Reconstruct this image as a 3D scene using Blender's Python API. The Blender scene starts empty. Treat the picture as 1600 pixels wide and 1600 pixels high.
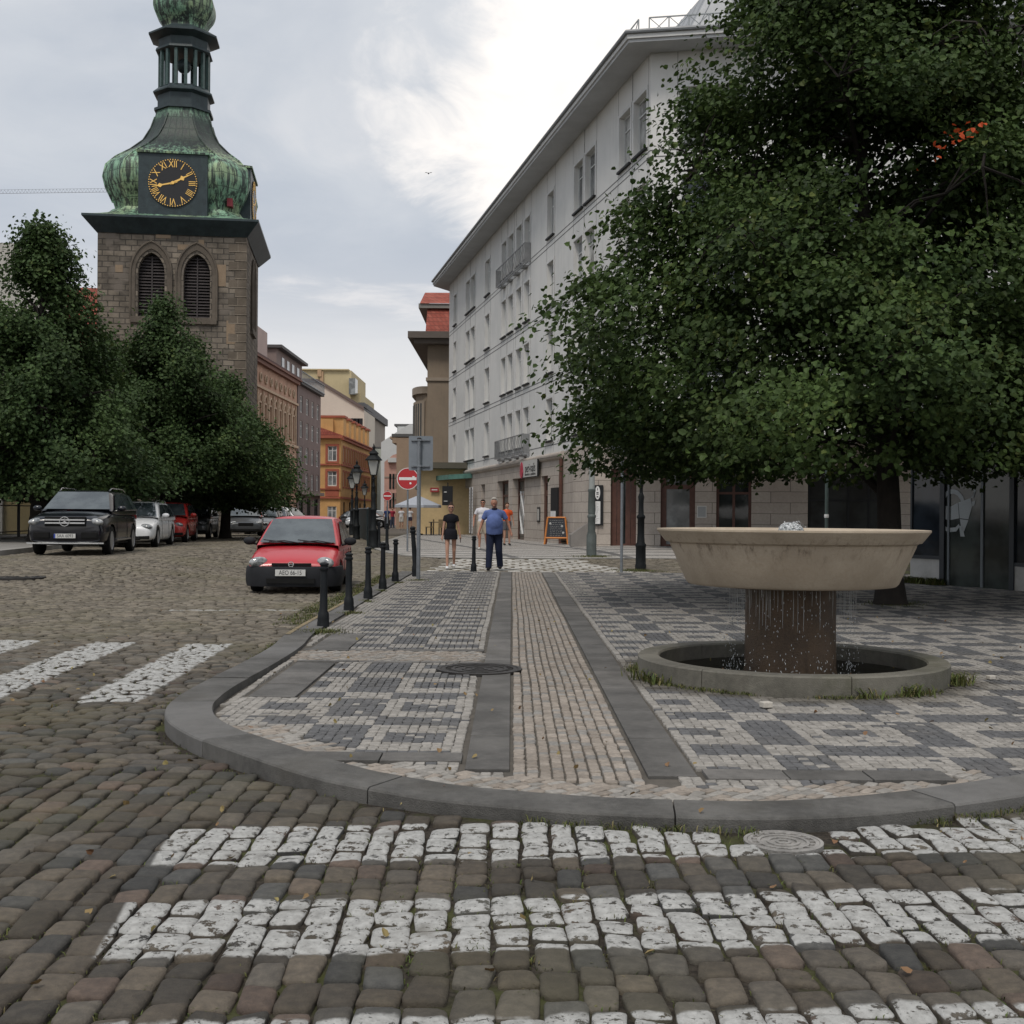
import bpy, bmesh, math, random
import numpy as np
from mathutils import Vector, Matrix, Euler
R = math.radians
random.seed(7); rng = np.random.default_rng(7)
scn = bpy.context.scene
COL = bpy.data.collections.new("Scene"); scn.collection.children.link(COL)
F = 1850.0; H = 1.42

# ------------------------------------------------------------------ terrain
def sm(t): t = np.clip(t, 0, 1); return t*t*(3-2*t)
def g(x, y):
    x = np.asarray(x, float); y = np.asarray(y, float)
    a = .21*sm((y-27)/17)
    b = .30*sm((y-16)/12)*(1-sm((y-44)/30)*.3)
    w = sm((-x-5.5)/4)
    c = .12*sm((x-1)/3)*sm((y-33)/7)
    return a*(1-w)+b*w+c
def gf(x, y): return float(g(x, y))
def ray(px, py):
    return ((px-800)+.0074*(py-804))/F, ((py-804)-.0074*(px-800))/F
def at(px, py, D):
    u, v = ray(px, py); return Vector((u*D, D, H-v*D))
def gnd(px, py, lift=0.0):
    u, v = ray(px, py); D = H/v if v > 0 else 200
    for _ in range(40): D = .5*D+.5*(H-lift-gf(u*D, D))/v
    return Vector((u*D, D, gf(u*D, D)+lift))

# ------------------------------------------------------------------ object helpers
def link(o, parent=None):
    COL.objects.link(o)
    if parent is not None: o.parent = parent
    return o
def tag(o, label=None, cat=None, group=None, kind=None):
    if label: o['label'] = label
    if cat: o['category'] = cat
    if group: o['group'] = group
    if kind: o['kind'] = kind
    return o
def thing(name, label, cat, loc=(0,0,0), rz=0, group=None):
    o = bpy.data.objects.new(name, None); link(o); o.location = loc; o.rotation_euler = (0,0,rz)
    o.empty_display_size = .3
    return tag(o, label, cat, group)
def copy_tree(o, parent=None):
    c = o.copy(); COL.objects.link(c)
    if parent is not None: c.parent = parent
    for ch in list(o.children): copy_tree(ch, c)
    return c

class MB:
    def __init__(s): s.v = []; s.f = []; s.m = []; s.mi = 0
    def add(s, vs, fs, M=None):
        b = len(s.v)
        if M is not None: vs = [tuple(M @ Vector(p)) for p in vs]
        s.v += [tuple(p) for p in vs]; s.f += [tuple(b+i for i in f) for f in fs]; s.m += [s.mi]*len(fs)
        return s
    def box(s, a, b, M=None):
        (x0,y0,z0),(x1,y1,z1) = a, b
        vs = [(x0,y0,z0),(x1,y0,z0),(x1,y1,z0),(x0,y1,z0),(x0,y0,z1),(x1,y0,z1),(x1,y1,z1),(x0,y1,z1)]
        return s.add(vs, [(0,3,2,1),(4,5,6,7),(0,1,5,4),(1,2,6,5),(2,3,7,6),(3,0,4,7)], M)
    def cbox(s, c, d, M=None):
        return s.box([c[i]-d[i]/2 for i in range(3)], [c[i]+d[i]/2 for i in range(3)], M)
    def tube(s, p, r, n=10, cap=True, M=None):
        P = [Vector(q) for q in p]; k = len(P)
        if not hasattr(r, '__len__'): r = [r]*k
        vs = []; fs = []; up = None
        for i in range(k):
            d = (P[min(i+1,k-1)]-P[max(i-1,0)]); d = d.normalized() if d.length > 1e-9 else Vector((0,0,1))
            if up is None: up = Vector((1,0,0)) if abs(d.x) < .9 else Vector((0,1,0))
            a = (up - d*up.dot(d)).normalized(); b = d.cross(a); up = a
            for j in range(n):
                t = 2*math.pi*j/n; vs.append(P[i]+(a*math.cos(t)+b*math.sin(t))*r[i])
        for i in range(k-1):
            for j in range(n):
                j2 = (j+1)%n; fs.append((i*n+j, i*n+j2, (i+1)*n+j2, (i+1)*n+j))
        if cap: fs.append(tuple(range(n-1,-1,-1))); fs.append(tuple((k-1)*n+j for j in range(n)))
        return s.add(vs, fs, M)
    def lathe(s, prof, n=32, M=None, c=(0,0,0), a0=0):
        vs = []; fs = []; k = len(prof)
        for (r,z) in prof:
            for j in range(n):
                t = 2*math.pi*j/n+a0; vs.append((c[0]+r*math.cos(t), c[1]+r*math.sin(t), c[2]+z))
        for i in range(k-1):
            for j in range(n):
                j2 = (j+1)%n; fs.append((i*n+j, i*n+j2, (i+1)*n+j2, (i+1)*n+j))
        if prof[0][0] > 1e-6 and prof[0] != prof[-1]: fs.append(tuple(range(n-1,-1,-1)))
        if prof[-1][0] > 1e-6 and prof[0] != prof[-1]: fs.append(tuple((k-1)*n+j for j in range(n)))
        return s.add(vs, fs, M)
    def ell(s, c, r, M=None, n=14, k=9):
        vs = [(c[0],c[1],c[2]-r[2])]; fs = []
        for i in range(1,k):
            a = -math.pi/2+math.pi*i/k
            for j in range(n):
                t = 2*math.pi*j/n
                vs.append((c[0]+r[0]*math.cos(a)*math.cos(t), c[1]+r[1]*math.cos(a)*math.sin(t), c[2]+r[2]*math.sin(a)))
        vs.append((c[0],c[1],c[2]+r[2]))
        for j in range(n):
            j2=(j+1)%n; fs.append((0,1+j2,1+j)); fs.append((len(vs)-1, 1+(k-2)*n+j, 1+(k-2)*n+j2))
            for i in range(k-2):
                fs.append((1+i*n+j,1+i*n+j2,1+(i+1)*n+j2,1+(i+1)*n+j))
        return s.add(vs, fs, M)
    def prism(s, poly, h0, h1, M=None):       # poly in xy extruded along z
        n = len(poly); vs = [(x,y,h0) for x,y in poly]+[(x,y,h1) for x,y in poly]
        fs = [tuple(range(n-1,-1,-1)), tuple(range(n,2*n))]+[(i,(i+1)%n,n+(i+1)%n,n+i) for i in range(n)]
        return s.add(vs, fs, M)
    def build(s, name, mats, parent=None, smooth=False, bev=0, loc=None, nor=True, M=None, angle=35):
        if not isinstance(mats, (list,tuple)): mats = [mats]
        me = bpy.data.meshes.new(name); vs = s.v
        if M is not None: vs = [tuple(M @ Vector(p)) for p in vs]
        me.from_pydata(vs, [], s.f)
        for m in mats: me.materials.append(m)
        me.polygons.foreach_set('material_index', s.m)
        if nor:
            bm = bmesh.new(); bm.from_mesh(me); bmesh.ops.recalc_face_normals(bm, faces=bm.faces); bm.to_mesh(me); bm.free()
        if smooth:
            me.polygons.foreach_set('use_smooth', [True]*len(me.polygons))
            me.set_sharp_from_angle(angle=R(angle))
        me.update()
        o = bpy.data.objects.new(name, me); link(o, parent)
        if loc is not None: o.location = loc
        if bev:
            md = o.modifiers.new('b','BEVEL'); md.width = bev; md.segments = 2; md.limit_method = 'ANGLE'; md.angle_limit = R(40)
        return o

def np_mesh(name, V, Fq, mats, parent=None, attrs=None, smooth=False, mi=None):
    """V (n,3); Fq (m,k) constant-size faces"""
    me = bpy.data.meshes.new(name); n = len(V); m, k = Fq.shape
    me.vertices.add(n); me.vertices.foreach_set('co', np.ascontiguousarray(V, dtype=np.float32).ravel())
    me.loops.add(m*k); me.loops.foreach_set('vertex_index', np.ascontiguousarray(Fq, dtype=np.int32).ravel())
    me.polygons.add(m); me.polygons.foreach_set('loop_start', np.arange(0, m*k, k, dtype=np.int32))
    if not isinstance(mats,(list,tuple)): mats=[mats]
    for q in mats: me.materials.append(q)
    if mi is not None: me.polygons.foreach_set('material_index', np.asarray(mi, dtype=np.int32))
    me.polygons.foreach_set('use_smooth', np.full(m, smooth, dtype=bool))
    me.update(calc_edges=True); me.validate()
    for an, arr in (attrs or {}).items():
        a = me.attributes.new(an, 'FLOAT', 'POINT'); a.data.foreach_set('value', np.asarray(arr, dtype=np.float32))
    o = bpy.data.objects.new(name, me); link(o, parent); return o

BS = bpy.data.scenes.new('bake')
def ev_mesh(*objs):
    """evaluate objects in a small scratch scene (fast) and return the first one's mesh"""
    for q in objs: BS.collection.objects.link(q)
    vl = BS.view_layers[0]; vl.update(); dg = vl.depsgraph; me = bpy.data.meshes.new_from_object(objs[0].evaluated_get(dg))
    for q in objs: BS.collection.objects.unlink(q)
    return me
def bake(o):
    """replace an object's mesh by its evaluated mesh (modifiers applied)"""
    ex = [m.object for m in o.modifiers if m.type == 'BOOLEAN']; par = o.parent; o.parent = None
    for q in ex: q.parent = None
    me = ev_mesh(o, *ex); o.modifiers.clear(); o.data = me; o.parent = par; return o

# ------------------------------------------------------------------ material helpers
class NT:
    def __init__(s, name):
        s.mat = bpy.data.materials.new(name); s.mat.use_nodes = True; s.t = s.mat.node_tree
        s.p = s.t.nodes['Principled BSDF']; s.out = s.t.nodes['Material Output']
    def n(s, typ, ins=None, **kw):
        nd = s.t.nodes.new('ShaderNode'+typ)
        for k, v in kw.items(): setattr(nd, k, v)
        for k, v in (ins or {}).items():
            if isinstance(v, bpy.types.NodeSocket): s.t.links.new(v, nd.inputs[k])
            else: nd.inputs[k].default_value = v
        return nd
    def m(s, op, a, b=0.0, c=None, clamp=False):
        ins = {0:a, 1:b}
        if c is not None: ins[2] = c
        return s.n('Math', ins, operation=op, use_clamp=clamp).outputs[0]
    def mix(s, f, a, b, bt='MIX'):
        nd = s.t.nodes.new('ShaderNodeMix'); nd.data_type = 'RGBA'; nd.blend_type = bt
        for i, v in ((0,f),(6,a),(7,b)):
            if isinstance(v, bpy.types.NodeSocket): s.t.links.new(v, nd.inputs[i])
            else: nd.inputs[i].default_value = v if i == 0 else (tuple(v)+(1,))[:4]
        return nd.outputs[2]
    def noise(s, vec, scale, detail=4, rough=.6, out=0):
        return s.n('TexNoise', {'Vector':vec,'Scale':scale,'Detail':detail,'Roughness':rough}).outputs[out]
    def ramp(s, f, a, b):                      # smooth remap a..b -> 0..1
        return s.n('MapRange', {0:f,1:a,2:b,3:0.0,4:1.0}, interpolation_type='SMOOTHSTEP').outputs[0]
    def set(s, **kw):
        names = {'col':'Base Color','rough':'Roughness','metal':'Metallic','normal':'Normal','spec':'Specular IOR Level',
                 'coat':'Coat Weight','coatr':'Coat Roughness','trans':'Transmission Weight','alpha':'Alpha','ior':'IOR'}
        for k, v in kw.items():
            sk = s.p.inputs[names[k]]
            if isinstance(v, bpy.types.NodeSocket): s.t.links.new(v, sk)
            else: sk.default_value = (tuple(v)+(1,))[:4] if k == 'col' else v
    def bump(s, h, strength=.5, dist=.01):
        return s.n('Bump', {'Height':h,'Strength':strength,'Distance':dist}).outputs[0]
def sc3(c, k): return tuple(min(1, x*k) for x in c)

def pm(name, col, rough=.75, var=.18, scale=3.0, bump=0.0, bscale=60, metal=0.0, spec=.4, dirt=None, dirtz=None, coat=0):
    """general painted/plastered/stone surface: two scales of tone variation and a fine bump"""
    t = NT(name); tc = t.n('TexCoord').outputs['Object']
    a = t.noise(tc, scale, 5); b = t.noise(tc, scale*9, 3)
    f = t.m('ADD', t.m('MULTIPLY', a, .7), t.m('MULTIPLY', b, .3))
    f = t.ramp(f, .3, .7)
    c = t.mix(f, sc3(col, 1-var), sc3(col, 1+var))
    if dirt is not None:
        d = t.ramp(t.noise(tc, scale*.6, 6, .7), .48, .75); c = t.mix(t.m('MULTIPLY', d, .6), c, dirt)
    if dirtz is not None:                     # darker vertical streaks
        mp = t.n('Mapping', {'Vector':tc,'Scale':(3,3,.25)}).outputs[0]
        d = t.ramp(t.noise(mp, 1.6, 5, .7), .5, .78); c = t.mix(t.m('MULTIPLY', d, .5), c, dirtz)
    t.set(col=c, rough=t.m('ADD', t.m('MULTIPLY', b, .25), rough-.12), metal=metal, spec=spec, coat=coat)
    if bump: t.set(normal=t.bump(t.noise(tc, bscale, 4), bump, .01))
    return t.mat

def brick(name, c1, c2, mortar, w, h, ms=.012, rough=.85, bump=.6, var=.25, off=.5, patch=None, bias=0.0, axis='xy'):
    t = NT(name); tc = t.n('TexCoord').outputs['Object']; sp = t.n('SeparateXYZ', {0:tc})
    u = t.m('ADD', sp.outputs[0], sp.outputs[1]) if axis == 'xy' else sp.outputs[0]
    nz = t.noise(tc, 1.3, 3)
    v = t.m('ADD', sp.outputs[2], t.m('MULTIPLY', nz, h*.12))
    vec = t.n('CombineXYZ', {0:u,1:v,2:0.0}).outputs[0]
    br = t.n('TexBrick', {'Vector':vec,'Color1':tuple(c1)+(1,),'Color2':tuple(c2)+(1,),'Mortar':tuple(mortar)+(1,),'Scale':1.0,
             'Mortar Size':ms,'Mortar Smooth':.3,'Bias':bias,'Brick Width':w,'Row Height':h}, offset=off)
    a = t.noise(tc, .9, 6, .7); b = t.noise(tc, 14, 4)
    c = t.mix(t.ramp(a,.3,.7), t.mix(1.0, br.outputs[0], (1-var,)*3, 'MULTIPLY'), t.mix(1.0, br.outputs[0], (1+var*.6,)*3, 'MULTIPLY'))
    if patch is not None: c = t.mix(t.ramp(t.noise(tc, .5, 3),.56,.62), c, patch)
    c = t.mix(t.m('MULTIPLY', t.ramp(b,.35,.7), .25), c, sc3(c1,.55))
    hgt = t.m('ADD', t.m('MULTIPLY', br.outputs[1], -1.0), t.m('MULTIPLY', b, .5))
    t.set(col=c, rough=rough, normal=t.bump(hgt, bump, .015), spec=.3); return t.mat

def glassy(name, col=(.015,.018,.02), rough=.06, spec=.6):
    t = NT(name); tc = t.n('TexCoord').outputs['Object']
    t.set(col=t.mix(t.ramp(t.noise(tc,1.2,3),.35,.65), col, sc3(col,2.6)), rough=rough, spec=spec, ior=1.5,
          normal=t.bump(t.noise(tc,.9,2), .05, .03)); return t.mat
def emit_free(name, col, rough=.4, metal=0, coat=0, spec=.5):
    t = NT(name); tc = t.n('TexCoord').outputs['Object']; n = t.noise(tc, 30, 3)
    t.set(col=t.mix(n, sc3(col,.9), sc3(col,1.08)), rough=t.m('ADD', t.m('MULTIPLY',n,.12), rough), metal=metal, coat=coat, spec=spec); return t.mat

# ------------------------------------------------------------------ text
def text_mb(body, size, M, mb=None, depth=.004, mirror=False, align='CENTER', sx=1.0):
    cu = bpy.data.curves.new('t','FONT'); cu.body = body; cu.size = size; cu.extrude = depth/2; cu.align_x = align; cu.align_y = 'CENTER'
    o = bpy.data.objects.new('t', cu); me = ev_mesh(o)
    S = Matrix.Diagonal((-sx if mirror else sx,1,1,1))
    mb = mb or MB(); mb.add([v.co for v in me.vertices], [tuple(p.vertices) for p in me.polygons], M @ S)
    bpy.data.objects.remove(o); bpy.data.curves.remove(cu); bpy.data.meshes.remove(me); return mb
def frame(o, u, w=(0,0,1)):
    """matrix: local x along u, local y along w(up), local z = outward"""
    u = Vector(u).normalized(); w = Vector(w).normalized(); n = u.cross(w)
    M = Matrix.Identity(4)
    for i in range(3): M[i][0]=u[i]; M[i][1]=w[i]; M[i][2]=n[i]; M[i][3]=o[i]
    return M
# ================================================================== camera, light, sky
cam = bpy.data.cameras.new('Camera'); cam.sensor_width = 36; cam.lens = 36*F/1600; cam.shift_y = 4/1600
cam.clip_end = 6000; cam.clip_start = .05
co = bpy.data.objects.new('Camera', cam); scn.collection.objects.link(co); scn.camera = co
co.location = (0,0,H); co.rotation_euler = (math.pi/2, -.0074, 0)
scn.view_settings.view_transform = 'Standard'; scn.view_settings.look = 'None'; scn.view_settings.exposure = 0; scn.view_settings.gamma = 1
scn.cycles.max_bounces = 6; scn.cycles.transparent_max_bounces = 8; scn.cycles.diffuse_bounces = 3; scn.cycles.glossy_bounces = 3

SUN_EL, SUN_AZ = R(58), R(200)      # azimuth from +Y clockwise: behind the camera, a little left
sl = bpy.data.lights.new('Sun','SUN'); sl.energy = 1.95; sl.angle = R(16); sl.color = (1,.93,.84)
so = bpy.data.objects.new('Sun', sl); scn.collection.objects.link(so)
d = Vector((math.sin(SUN_AZ)*math.cos(SUN_EL), math.cos(SUN_AZ)*math.cos(SUN_EL), math.sin(SUN_EL)))
so.rotation_euler = d.to_track_quat('Z','Y').to_euler()

w = bpy.data.worlds.new('World'); scn.world = w; w.use_nodes = True; wt = w.node_tree; wt.nodes.clear()
class WN(NT):
    def __init__(s, tree): s.t = tree
W = WN(wt)
sky = W.n('TexSky', sky_type='NISHITA', sun_disc=False, sun_elevation=SUN_EL, sun_rotation=SUN_AZ, altitude=200, air_density=1.2, dust_density=2.5)
gen = W.n('TexCoord').outputs['Generated']
sx = W.n('SeparateXYZ', {0:gen}); X_, Y_, Z_ = sx.outputs
# flatten the direction onto a cloud layer so the clouds keep perspective
den = W.m('ADD', W.m('MAXIMUM', Z_, 0.0), .22)
cl = W.n('CombineXYZ', {0:W.m('DIVIDE', X_, den), 1:W.m('DIVIDE', Y_, den), 2:0.0}).outputs[0]
wv = W.noise(cl, 1.1, 3, .5, out=1)
clw = W.n('VectorMath', {0:cl, 1:W.n('VectorMath', {0:wv,'Scale':.7}, operation='SCALE').outputs[0]}, operation='ADD').outputs[0]
n1 = W.noise(clw, .75, 8, .56); n2 = W.noise(clw, 2.3, 7, .6)
# cumulus break: brighter cloud toward the upper middle of the view, edged by noise
az = W.m('DIVIDE', X_, W.m('MAXIMUM', Y_, .05))
edge = W.m('ADD', W.m('SUBTRACT', az, W.m('MULTIPLY', Z_, -.12)), W.m('MULTIPLY', W.m('SUBTRACT', n2, .5), .42))
br_l = W.ramp(edge, -.055, .045)
elev = W.m('ADD', Z_, W.m('MULTIPLY', W.m('SUBTRACT', n1, .5), .3))
br_v = W.ramp(elev, .15, .27)
bright = W.m('MULTIPLY', W.m('MULTIPLY', br_l, br_v), W.ramp(Y_, .1, .5))
base = W.mix(W.ramp(n1, .38, .66), (.40,.44,.505), (.58,.60,.63))
lowf = W.ramp(Z_, .26, .03)
base = W.mix(W.m('MULTIPLY', lowf, .92), base, (.80,.775,.755))
puff = W.m('MULTIPLY', W.ramp(n2, .51, .66), W.ramp(Z_, .42, .15))
base = W.mix(W.m('MULTIPLY', puff, .55), base, (.78,.75,.735))
wisps = W.ramp(n2, .36, .52)
brc = W.mix(wisps, (.80,.79,.79), (.97,.915,.86))
cloud = W.mix(bright, base, brc)
# the part of the sky overhead and behind the camera is brighter than the part in view
lum = W.m('ADD', 1.0, W.m('MULTIPLY', W.ramp(Y_, .35, -.5), .12))
lum = W.m('ADD', lum, W.m('MULTIPLY', W.ramp(Z_, .5, .95), .15))
cl2 = W.n('VectorMath', {0:cloud,'Scale':10.0}, operation='SCALE').outputs[0]
cl3 = W.n('VectorMath', {0:cl2,'Scale':lum}, operation='SCALE').outputs[0]
fin = W.mix(.94, sky.outputs[0], cl3)
bg = W.n('Background', {'Color':fin,'Strength':.122}); wo = W.n('OutputWorld', {'Surface':bg.outputs[0]})

# ================================================================== ground sheet
def mk_ground():
    xs = np.concatenate([[-3000,-800,-200,-80,-40],np.arange(-30,30.1,1.0),[40,80,200,800,3000]])
    ys = np.concatenate([[-3000,-800,-100,-20],np.arange(-5,101,1.0),[120,150,200,300,800,3000]])
    Xg, Yg = np.meshgrid(xs, ys); V = np.stack([Xg, Yg, g(Xg,Yg)-.022], -1).reshape(-1,3)
    nx, ny = len(xs), len(ys); i = np.arange(nx-1)[None]+np.arange(ny-1)[:,None]*nx
    Fq = np.stack([i, i+1, i+1+nx, i+nx], -1).reshape(-1,4)
    t = NT('joint_soil'); p = t.n('NewGeometry').outputs['Position']; sp = t.n('SeparateXYZ',{0:p})
    moss = t.ramp(t.noise(p, 1.1, 5, .7), .46, .62)
    c = t.mix(t.ramp(t.noise(p, 40, 3),.3,.7), (.018,.015,.012), (.05,.042,.033))
    c = t.mix(t.m('MULTIPLY', moss, .85), c, (.055,.062,.018))
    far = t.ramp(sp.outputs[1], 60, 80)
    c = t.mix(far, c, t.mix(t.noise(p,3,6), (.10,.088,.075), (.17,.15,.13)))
    t.set(col=c, rough=.95, normal=t.bump(t.noise(p,60,3),.6,.01), spec=.2)
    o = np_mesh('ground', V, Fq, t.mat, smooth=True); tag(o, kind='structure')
mk_ground()

# ------------------------------------------------------------------ outline of the corner pavement (outer kerb line, world metres)
KERB = [(-2.62,28.2),(-2.62,20.6),(-2.60,17.0),(-2.57,13.7),(-2.46,12.1),(-2.42,10.4),(-2.44,9.2),(-2.42,8.55),(-2.36,8.1),(-2.2,7.6),(-1.9,7.08),(-1.53,6.62),(-1.0,6.06),
        (-.58,5.8),(-.3,5.66),(.3,5.47),(.8,5.40),(1.18,5.385),(1.58,5.45),(2.03,5.6),(2.5,5.8),(3.2,6.15),(4.2,6.75),(6.0,7.9),(9.0,9.8),(14,12.9),(26,20.5)]
def resample(pts, step):
    P = [Vector((x,y)) for x,y in pts]; out = [P[0].copy()]
    # Catmull-Rom through the points
    dense = []
    for i in range(len(P)-1):
        p0, p1, p2, p3 = P[max(i-1,0)], P[i], P[i+1], P[min(i+2,len(P)-1)]
        m = max(2, int((p2-p1).length/.05))
        for k in range(m):
            t = k/m
            dense.append(.5*((2*p1)+(p2-p0)*t+(2*p0-5*p1+4*p2-p3)*t*t+(3*p1-p0-3*p2+p3)*t**3))
    dense.append(P[-1]); acc = 0; out = [dense[0]]
    for a, b in zip(dense, dense[1:]):
        acc += (b-a).length
        if acc >= step: out.append(b); acc = 0
    return out
KL = resample(KERB, .12)
def inward(pts, off):
    out = []
    for i, p in enumerate(pts):
        d = (pts[min(i+1,len(pts)-1)]-pts[max(i-1,0)]).normalized(); out.append(p+Vector((-d.y, d.x))*off)
    return out
KIN = inward(KL, .31)
# signed test helpers
POLY = np.array([(p.x,p.y) for p in KL]+[(26,28.6),(-2.62,28.6)])
POLYIN = np.array([(p.x,p.y) for p in KIN]+[(26,28.6),(-2.31,28.6)])
def inside(poly, x, y):
    x = np.asarray(x); y = np.asarray(y); c = np.zeros(x.shape, bool); n = len(poly); j = n-1
    for i in range(n):
        xi, yi = poly[i]; xj, yj = poly[j]
        if yi != yj:
            m = ((yi > y) != (yj > y)) & (x < (xj-xi)*(y-yi)/(yj-yi)+xi); c ^= m
        j = i
    return c
def kdist(x, y):
    K = np.array([(p.x,p.y) for p in KL]); d = np.full(np.shape(x), 1e9)
    for a, b in zip(K[:-1], K[1:]):
        ab = b-a; t = np.clip(((x-a[0])*ab[0]+(y-a[1])*ab[1])/(ab@ab), 0, 1)
        d = np.minimum(d, np.hypot(x-a[0]-t*ab[0], y-a[1]-t*ab[1]))
    return d
PZ = .04
def kz(x, y):  # kerb top height
    return .052 + .035*float(sm((-x-.2)/1.6)) *float(1-sm((y-9)/4))+ .05*float(sm((x-1.5)/3))
def mk_kerb():
    th = 'kerb'
    mb = MB(); i = 0; n = len(KL); random.seed(3)
    while i < n-1:
        L = random.choice([7,8,9,10]); j = min(i+L, n-1)
        seg = list(range(i, j+1))
        A = [KL[k].copy() for k in seg]; B = [KIN[k].copy() for k in seg]
        # small open joint at each end
        dA = (A[1]-A[0]).normalized()*.004; dB = (A[-1]-A[-2]).normalized()*.004
        A[0] += dA; B[0] += dA; A[-1] -= dB; B[-1] -= dB
        vs = []; jz = random.uniform(-.003,.004)
        for a, b in zip(A, B):
            z = kz(a.x, a.y)+gf(a.x,a.y)+jz
            for (q, zz, o) in ((a,-.15,0),(a,z-.014,0),(a,z-.004,.008),(a,z,.022),(b,z-.002,0),(b,-.15,0)):
                d = (b-a).normalized()*o; vs.append((q.x+d.x, q.y+d.y, zz))
        m = len(A); fs = []
        for k in range(m-1):
            for c in range(5): fs.append((k*6+c, k*6+c+1, (k+1)*6+c+1, (k+1)*6+c))
        fs += [tuple(range(6)), tuple((m-1)*6+c for c in range(5,-1,-1))]
        mb.mi = random.choice([0,0,1]); mb.add(vs, fs); i = j
    a = pm('kerb_granite', (.092,.089,.083), .8, .42, 2.6, .7, 140, dirt=(.06,.055,.045)); b = pm('kerb_granite_pale', (.118,.115,.11), .8, .28, 1.3, .5, 120, dirt=(.07,.065,.055))
    o = mb.build('kerb', [a,b], smooth=True, angle=30); tag(o, kind='structure')
mk_kerb()

# ------------------------------------------------------------------ stone paving made of single stones
def stones(name, C, ang, SX, SY, z, tone, hue, mat, ring=12, top=.008, jit=.12, tilt=.02, inset=.80, depth=.05, k=3.2, sh=(.010,.001,.94)):
    """C centres (n,2), ang per stone, half sizes; every stone its own rounded block"""
    n = len(C); th = np.linspace(0, 2*np.pi, ring, endpoint=False)+np.pi/ring
    cu = np.sign(np.cos(th))*np.abs(np.cos(th))**(2/k); cv = np.sign(np.sin(th))*np.abs(np.sin(th))**(2/k)
    cu /= np.abs(cu).max(); cv /= np.abs(cv).max()
    J = rng.normal(0, jit, (n,4,2))                                   # corner jitter (fraction of half size)
    wgt = np.stack([(1-cu)*(1-cv), (1+cu)*(1-cv), (1+cu)*(1+cv), (1-cu)*(1+cv)], 0)/4   # 4,ring
    dj = np.einsum('kr,nkc->nrc', wgt, J)
    U = (cu[None]+dj[...,0]); Vv = (cv[None]+dj[...,1])
    fine = 1+rng.normal(0, .025, (n,ring)); U = U*fine; Vv = Vv*fine
    ca, sa = np.cos(ang), np.sin(ang); T = rng.normal(0, tilt, (n,2)); hz = rng.normal(0, .003 if depth > .04 else .0012, n)
    layers = []
    for (s_, dz) in ((1.0,-depth),(1.0,-sh[0]),(sh[2],-sh[1]),(inset*.8,top*.8)):
        u = U*s_*SX[:,None]; v = Vv*s_*SY[:,None]
        zz = z[:,None]+hz[:,None]+dz+T[:,:1]*u+T[:,1:]*v if dz > -depth+1e-9 else z[:,None]+dz+0*u
        layers.append(np.stack([C[:,:1]+u*ca[:,None]-v*sa[:,None], C[:,1:]+u*sa[:,None]+v*ca[:,None], zz], -1))
    cen = np.stack([C[:,0], C[:,1], z+hz+top], -1)[:,None,:]
    V = np.concatenate(layers+[cen], 1); per = ring*4+1
    j = np.arange(ring); j2 = (j+1)%ring; fq = []
    for L in range(3): fq.append(np.stack([L*ring+j, L*ring+j2, (L+1)*ring+j2, (L+1)*ring+j], -1))
    je = np.arange(0, ring, 2)     # cap: quads around the centre
    fq.append(np.stack([np.full(len(je), 4*ring), 3*ring+je, 3*ring+(je+1)%ring, 3*ring+(je+2)%ring], -1))
    Fq = np.concatenate(fq, 0); Fa = (Fq[None]+(np.arange(n)*per)[:,None,None]).reshape(-1,4)
    return np_mesh(name, V.reshape(-1,3), Fa, mat, attrs={'tone':np.repeat(tone,per),'hue':np.repeat(hue,per)}, smooth=True)

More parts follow.
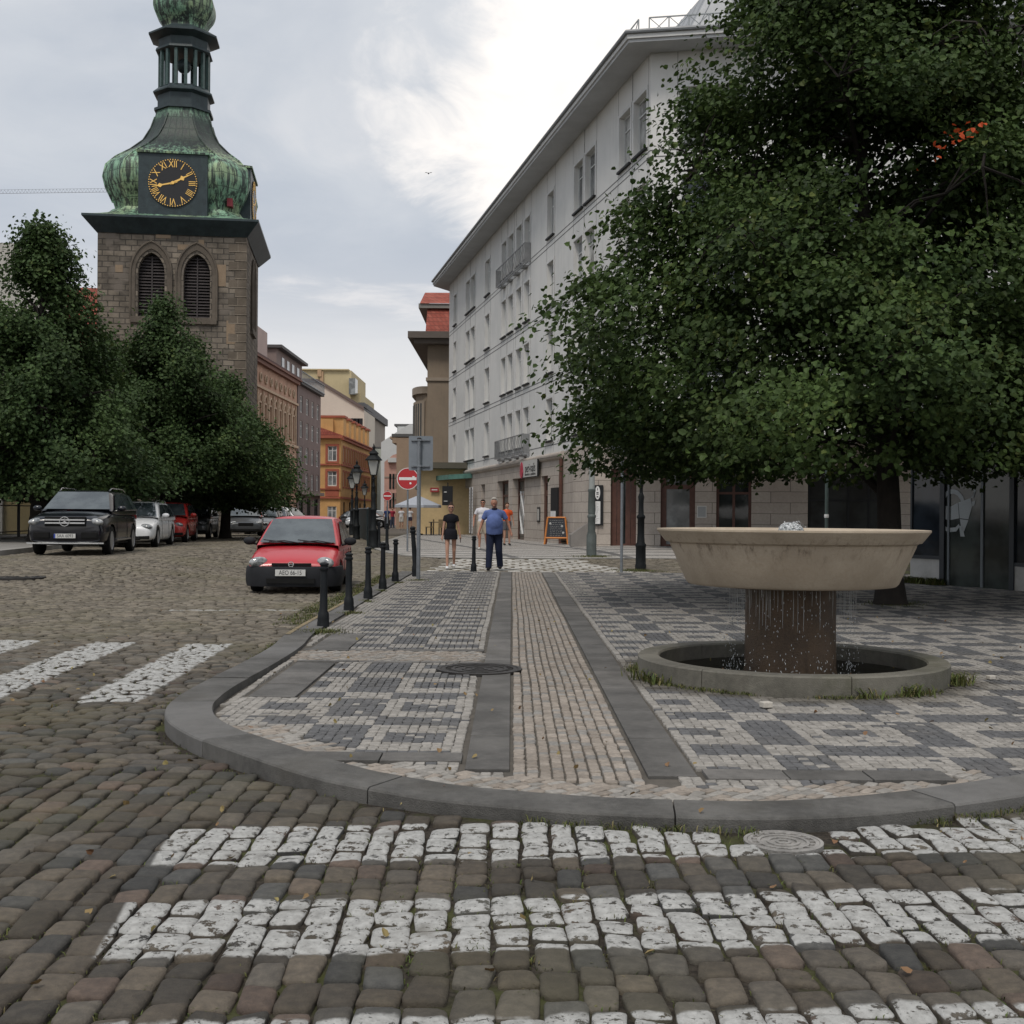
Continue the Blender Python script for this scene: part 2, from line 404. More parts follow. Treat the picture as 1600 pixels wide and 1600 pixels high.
def cobble_mat():
    t = NT('cobble'); p = t.n('NewGeometry').outputs['Position']; sp = t.n('SeparateXYZ',{0:p}); X, Y = sp.outputs[0], sp.outputs[1]
    tone = t.n('Attribute', attribute_name='tone').outputs['Fac']; hue = t.n('Attribute', attribute_name='hue').outputs['Fac']
    c = t.mix(t.ramp(hue, .45, .75), (.078,.070,.060), (.086,.073,.058)); c = t.mix(t.ramp(hue, .88, .96), c, (.092,.070,.058))
    c = t.mix(t.ramp(hue, .25, .05), c, (.064,.064,.062))
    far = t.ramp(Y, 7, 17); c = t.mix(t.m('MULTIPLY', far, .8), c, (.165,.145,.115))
    k = t.m('ADD', .62, t.m('MULTIPLY', tone, .75))
    c = t.n('VectorMath', {0:c,'Scale':k}, operation='SCALE').outputs[0]
    f1 = t.noise(p, 22, 6, .7); f2 = t.noise(p, 160, 3)
    c = t.mix(t.ramp(f1, .3, .75), t.mix(1.0, c, (.72,.72,.72), 'MULTIPLY'), t.mix(1.0, c, (1.25,1.23,1.18), 'MULTIPLY'))
    big = t.noise(p, .45, 4); c = t.mix(t.m('MULTIPLY', t.ramp(big, .45, .68), .35), c, (.115,.105,.055))
    # ---- paint: zebra in front (bars across), zebra at left (bars along), worn at stone edges
    wob = t.m('MULTIPLY', t.m('SUBTRACT', t.noise(p, 6, 4), .5), .10)
    def band(v, a, b, e=.012): return t.m('MULTIPLY', t.ramp(v, a-e, a+e), t.ramp(v, b+e, b-e))
    ys = t.m('ADD', t.m('SUBTRACT', Y, t.m('MULTIPLY', X, .073)), wob); mk = None
    for a, b in ((4.88,5.44),(3.86,4.40),(2.80,3.36)):
        q = band(ys, a, b); mk = q if mk is None else t.m('MAXIMUM', mk, q)
    xl = t.m('ADD', X, t.m('MULTIPLY', Y, .12)); mk = t.m('MULTIPLY', mk, t.ramp(xl, -.88, -.86))
    xs = t.m('ADD', t.m('ADD', X, t.m('MULTIPLY', t.m('SUBTRACT', Y, 9.0), .055)), wob); mk2 = None
    for a in (-3.27,-4.33,-5.39,-6.45,-7.5):
        q = band(xs, a, a+.47, .02); mk2 = q if mk2 is None else t.m('MAXIMUM', mk2, q)
    mk2 = t.m('MULTIPLY', mk2, band(t.m('ADD', Y, t.m('MULTIPLY', X, .1)), 8.55, 12.45, .03))
    wear = t.ramp(t.noise(p, 17, 8, .72), .585, .56); wear2 = t.ramp(t.noise(p, 2.3, 3), .70, .60); wear3 = t.ramp(t.noise(p, 60, 5, .7), .66, .62)
    up = t.n('SeparateXYZ', {0:t.n('NewGeometry').outputs['Normal']}).outputs[2]
    pmk = t.m('MULTIPLY', t.m('MAXIMUM', mk, mk2), t.m('MULTIPLY', t.m('MULTIPLY', wear, wear3), t.ramp(t.m('ADD', up, t.m('MULTIPLY', t.m('SUBTRACT', f1, .5), .5)), .42, .60)))
    pmk = t.m('MULTIPLY', pmk, t.m('ADD', .55, t.m('MULTIPLY', wear2, .45)))
    # parking bay line by the red car
    bl = t.m('MULTIPLY', band(t.m('ADD', Y, t.m('MULTIPLY', X, -.1)), 17.55, 17.68, .02), band(X, -5.0, -2.9, .02)); bl = t.m('MULTIPLY', bl, t.m('MULTIPLY', wear, .7))
    white = t.mix(t.ramp(f1, .3, .7), (.27,.268,.255), (.42,.42,.405)); c = t.mix(t.m('MAXIMUM', pmk, bl), c, white)
    hgt = t.m('ADD', t.m('MULTIPLY', f1, 1.0), t.m('ADD', t.m('MULTIPLY', f2, .25), t.m('MULTIPLY', pmk, .35)))
    t.set(col=c, rough=t.m('ADD', .66, t.m('MULTIPLY', f1, .25)), normal=t.bump(hgt, .75, .012), spec=.26); return t.mat
COB = cobble_mat()
def grid_rows(x0, x1, y0, y1, sx, sy, along='x'):
    """running-bond rows; along='x': rows run along x"""
    C = []; S = []
    if along == 'x':
        y = y0; k = 0
        while y < y1:
            h = sy*random.uniform(.88,1.12); x = x0-random.random()*sx
            while x < x1:
                l = sx*random.uniform(.68,1.38); C.append((x+l/2, y+h/2)); S.append((l/2, h/2)); x += l
            y += h
    else:
        x = x0
        while x < x1:
            h = sx*random.uniform(.88,1.12); y = y0-random.random()*sy
            while y < y1:
                l = sy*random.uniform(.70,1.35); C.append((x+h/2, y+l/2)); S.append((h/2, l/2)); y += l
            x += h
    return np.array(C), np.array(S)
def clumpy(C, s=1.7):
    return .5+.25*np.sin(C[:,0]*s+1.3*np.sin(C[:,1]*s*.7))+.25*np.sin(C[:,1]*s*1.3+2*np.sin(C[:,0]*s*.5))
def mk_road():
    random.seed(11)
    lim = lambda x: 6.55+np.clip(-x-2.2,0,5)*-.36         # where the two bonds meet (left of the kerb nose)
    # near bond, rows running away from the camera
    C, S = grid_rows(-7, 7, 1.3, 13.0, .128, .178, 'y')
    wav = .05*np.sin(C[:,1]*.9+C[:,0]*.3); C[:,0] += wav
    keep = (C[:,1] < np.where(C[:,0] < -1.6, lim(C[:,0]), 99)) & ~inside(POLY, C[:,0], C[:,1]) & (kdist(C[:,0], C[:,1]) > .055)
    keep &= ~(np.hypot((C[:,0]-1.20), (C[:,1]-5.19)) < .215)
    keep &= ~((C[:,1] > 7) & (C[:,0] < 3))
    C, S = C[keep], S[keep]; n = len(C)
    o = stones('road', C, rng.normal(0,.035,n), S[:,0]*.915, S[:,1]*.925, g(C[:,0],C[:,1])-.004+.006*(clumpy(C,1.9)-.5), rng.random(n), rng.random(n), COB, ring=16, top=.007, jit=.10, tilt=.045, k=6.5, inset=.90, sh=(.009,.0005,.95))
    tag(o, kind='structure')
    # far bond, rows across the street
    C, S = grid_rows(-13.5, -1.5, 4.6, 30, .18, .122, 'x'); C2, S2 = grid_rows(-15, 9, 28.6, 36.5, .22, .15, 'x'); C3, S3 = grid_rows(-17, -2.0, 30, 64, .24, .17, 'x')
    k3 = C3[:,0] < np.interp(C3[:,1], [30,36.4,41,46,70],[-1.9,-1.9,-5.0,-5.4,-6.2])
    k2 = (C2[:,1] < np.interp(C2[:,0], [-15,-5,-4.6,-2.2,3.4,9],[30,30,35.5,35.2,36.0,35.6]))
    C = np.concatenate([C, C2[k2], C3[k3]]); S = np.concatenate([S, S2[k2], S3[k3]])
    C[:,1] += .10*np.sin(C[:,0]*.5+C[:,1]*.15)+.04*np.sin(C[:,0]*1.7)
    keep = ~inside(POLY, C[:,0], C[:,1]) & (kdist(C[:,0], C[:,1]) > .06) & (C[:,1] > lim(C[:,0])+.04) & ~((C[:,1]<12.)&(C[:,0]>-1.5))
    keep &= ~((C[:,1] > 30.5) & (C[:,1] < 60) & (C[:,0] > -2.2) & (C[:,0] < 3.0) & (C[:,1] < 35))   # white-stone crossing laid separately
    C, S = C[keep], S[keep]; n = len(C)
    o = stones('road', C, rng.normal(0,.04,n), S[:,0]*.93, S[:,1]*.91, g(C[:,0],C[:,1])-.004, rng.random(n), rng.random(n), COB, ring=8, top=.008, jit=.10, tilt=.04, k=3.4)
    tag(o, kind='structure')
    # raised crossing with pale blocks
    mb_mat = NT('pale_sett'); p = mb_mat.n('NewGeometry').outputs['Position']; tone = mb_mat.n('Attribute', attribute_name='tone').outputs['Fac']
    c = mb_mat.mix(tone, (.36,.35,.32), (.56,.54,.50)); mb_mat.set(col=mb_mat.mix(mb_mat.ramp(mb_mat.noise(p,9,5),.35,.7), c, (.26,.24,.21)), rough=.8)
    xs = np.arange(-2.15, 3.4, .40); ys = np.arange(28.75, 35.6, .62); XX, YY = np.meshgrid(xs, ys)
    XX = XX + (np.arange(len(ys))%2)[:,None]*.2
    C = np.stack([XX.ravel(), YY.ravel()], -1); keep = (C[:,0] < 3.6-(C[:,1]-28.6)*.27) & (C[:,0] > -2.25+(C[:,1]-28.6)*.11); C = C[keep]; n = len(C)
    o = stones('crossing', C, rng.normal(0,.03,n), np.full(n,.165), np.full(n,.20), g(C[:,0],C[:,1])+.004, rng.random(n), rng.random(n), mb_mat.mat, ring=8, top=.006, jit=.10, k=3.6)
    tag(o, kind='structure')
    C, S = grid_rows(-2.3, 3.9, 28.55, 35.7, .16, .13, 'x'); n = len(C)
    o = stones('crossing', C, rng.normal(0,.05,n), S[:,0]*.9, S[:,1]*.9, g(C[:,0],C[:,1])-.012, rng.random(n), rng.random(n), COB, ring=8, top=.006, jit=.1)
    tag(o, kind='structure')
mk_road()

def mosaic_mat():
    t = NT('mosaic_stone'); p = t.n('NewGeometry').outputs['Position']
    tone = t.n('Attribute', attribute_name='tone').outputs['Fac']; hue = t.n('Attribute', attribute_name='hue').outputs['Fac']
    # hue: 0 pale, 1 dark blue-grey, 2 warm beige
    pale = t.mix(tone, (.225,.213,.195), (.325,.308,.283)); dark = t.mix(tone, (.088,.089,.092), (.125,.126,.130)); warm = t.mix(tone, (.225,.195,.165), (.325,.285,.245))
    c = t.mix(t.m('MINIMUM', hue, 1.0), pale, dark); c = t.mix(t.m('MAXIMUM', t.m('SUBTRACT', hue, 1.0), 0.0), c, warm)
    f = t.noise(p, 30, 5, .7); c = t.mix(t.ramp(f,.3,.75), t.mix(1.0,c,(.75,.75,.75),'MULTIPLY'), t.mix(1.0,c,(1.15,1.14,1.12),'MULTIPLY'))
    st = t.ramp(t.noise(p, 1.2, 5, .65), .45, .72); c = t.mix(t.m('MULTIPLY', st, .24), c, (.12,.105,.085))
    # darker brown ring round the basin, edge broken up by noise
    sp = t.n('SeparateXYZ',{0:p}); dd = t.n('VectorMath', {0:p,1:(2.44,10.37,0.0)}, operation='DISTANCE').outputs['Value']
    near = t.m('MULTIPLY', t.ramp(t.m('ADD', dd, t.m('MULTIPLY', t.noise(p,2.5,4),.9)), 2.25, 1.85), .7); c = t.mix(near, c, (.075,.066,.05))
    t.set(col=c, rough=.82, normal=t.bump(f,.5,.008), spec=.3); return t.mat
MOS = mosaic_mat()
SLABS = []   # dark strips: x0,y0,x1,y1
def pat_right(x, y):
    """0 pale 1 dark: squares with dark centres, dark bars and diagonal-step dark squares"""
    u = np.floor((x-1.52)/.0625)%16; v = np.floor((y-6.85)/.0625)%19
    col = u < 5; row = v < 5
    h = np.where(col & row, 0, np.where(col | row, 1, 0))
    ctr = (~col) & (~row) & (np.abs(u-10) < 2.5) & (np.abs(v-11.5) < 2)
    return np.where(ctr, 1, h)
def pat_left(x, y):
    u = np.floor((x+1.28)/.0625); v = np.floor((y-7.75)/.0625)%18
    col = (u >= 0) & (u < 6); row = v < 5
    h = np.where(col & row, 0, np.where(col | row, 1, 0))
    ctr = (~col) & (~row) & (np.abs(v-11) < 2.5) & ((np.abs(u-10.5) < 2.6) | (np.abs(u+6) < 3))
    return np.where(ctr, 1, h)
def mk_pavement():
    # base sheet (sand bed)
    xs = np.linspace(-2.6, 26, 60); ys = np.linspace(5.3, 28.7, 60); mb = MB()
    pts = [(p.x,p.y) for p in KIN]+[(26,28.55),(-2.31,28.55)]
    o = MB().add([(x,y,gf(x,y)+.021) for x,y in pts], [tuple(range(len(pts)))]).build('pavement', pm('sand_bed', (.085,.076,.064), .95, .3, 4), nor=False)
    bm = bmesh.new(); bm.from_mesh(o.data); bmesh.ops.triangulate(bm, faces=bm.faces); bm.to_mesh(o.data); bm.free()
    o.data.flip_normals() if o.data.polygons[0].normal.z < 0 else None
    tag(o, kind='structure')
    sl = MB(); random.seed(5)
    def slab(x0,x1,y0,y1,Lx,Ly):
        nx = max(1, round((x1-x0)/Lx)); ny = max(1, round((y1-y0)/Ly)); 
        for i in range(nx):
            for j in range(ny):
                a0 = x0+(x1-x0)*i/nx; a1 = x0+(x1-x0)*(i+1)/nx; b0 = y0+(y1-y0)*j/ny; b1 = y0+(y1-y0)*(j+1)/ny
                z = gf((a0+a1)/2,(b0+b1)/2); sl.mi = random.choice([0,1,1]); e = random.uniform(-.002,.002)
                M = Matrix.Translation((0,0,z+PZ+e)); sl.box((a0+.004,b0+.004,-.04),(a1-.004,b1-.004,0), M)
        SLABS.append((x0,x1,y0,y1))
    slab(-.25,0,6.42,28.5,.25,.95); slab(.73,1.0,6.28,28.5,.27,1.05)
    slab(1.04,2.35,6.22,6.46,.46,.24)
    slab(-1.2,-.27,6.62,6.86,.46,.24)
    slab(-2.0,-.27,11.02,11.12,.5,.1); slab(-2.1,-.27,11.95,12.08,.5,.13)
    slab(-1.98,-1.62,8.9,10.95,.36,.8); slab(-2.05,-1.66,12.1,13.6,.36,.8)
    # remaining fields
    def inslab(x, y):
        c = np.zeros(x.shape, bool)
        for a,b,e,f in SLABS: c |= (x > a-.02) & (x < b+.02) & (y > e-.02) & (y < f+.02)
        return c
    A = []
    def emit(C, S, ang, hue, lift=0): A.append((C, S, np.broadcast_to(ang, (len(C),)).copy(), hue.astype(float), lift))
    def common(C, m=.045):
        x, y = C[:,0], C[:,1]
        return inside(POLYIN, x, y) & (kdist(x, y) > .31+m) & ~inslab(x, y) & (np.hypot(x-2.44,y-10.37) > 1.37) & (np.hypot(x+.28,y-10.55) > .40)
    def herr(C): # zone of beige kerb-side band
        x, y = C[:,0], C[:,1]; k = kdist(x, y)
        front = (k < .66) & (y < 7.7) & (x > -2.2) & (x < 2.6)
        mid = (y > 11.12) & (y < 11.95) & (x < 0)
        return front | mid
    # centre band: rows running away from the camera
    C, S = grid_rows(.012, .728, 5.6, 28.5, .0716, .085, 'y'); k = common(C) & (C[:,0] < .727) & ~herr(C); C, S = C[k], S[k]
    S = S*np.array([.84,.96]); x, y = C[:,0], C[:,1]; C[:,0] += .004*np.sin(y*.9)+.0025*np.sin(y*2.1); C[:,0] = np.clip(C[:,0], .035, .695)
    emit(C, S, rng.normal(0,.04,len(C)), np.where(rng.random(len(C)) < .8, 2, .25))
    # herringbone bands, turned 45 degrees
    C, S = grid_rows(-12, 12, -12, 12, .10, .062, 'x'); ca = math.cos(R(45)); C = np.stack([C[:,0]*ca-C[:,1]*ca, C[:,0]*ca+C[:,1]*ca+12], -1)
    k = (C[:,0] > -3) & (C[:,0] < 3) & (C[:,1] < 13); C, S = C[k], S[k]; k = common(C) & herr(C); C, S = C[k], S[k]
    emit(C, S*.93, R(45)+rng.normal(0,.12,len(C)), np.where(rng.random(len(C)) < .55, 2, 0))
    # mosaic fields, small stones near, larger far off
    q = .0625
    for (ax,ay,x0,x1) in ((1.52,6.85,.9,14.5),(-1.28,7.75,-2.5,0)):
        gx = ax+(np.arange(math.floor((x0-ax)/q), math.ceil((x1-ax)/q))+.5)*q; gy = ay+(np.arange(math.floor((5.5-ay)/q), math.ceil((28.5-ay)/q))+.5)*q
        GX, GY = np.meshgrid(gx, gy); C = np.stack([GX.ravel(), GY.ravel()], -1); C = C[(C[:,0] > x0) & (C[:,0] < x1)]; S = np.full_like(C, q/2)*rng.uniform(.94,1.05,(len(C),2)); k = common(C) & ~herr(C) & ~((C[:,0] > 0) & (C[:,0] < .73)); C, S = C[k], S[k]; x, y = C[:,0], C[:,1]
        kd = kdist(x, y); xx, yy = x, y
        hue = np.where(x > .9, pat_right(xx, yy), pat_left(xx, yy))
        hue = np.where((x > .9) & (x < 1.1), 0, hue); hue = np.where((x < 0) & (x > -.33), 0, hue)
        hue = np.where((x < -1.6) & (kd < .62) , 0, hue)      # plain courses beside the left kerb
        flip = rng.random(len(C)) < .03; hue = np.where(flip & (y < 9), 1-hue, hue)
        C = C+np.stack([.005*np.sin(y*1.7+x*.4), .012*np.sin(x*2.1+y*.6)],-1)+rng.normal(0,.0022,C.shape); emit(C, S*.955, rng.normal(0,.04,len(C)), hue)
    C = np.concatenate([a[0] for a in A]); S = np.concatenate([a[1] for a in A]); ang = np.concatenate([a[2] for a in A]); hue = np.concatenate([a[3] for a in A]); n = len(C)
    z = g(C[:,0],C[:,1])+PZ-.004+.006*(clumpy(C,2.1)-.5)
    near = C[:,1] < 9.5
    for m, ring in ((near, 8),(~near, 4)):
        q = C[m]; nn = len(q)
        if ring == 8:
            o = stones('pavement', q, ang[m], S[m][:,0], S[m][:,1], z[m], rng.random(nn), hue[m], MOS, ring=8, top=.001, jit=.085, tilt=.03, depth=.03, k=9, sh=(.004,.0005,.93))
        else:   # simple bevelled blocks
            hs = S[m]; J = rng.normal(0,.06,(nn,4,2)); cu = np.array([-1,1,1,-1]); cv = np.array([-1,-1,1,1]); hz = rng.normal(0,.0015,nn)
            ca, sa = np.cos(ang[m])[:,None], np.sin(ang[m])[:,None]; L = []
            for s_, dz in ((1,-.02),(.84,.0)):
                u = (cu+J[...,0])*s_*hs[:,:1]; v = (cv+J[...,1])*s_*hs[:,1:]
                L.append(np.stack([q[:,:1]+u*ca-v*sa, q[:,1:]+u*sa+v*ca, (z[m]+hz+.003+dz)[:,None]+0*u], -1))
            V = np.concatenate(L,1).reshape(-1,3); f = np.array([[4,5,6,7],[0,1,5,4],[1,2,6,5],[2,3,7,6],[3,0,4,7]])
            Fa = (f[None]+(np.arange(nn)*8)[:,None,None]).reshape(-1,4)
            o = np_mesh('pavement', V, Fa, MOS, attrs={'tone':np.repeat(rng.random(nn),8),'hue':np.repeat(hue[m],8)})
        tag(o, kind='structure')
    a = pm('slab_grey', (.120,.114,.106), .8, .38, 2.2, .5, 150, dirt=(.08,.075,.065)); b = pm('slab_grey_dark', (.094,.090,.084), .8, .38, 2.2, .5, 150, dirt=(.07,.066,.058))
    o = sl.build('pavement', [a,b], bev=.003); tag(o, kind='structure')
mk_pavement()

# ------------------------------------------------------------------ far pavement across the crossing, up to the shops
def mk_far_pavement():
    t = NT('far_mosaic'); p = t.n('NewGeometry').outputs['Position']; sp = t.n('SeparateXYZ',{0:p}); X, Y = sp.outputs[0], sp.outputs[1]
    wx = t.m('ADD', X, t.m('MULTIPLY', Y, .22))
    u = t.m('FRACT', t.m('DIVIDE', t.m('ADD', wx, 50.0), 3.4)); v = t.m('FRACT', t.m('DIVIDE', t.m('ADD', Y, t.m('MULTIPLY', t.noise(p,.6,2), .15)), 1.35))
    row = t.m('LESS_THAN', v, .24); colm = t.m('LESS_THAN', u, .09)
    dk = t.m('MAXIMUM', row, colm); sh = t.n('TexBrick', {'Vector':p,'Scale':1.0,'Brick Width':.09,'Row Height':.085,'Mortar Size':.008,'Color1':(1,1,1,1),'Color2':(.72,.72,.72,1),'Mortar':(.25,.23,.2,1)})
    c = t.mix(dk, (.50,.475,.44), (.15,.148,.145)); c = t.mix(1.0, c, sh.outputs[0], 'MULTIPLY'); c = t.mix(t.m('MULTIPLY', t.ramp(t.noise(p,.9,5),.4,.7), .35), c, (.2,.18,.16))
    t.set(col=c, rough=.85)
    line = [(9.5,35.25),(4,35.25),(-1.2,35.3),(-2.1,35.45),(-2.9,35.9),(-3.7,37.3),(-4.4,39.5),(-4.9,42),(-5.3,46),(-6.2,70),(-7,110)]
    xs = np.linspace(0,1,30); V = []; Fq = []; ys = [35.2,35.9,37.3,39.5,42,46,50,54,58,62,66,70,76,82,90,110]
    for y in ys:
        xl = np.interp(y, [q[1] for q in line[3:]], [q[0] for q in line[3:]]) if y > 35.5 else -2.1
        for s in xs:
            x = xl+(24-xl)*s; V.append((x, y, gf(x,y)+.014))
    nx = len(xs)
    for j in range(len(ys)-1):
        for i in range(nx-1): Fq.append((j*nx+i, j*nx+i+1, (j+1)*nx+i+1, (j+1)*nx+i))
    o = np_mesh('pavement', np.array(V), np.array(Fq), t.mat, smooth=True); tag(o, kind='structure')
    mb = MB(); k = pm('far_kerb', (.25,.24,.22), .85, .2, 2)
    L = resample(line, .8); B = inward(L, -.3)
    for a, b, c_, d_ in zip(L, L[1:], B, B[1:]):
        z0 = gf(a.x,a.y)+.022; z1 = gf(b.x,b.y)+.022
        mb.add([(a.x,a.y,z0),(b.x,b.y,z1),(d_.x,d_.y,z1),(c_.x,c_.y,z0),(a.x,a.y,-.1),(b.x,b.y,-.1),(d_.x,d_.y,-.1),(c_.x,c_.y,-.1)], [(0,1,2,3),(0,4,5,1),(3,2,6,7)])
    o = mb.build('kerb', k, nor=False); tag(o, kind='structure')
    # left-hand pavement by the parked cars
    mb = MB()
    def P(s, off): # line parallel to the parked cars
        y = 24+s; x = -12.75-.127*(y-29.6)-off; return (x, y)
    for i in range(28):
        s0, s1 = i*2.5, (i+1)*2.5
        for (o0,o1,mi,lz) in ((0,.3,1,.13),(.31,5.5,0,.125)):
            mb.mi = mi; q = [P(s0,o0),P(s1,o0),P(s1,o1),P(s0,o1)]
            vs = [(x,y,gf(x,y)+lz) for x,y in q]+[(x,y,-.1) for x,y in q]; mb.add(vs, [(0,1,2,3),(0,4,5,1)])
    o = mb.build('pavement', [pm('left_paving',(.20,.19,.175),.9,.2,3), k], nor=True); tag(o, kind='structure')
mk_far_pavement()

# ------------------------------------------------------------------ iron covers
IRON = pm('cast_iron', (.045,.042,.04), .55, .35, 9, .6, 90, metal=.6)
def cover(name, label, x, y, r, lift, rust=False):
    m = IRON if not rust else pm('worn_cover', (.25,.24,.225), .7, .35, 9, .6, 90, metal=.1)
    o = thing(name, label, 'manhole cover', (x,y,gf(x,y)+lift)); mb = MB()
    mb.lathe([(0,.004),(r*.12,.004),(r*.12,.010),(r*.2,.010),(r*.2,.004),(r*.34,.004),(r*.34,.010),(r*.42,.010),(r*.42,.004),(r*.58,.004),(r*.58,.010),(r*.66,.010),(r*.66,.004),(r*.8,.004),(r*.8,.011),(r*.9,.011),(r*.9,-.03)], 64)
    for k in range(16):
        a = k*math.pi/8; mb.cbox((r*.73*math.cos(a), r*.73*math.sin(a), .008),(r*.12,.012,.008), Matrix.Identity(4))
    mb.build('lid', m, o)
    MB().lathe([(r*.91,-.03),(r*.91,.012),(r,.012),(r,-.03)], 64).build('rim', m, o); return o
cover('manhole_cover','round ribbed iron manhole cover set in the mosaic pavement', -.28, 10.55, .38, PZ-.002)
cover('manhole_cover','pale painted round drain cover in the front zebra bar against the kerb', 1.20, 5.19, .172, -.012, True)
cover('manhole_cover','flat dark manhole cover in the cobbled road at the far left', -9.3, 22.3, .5, .004)
# ================================================================== fountain
def mk_fountain():
    cx, cy = 2.443, 10.37; z0 = PZ
    t = NT('basin_stone'); tc = t.n('TexCoord').outputs['Object']; sp = t.n('SeparateXYZ',{0:tc})
    a = t.noise(tc, 2.2, 5, .65); f = t.noise(tc, 45, 5, .7); c = t.mix(t.ramp(a,.3,.7), (.345,.285,.215), (.44,.37,.285))
    c = t.mix(t.m('MULTIPLY', t.ramp(f,.35,.7), .35), c, (.32,.25,.17))
    st = t.n('Mapping', {'Vector':tc,'Scale':(5,5,.7)}).outputs[0]; dr = t.ramp(t.noise(st, 2.4, 6, .75), .50, .70)
    band = t.m('MULTIPLY', t.ramp(sp.outputs[2], 1.10, 1.19), t.ramp(sp.outputs[2], 1.30, 1.20)); band2 = t.m('MULTIPLY', t.ramp(sp.outputs[2],1.20,1.15), t.ramp(sp.outputs[2],.88,1.14))
    c = t.mix(t.m('MULTIPLY', t.m('ADD', t.m('MULTIPLY', band, .75), t.m('MULTIPLY', band2, .45)), dr), c, (.10,.07,.045))
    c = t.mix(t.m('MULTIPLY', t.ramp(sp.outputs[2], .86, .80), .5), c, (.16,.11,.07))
    t.set(col=c, rough=.72, normal=t.bump(t.m('ADD', f, t.m('MULTIPLY', a, .6)), .45, .01), spec=.35); stone = t.mat
    wet = pm('wet_column', (.072,.045,.025), .45, .35, 3, .5, 70, dirtz=(.018,.010,.005), spec=.35)
    ringm = pm('ring_stone', (.125,.118,.098), .85, .35, 2.2, .5, 90, dirt=(.07,.07,.04), dirtz=(.08,.07,.055))
    o = thing('fountain', 'round stone fountain with wide beige bowl on a dark column inside a low ring', 'fountain', (cx,cy,0))
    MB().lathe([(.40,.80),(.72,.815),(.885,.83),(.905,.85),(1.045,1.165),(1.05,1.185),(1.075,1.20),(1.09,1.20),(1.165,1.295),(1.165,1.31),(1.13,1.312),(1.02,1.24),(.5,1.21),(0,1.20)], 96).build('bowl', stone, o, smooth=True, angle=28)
    MB().lathe([(.405,.03),(.392,.12),(.388,.5),(.388,.82)], 48).build('column', wet, o, smooth=True)
    mb = MB(); n = 7
    for k in range(n):
        a0 = 2*math.pi*k/n+.35+.003; a1 = 2*math.pi*(k+1)/n+.35-.003; vs = []; m = 16
        for i in range(m+1):
            a = a0+(a1-a0)*i/m; c_, s_ = math.cos(a), math.sin(a)
            for r, z in ((1.325,0),(1.325,.185),(1.31,.197),(1.15,.195),(1.135,.18),(1.135,.03)): vs.append((r*c_, r*s_, z))
        fs = [(i*6+c, (i+1)*6+c, (i+1)*6+c+1, i*6+c+1) for i in range(m) for c in range(5)]+[tuple(range(6)), tuple(m*6+c for c in range(6))]
        mb.add(vs, fs)
    mb.build('ring_wall', ringm, o, smooth=True, angle=30)
    wtr = NT('dark_water'); tc = wtr.n('TexCoord').outputs['Object']; wtr.set(col=(.008,.007,.005), rough=.3, spec=.12, normal=wtr.bump(wtr.noise(tc,22,3),.5,.02))
    MB().lathe([(1.14,.055),(0,.056)], 64).build('pool_water', wtr.mat, o, nor=False)
    cw = NT('clear_water'); tc = cw.n('TexCoord').outputs['Object']; cw.set(col=(.85,.88,.88), rough=.08, spec=.6, trans=.75, ior=1.33, normal=cw.bump(cw.noise(tc,30,3),.8,.02))
    MB().lathe([(1.13,1.285),(0,1.287)], 64).build('bowl_water', cw.mat, o, nor=False)
    # bubbling spring
    mb = MB(); random.seed(2)
    V = []; n, k = 40, 12
    for i in range(k):
        a = math.pi/2*i/(k-1)
        for j in range(n):
            tt = 2*math.pi*j/n; r = .105*math.cos(a)**.7+.012*random.uniform(-1,1); V.append((r*math.cos(tt), r*math.sin(tt), 1.285+.078*math.sin(a)+.010*random.uniform(-1,1)))
    fs = [(i*n+j, i*n+(j+1)%n, (i+1)*n+(j+1)%n, (i+1)*n+j) for i in range(k-1) for j in range(n)]
    mb.add(V, fs)
    for _ in range(40):
        a = random.uniform(0,6.28); r = random.uniform(.03,.13); s = random.uniform(.003,.008); mb.ell((r*math.cos(a), r*math.sin(a), 1.30+random.uniform(0,.085)), (s,s,s), n=6, k=4)
    foam = NT('foam'); tc = foam.n('TexCoord').outputs['Object']; foam.set(col=foam.mix(foam.ramp(foam.noise(tc,45,4),.4,.6),(.30,.32,.32),(.85,.86,.86)), rough=.12, spec=.7, trans=.35, ior=1.33)
    s_ = mb.build('water_jet', foam.mat, o, smooth=True, nor=False)
    # falling water: thin threads and drops
    mb = MB(); drop = NT('falling_drops'); tc = drop.n('TexCoord').outputs['Object']
    drop.set(col=(.55,.57,.57), rough=.12, spec=.8, trans=.35, ior=1.33)
    for _ in range(115):
        a = random.uniform(0,6.283); r = random.uniform(.50,.57) if random.random() < .8 else random.uniform(.42,.5)
        x, y = r*math.cos(a), r*math.sin(a); z1 = .822; z0_ = z1-random.uniform(.05,.38); rr = random.uniform(.0010,.0024)
        mb.tube([(x,y,z1),(x+.002,y,(z0_+z1)/2),(x,y,z0_)], [rr*.6,rr,rr*.4], 5)
    for _ in range(800):
        a = random.uniform(0,6.283); r = random.gauss(.535,.035); z = .07+.72*random.random()**1.5; s = random.uniform(.0018,.0042); l = random.uniform(1.2,3.6)
        mb.ell((r*math.cos(a), r*math.sin(a), z), (s,s,s*l), n=5, k=4)
    w_ = mb.build('falling_water', drop.mat, None, smooth=True); w_.location = (cx,cy,0); tag(w_, 'thin threads and drops of water falling from the fountain bowl', 'falling water', kind='stuff')
mk_fountain()

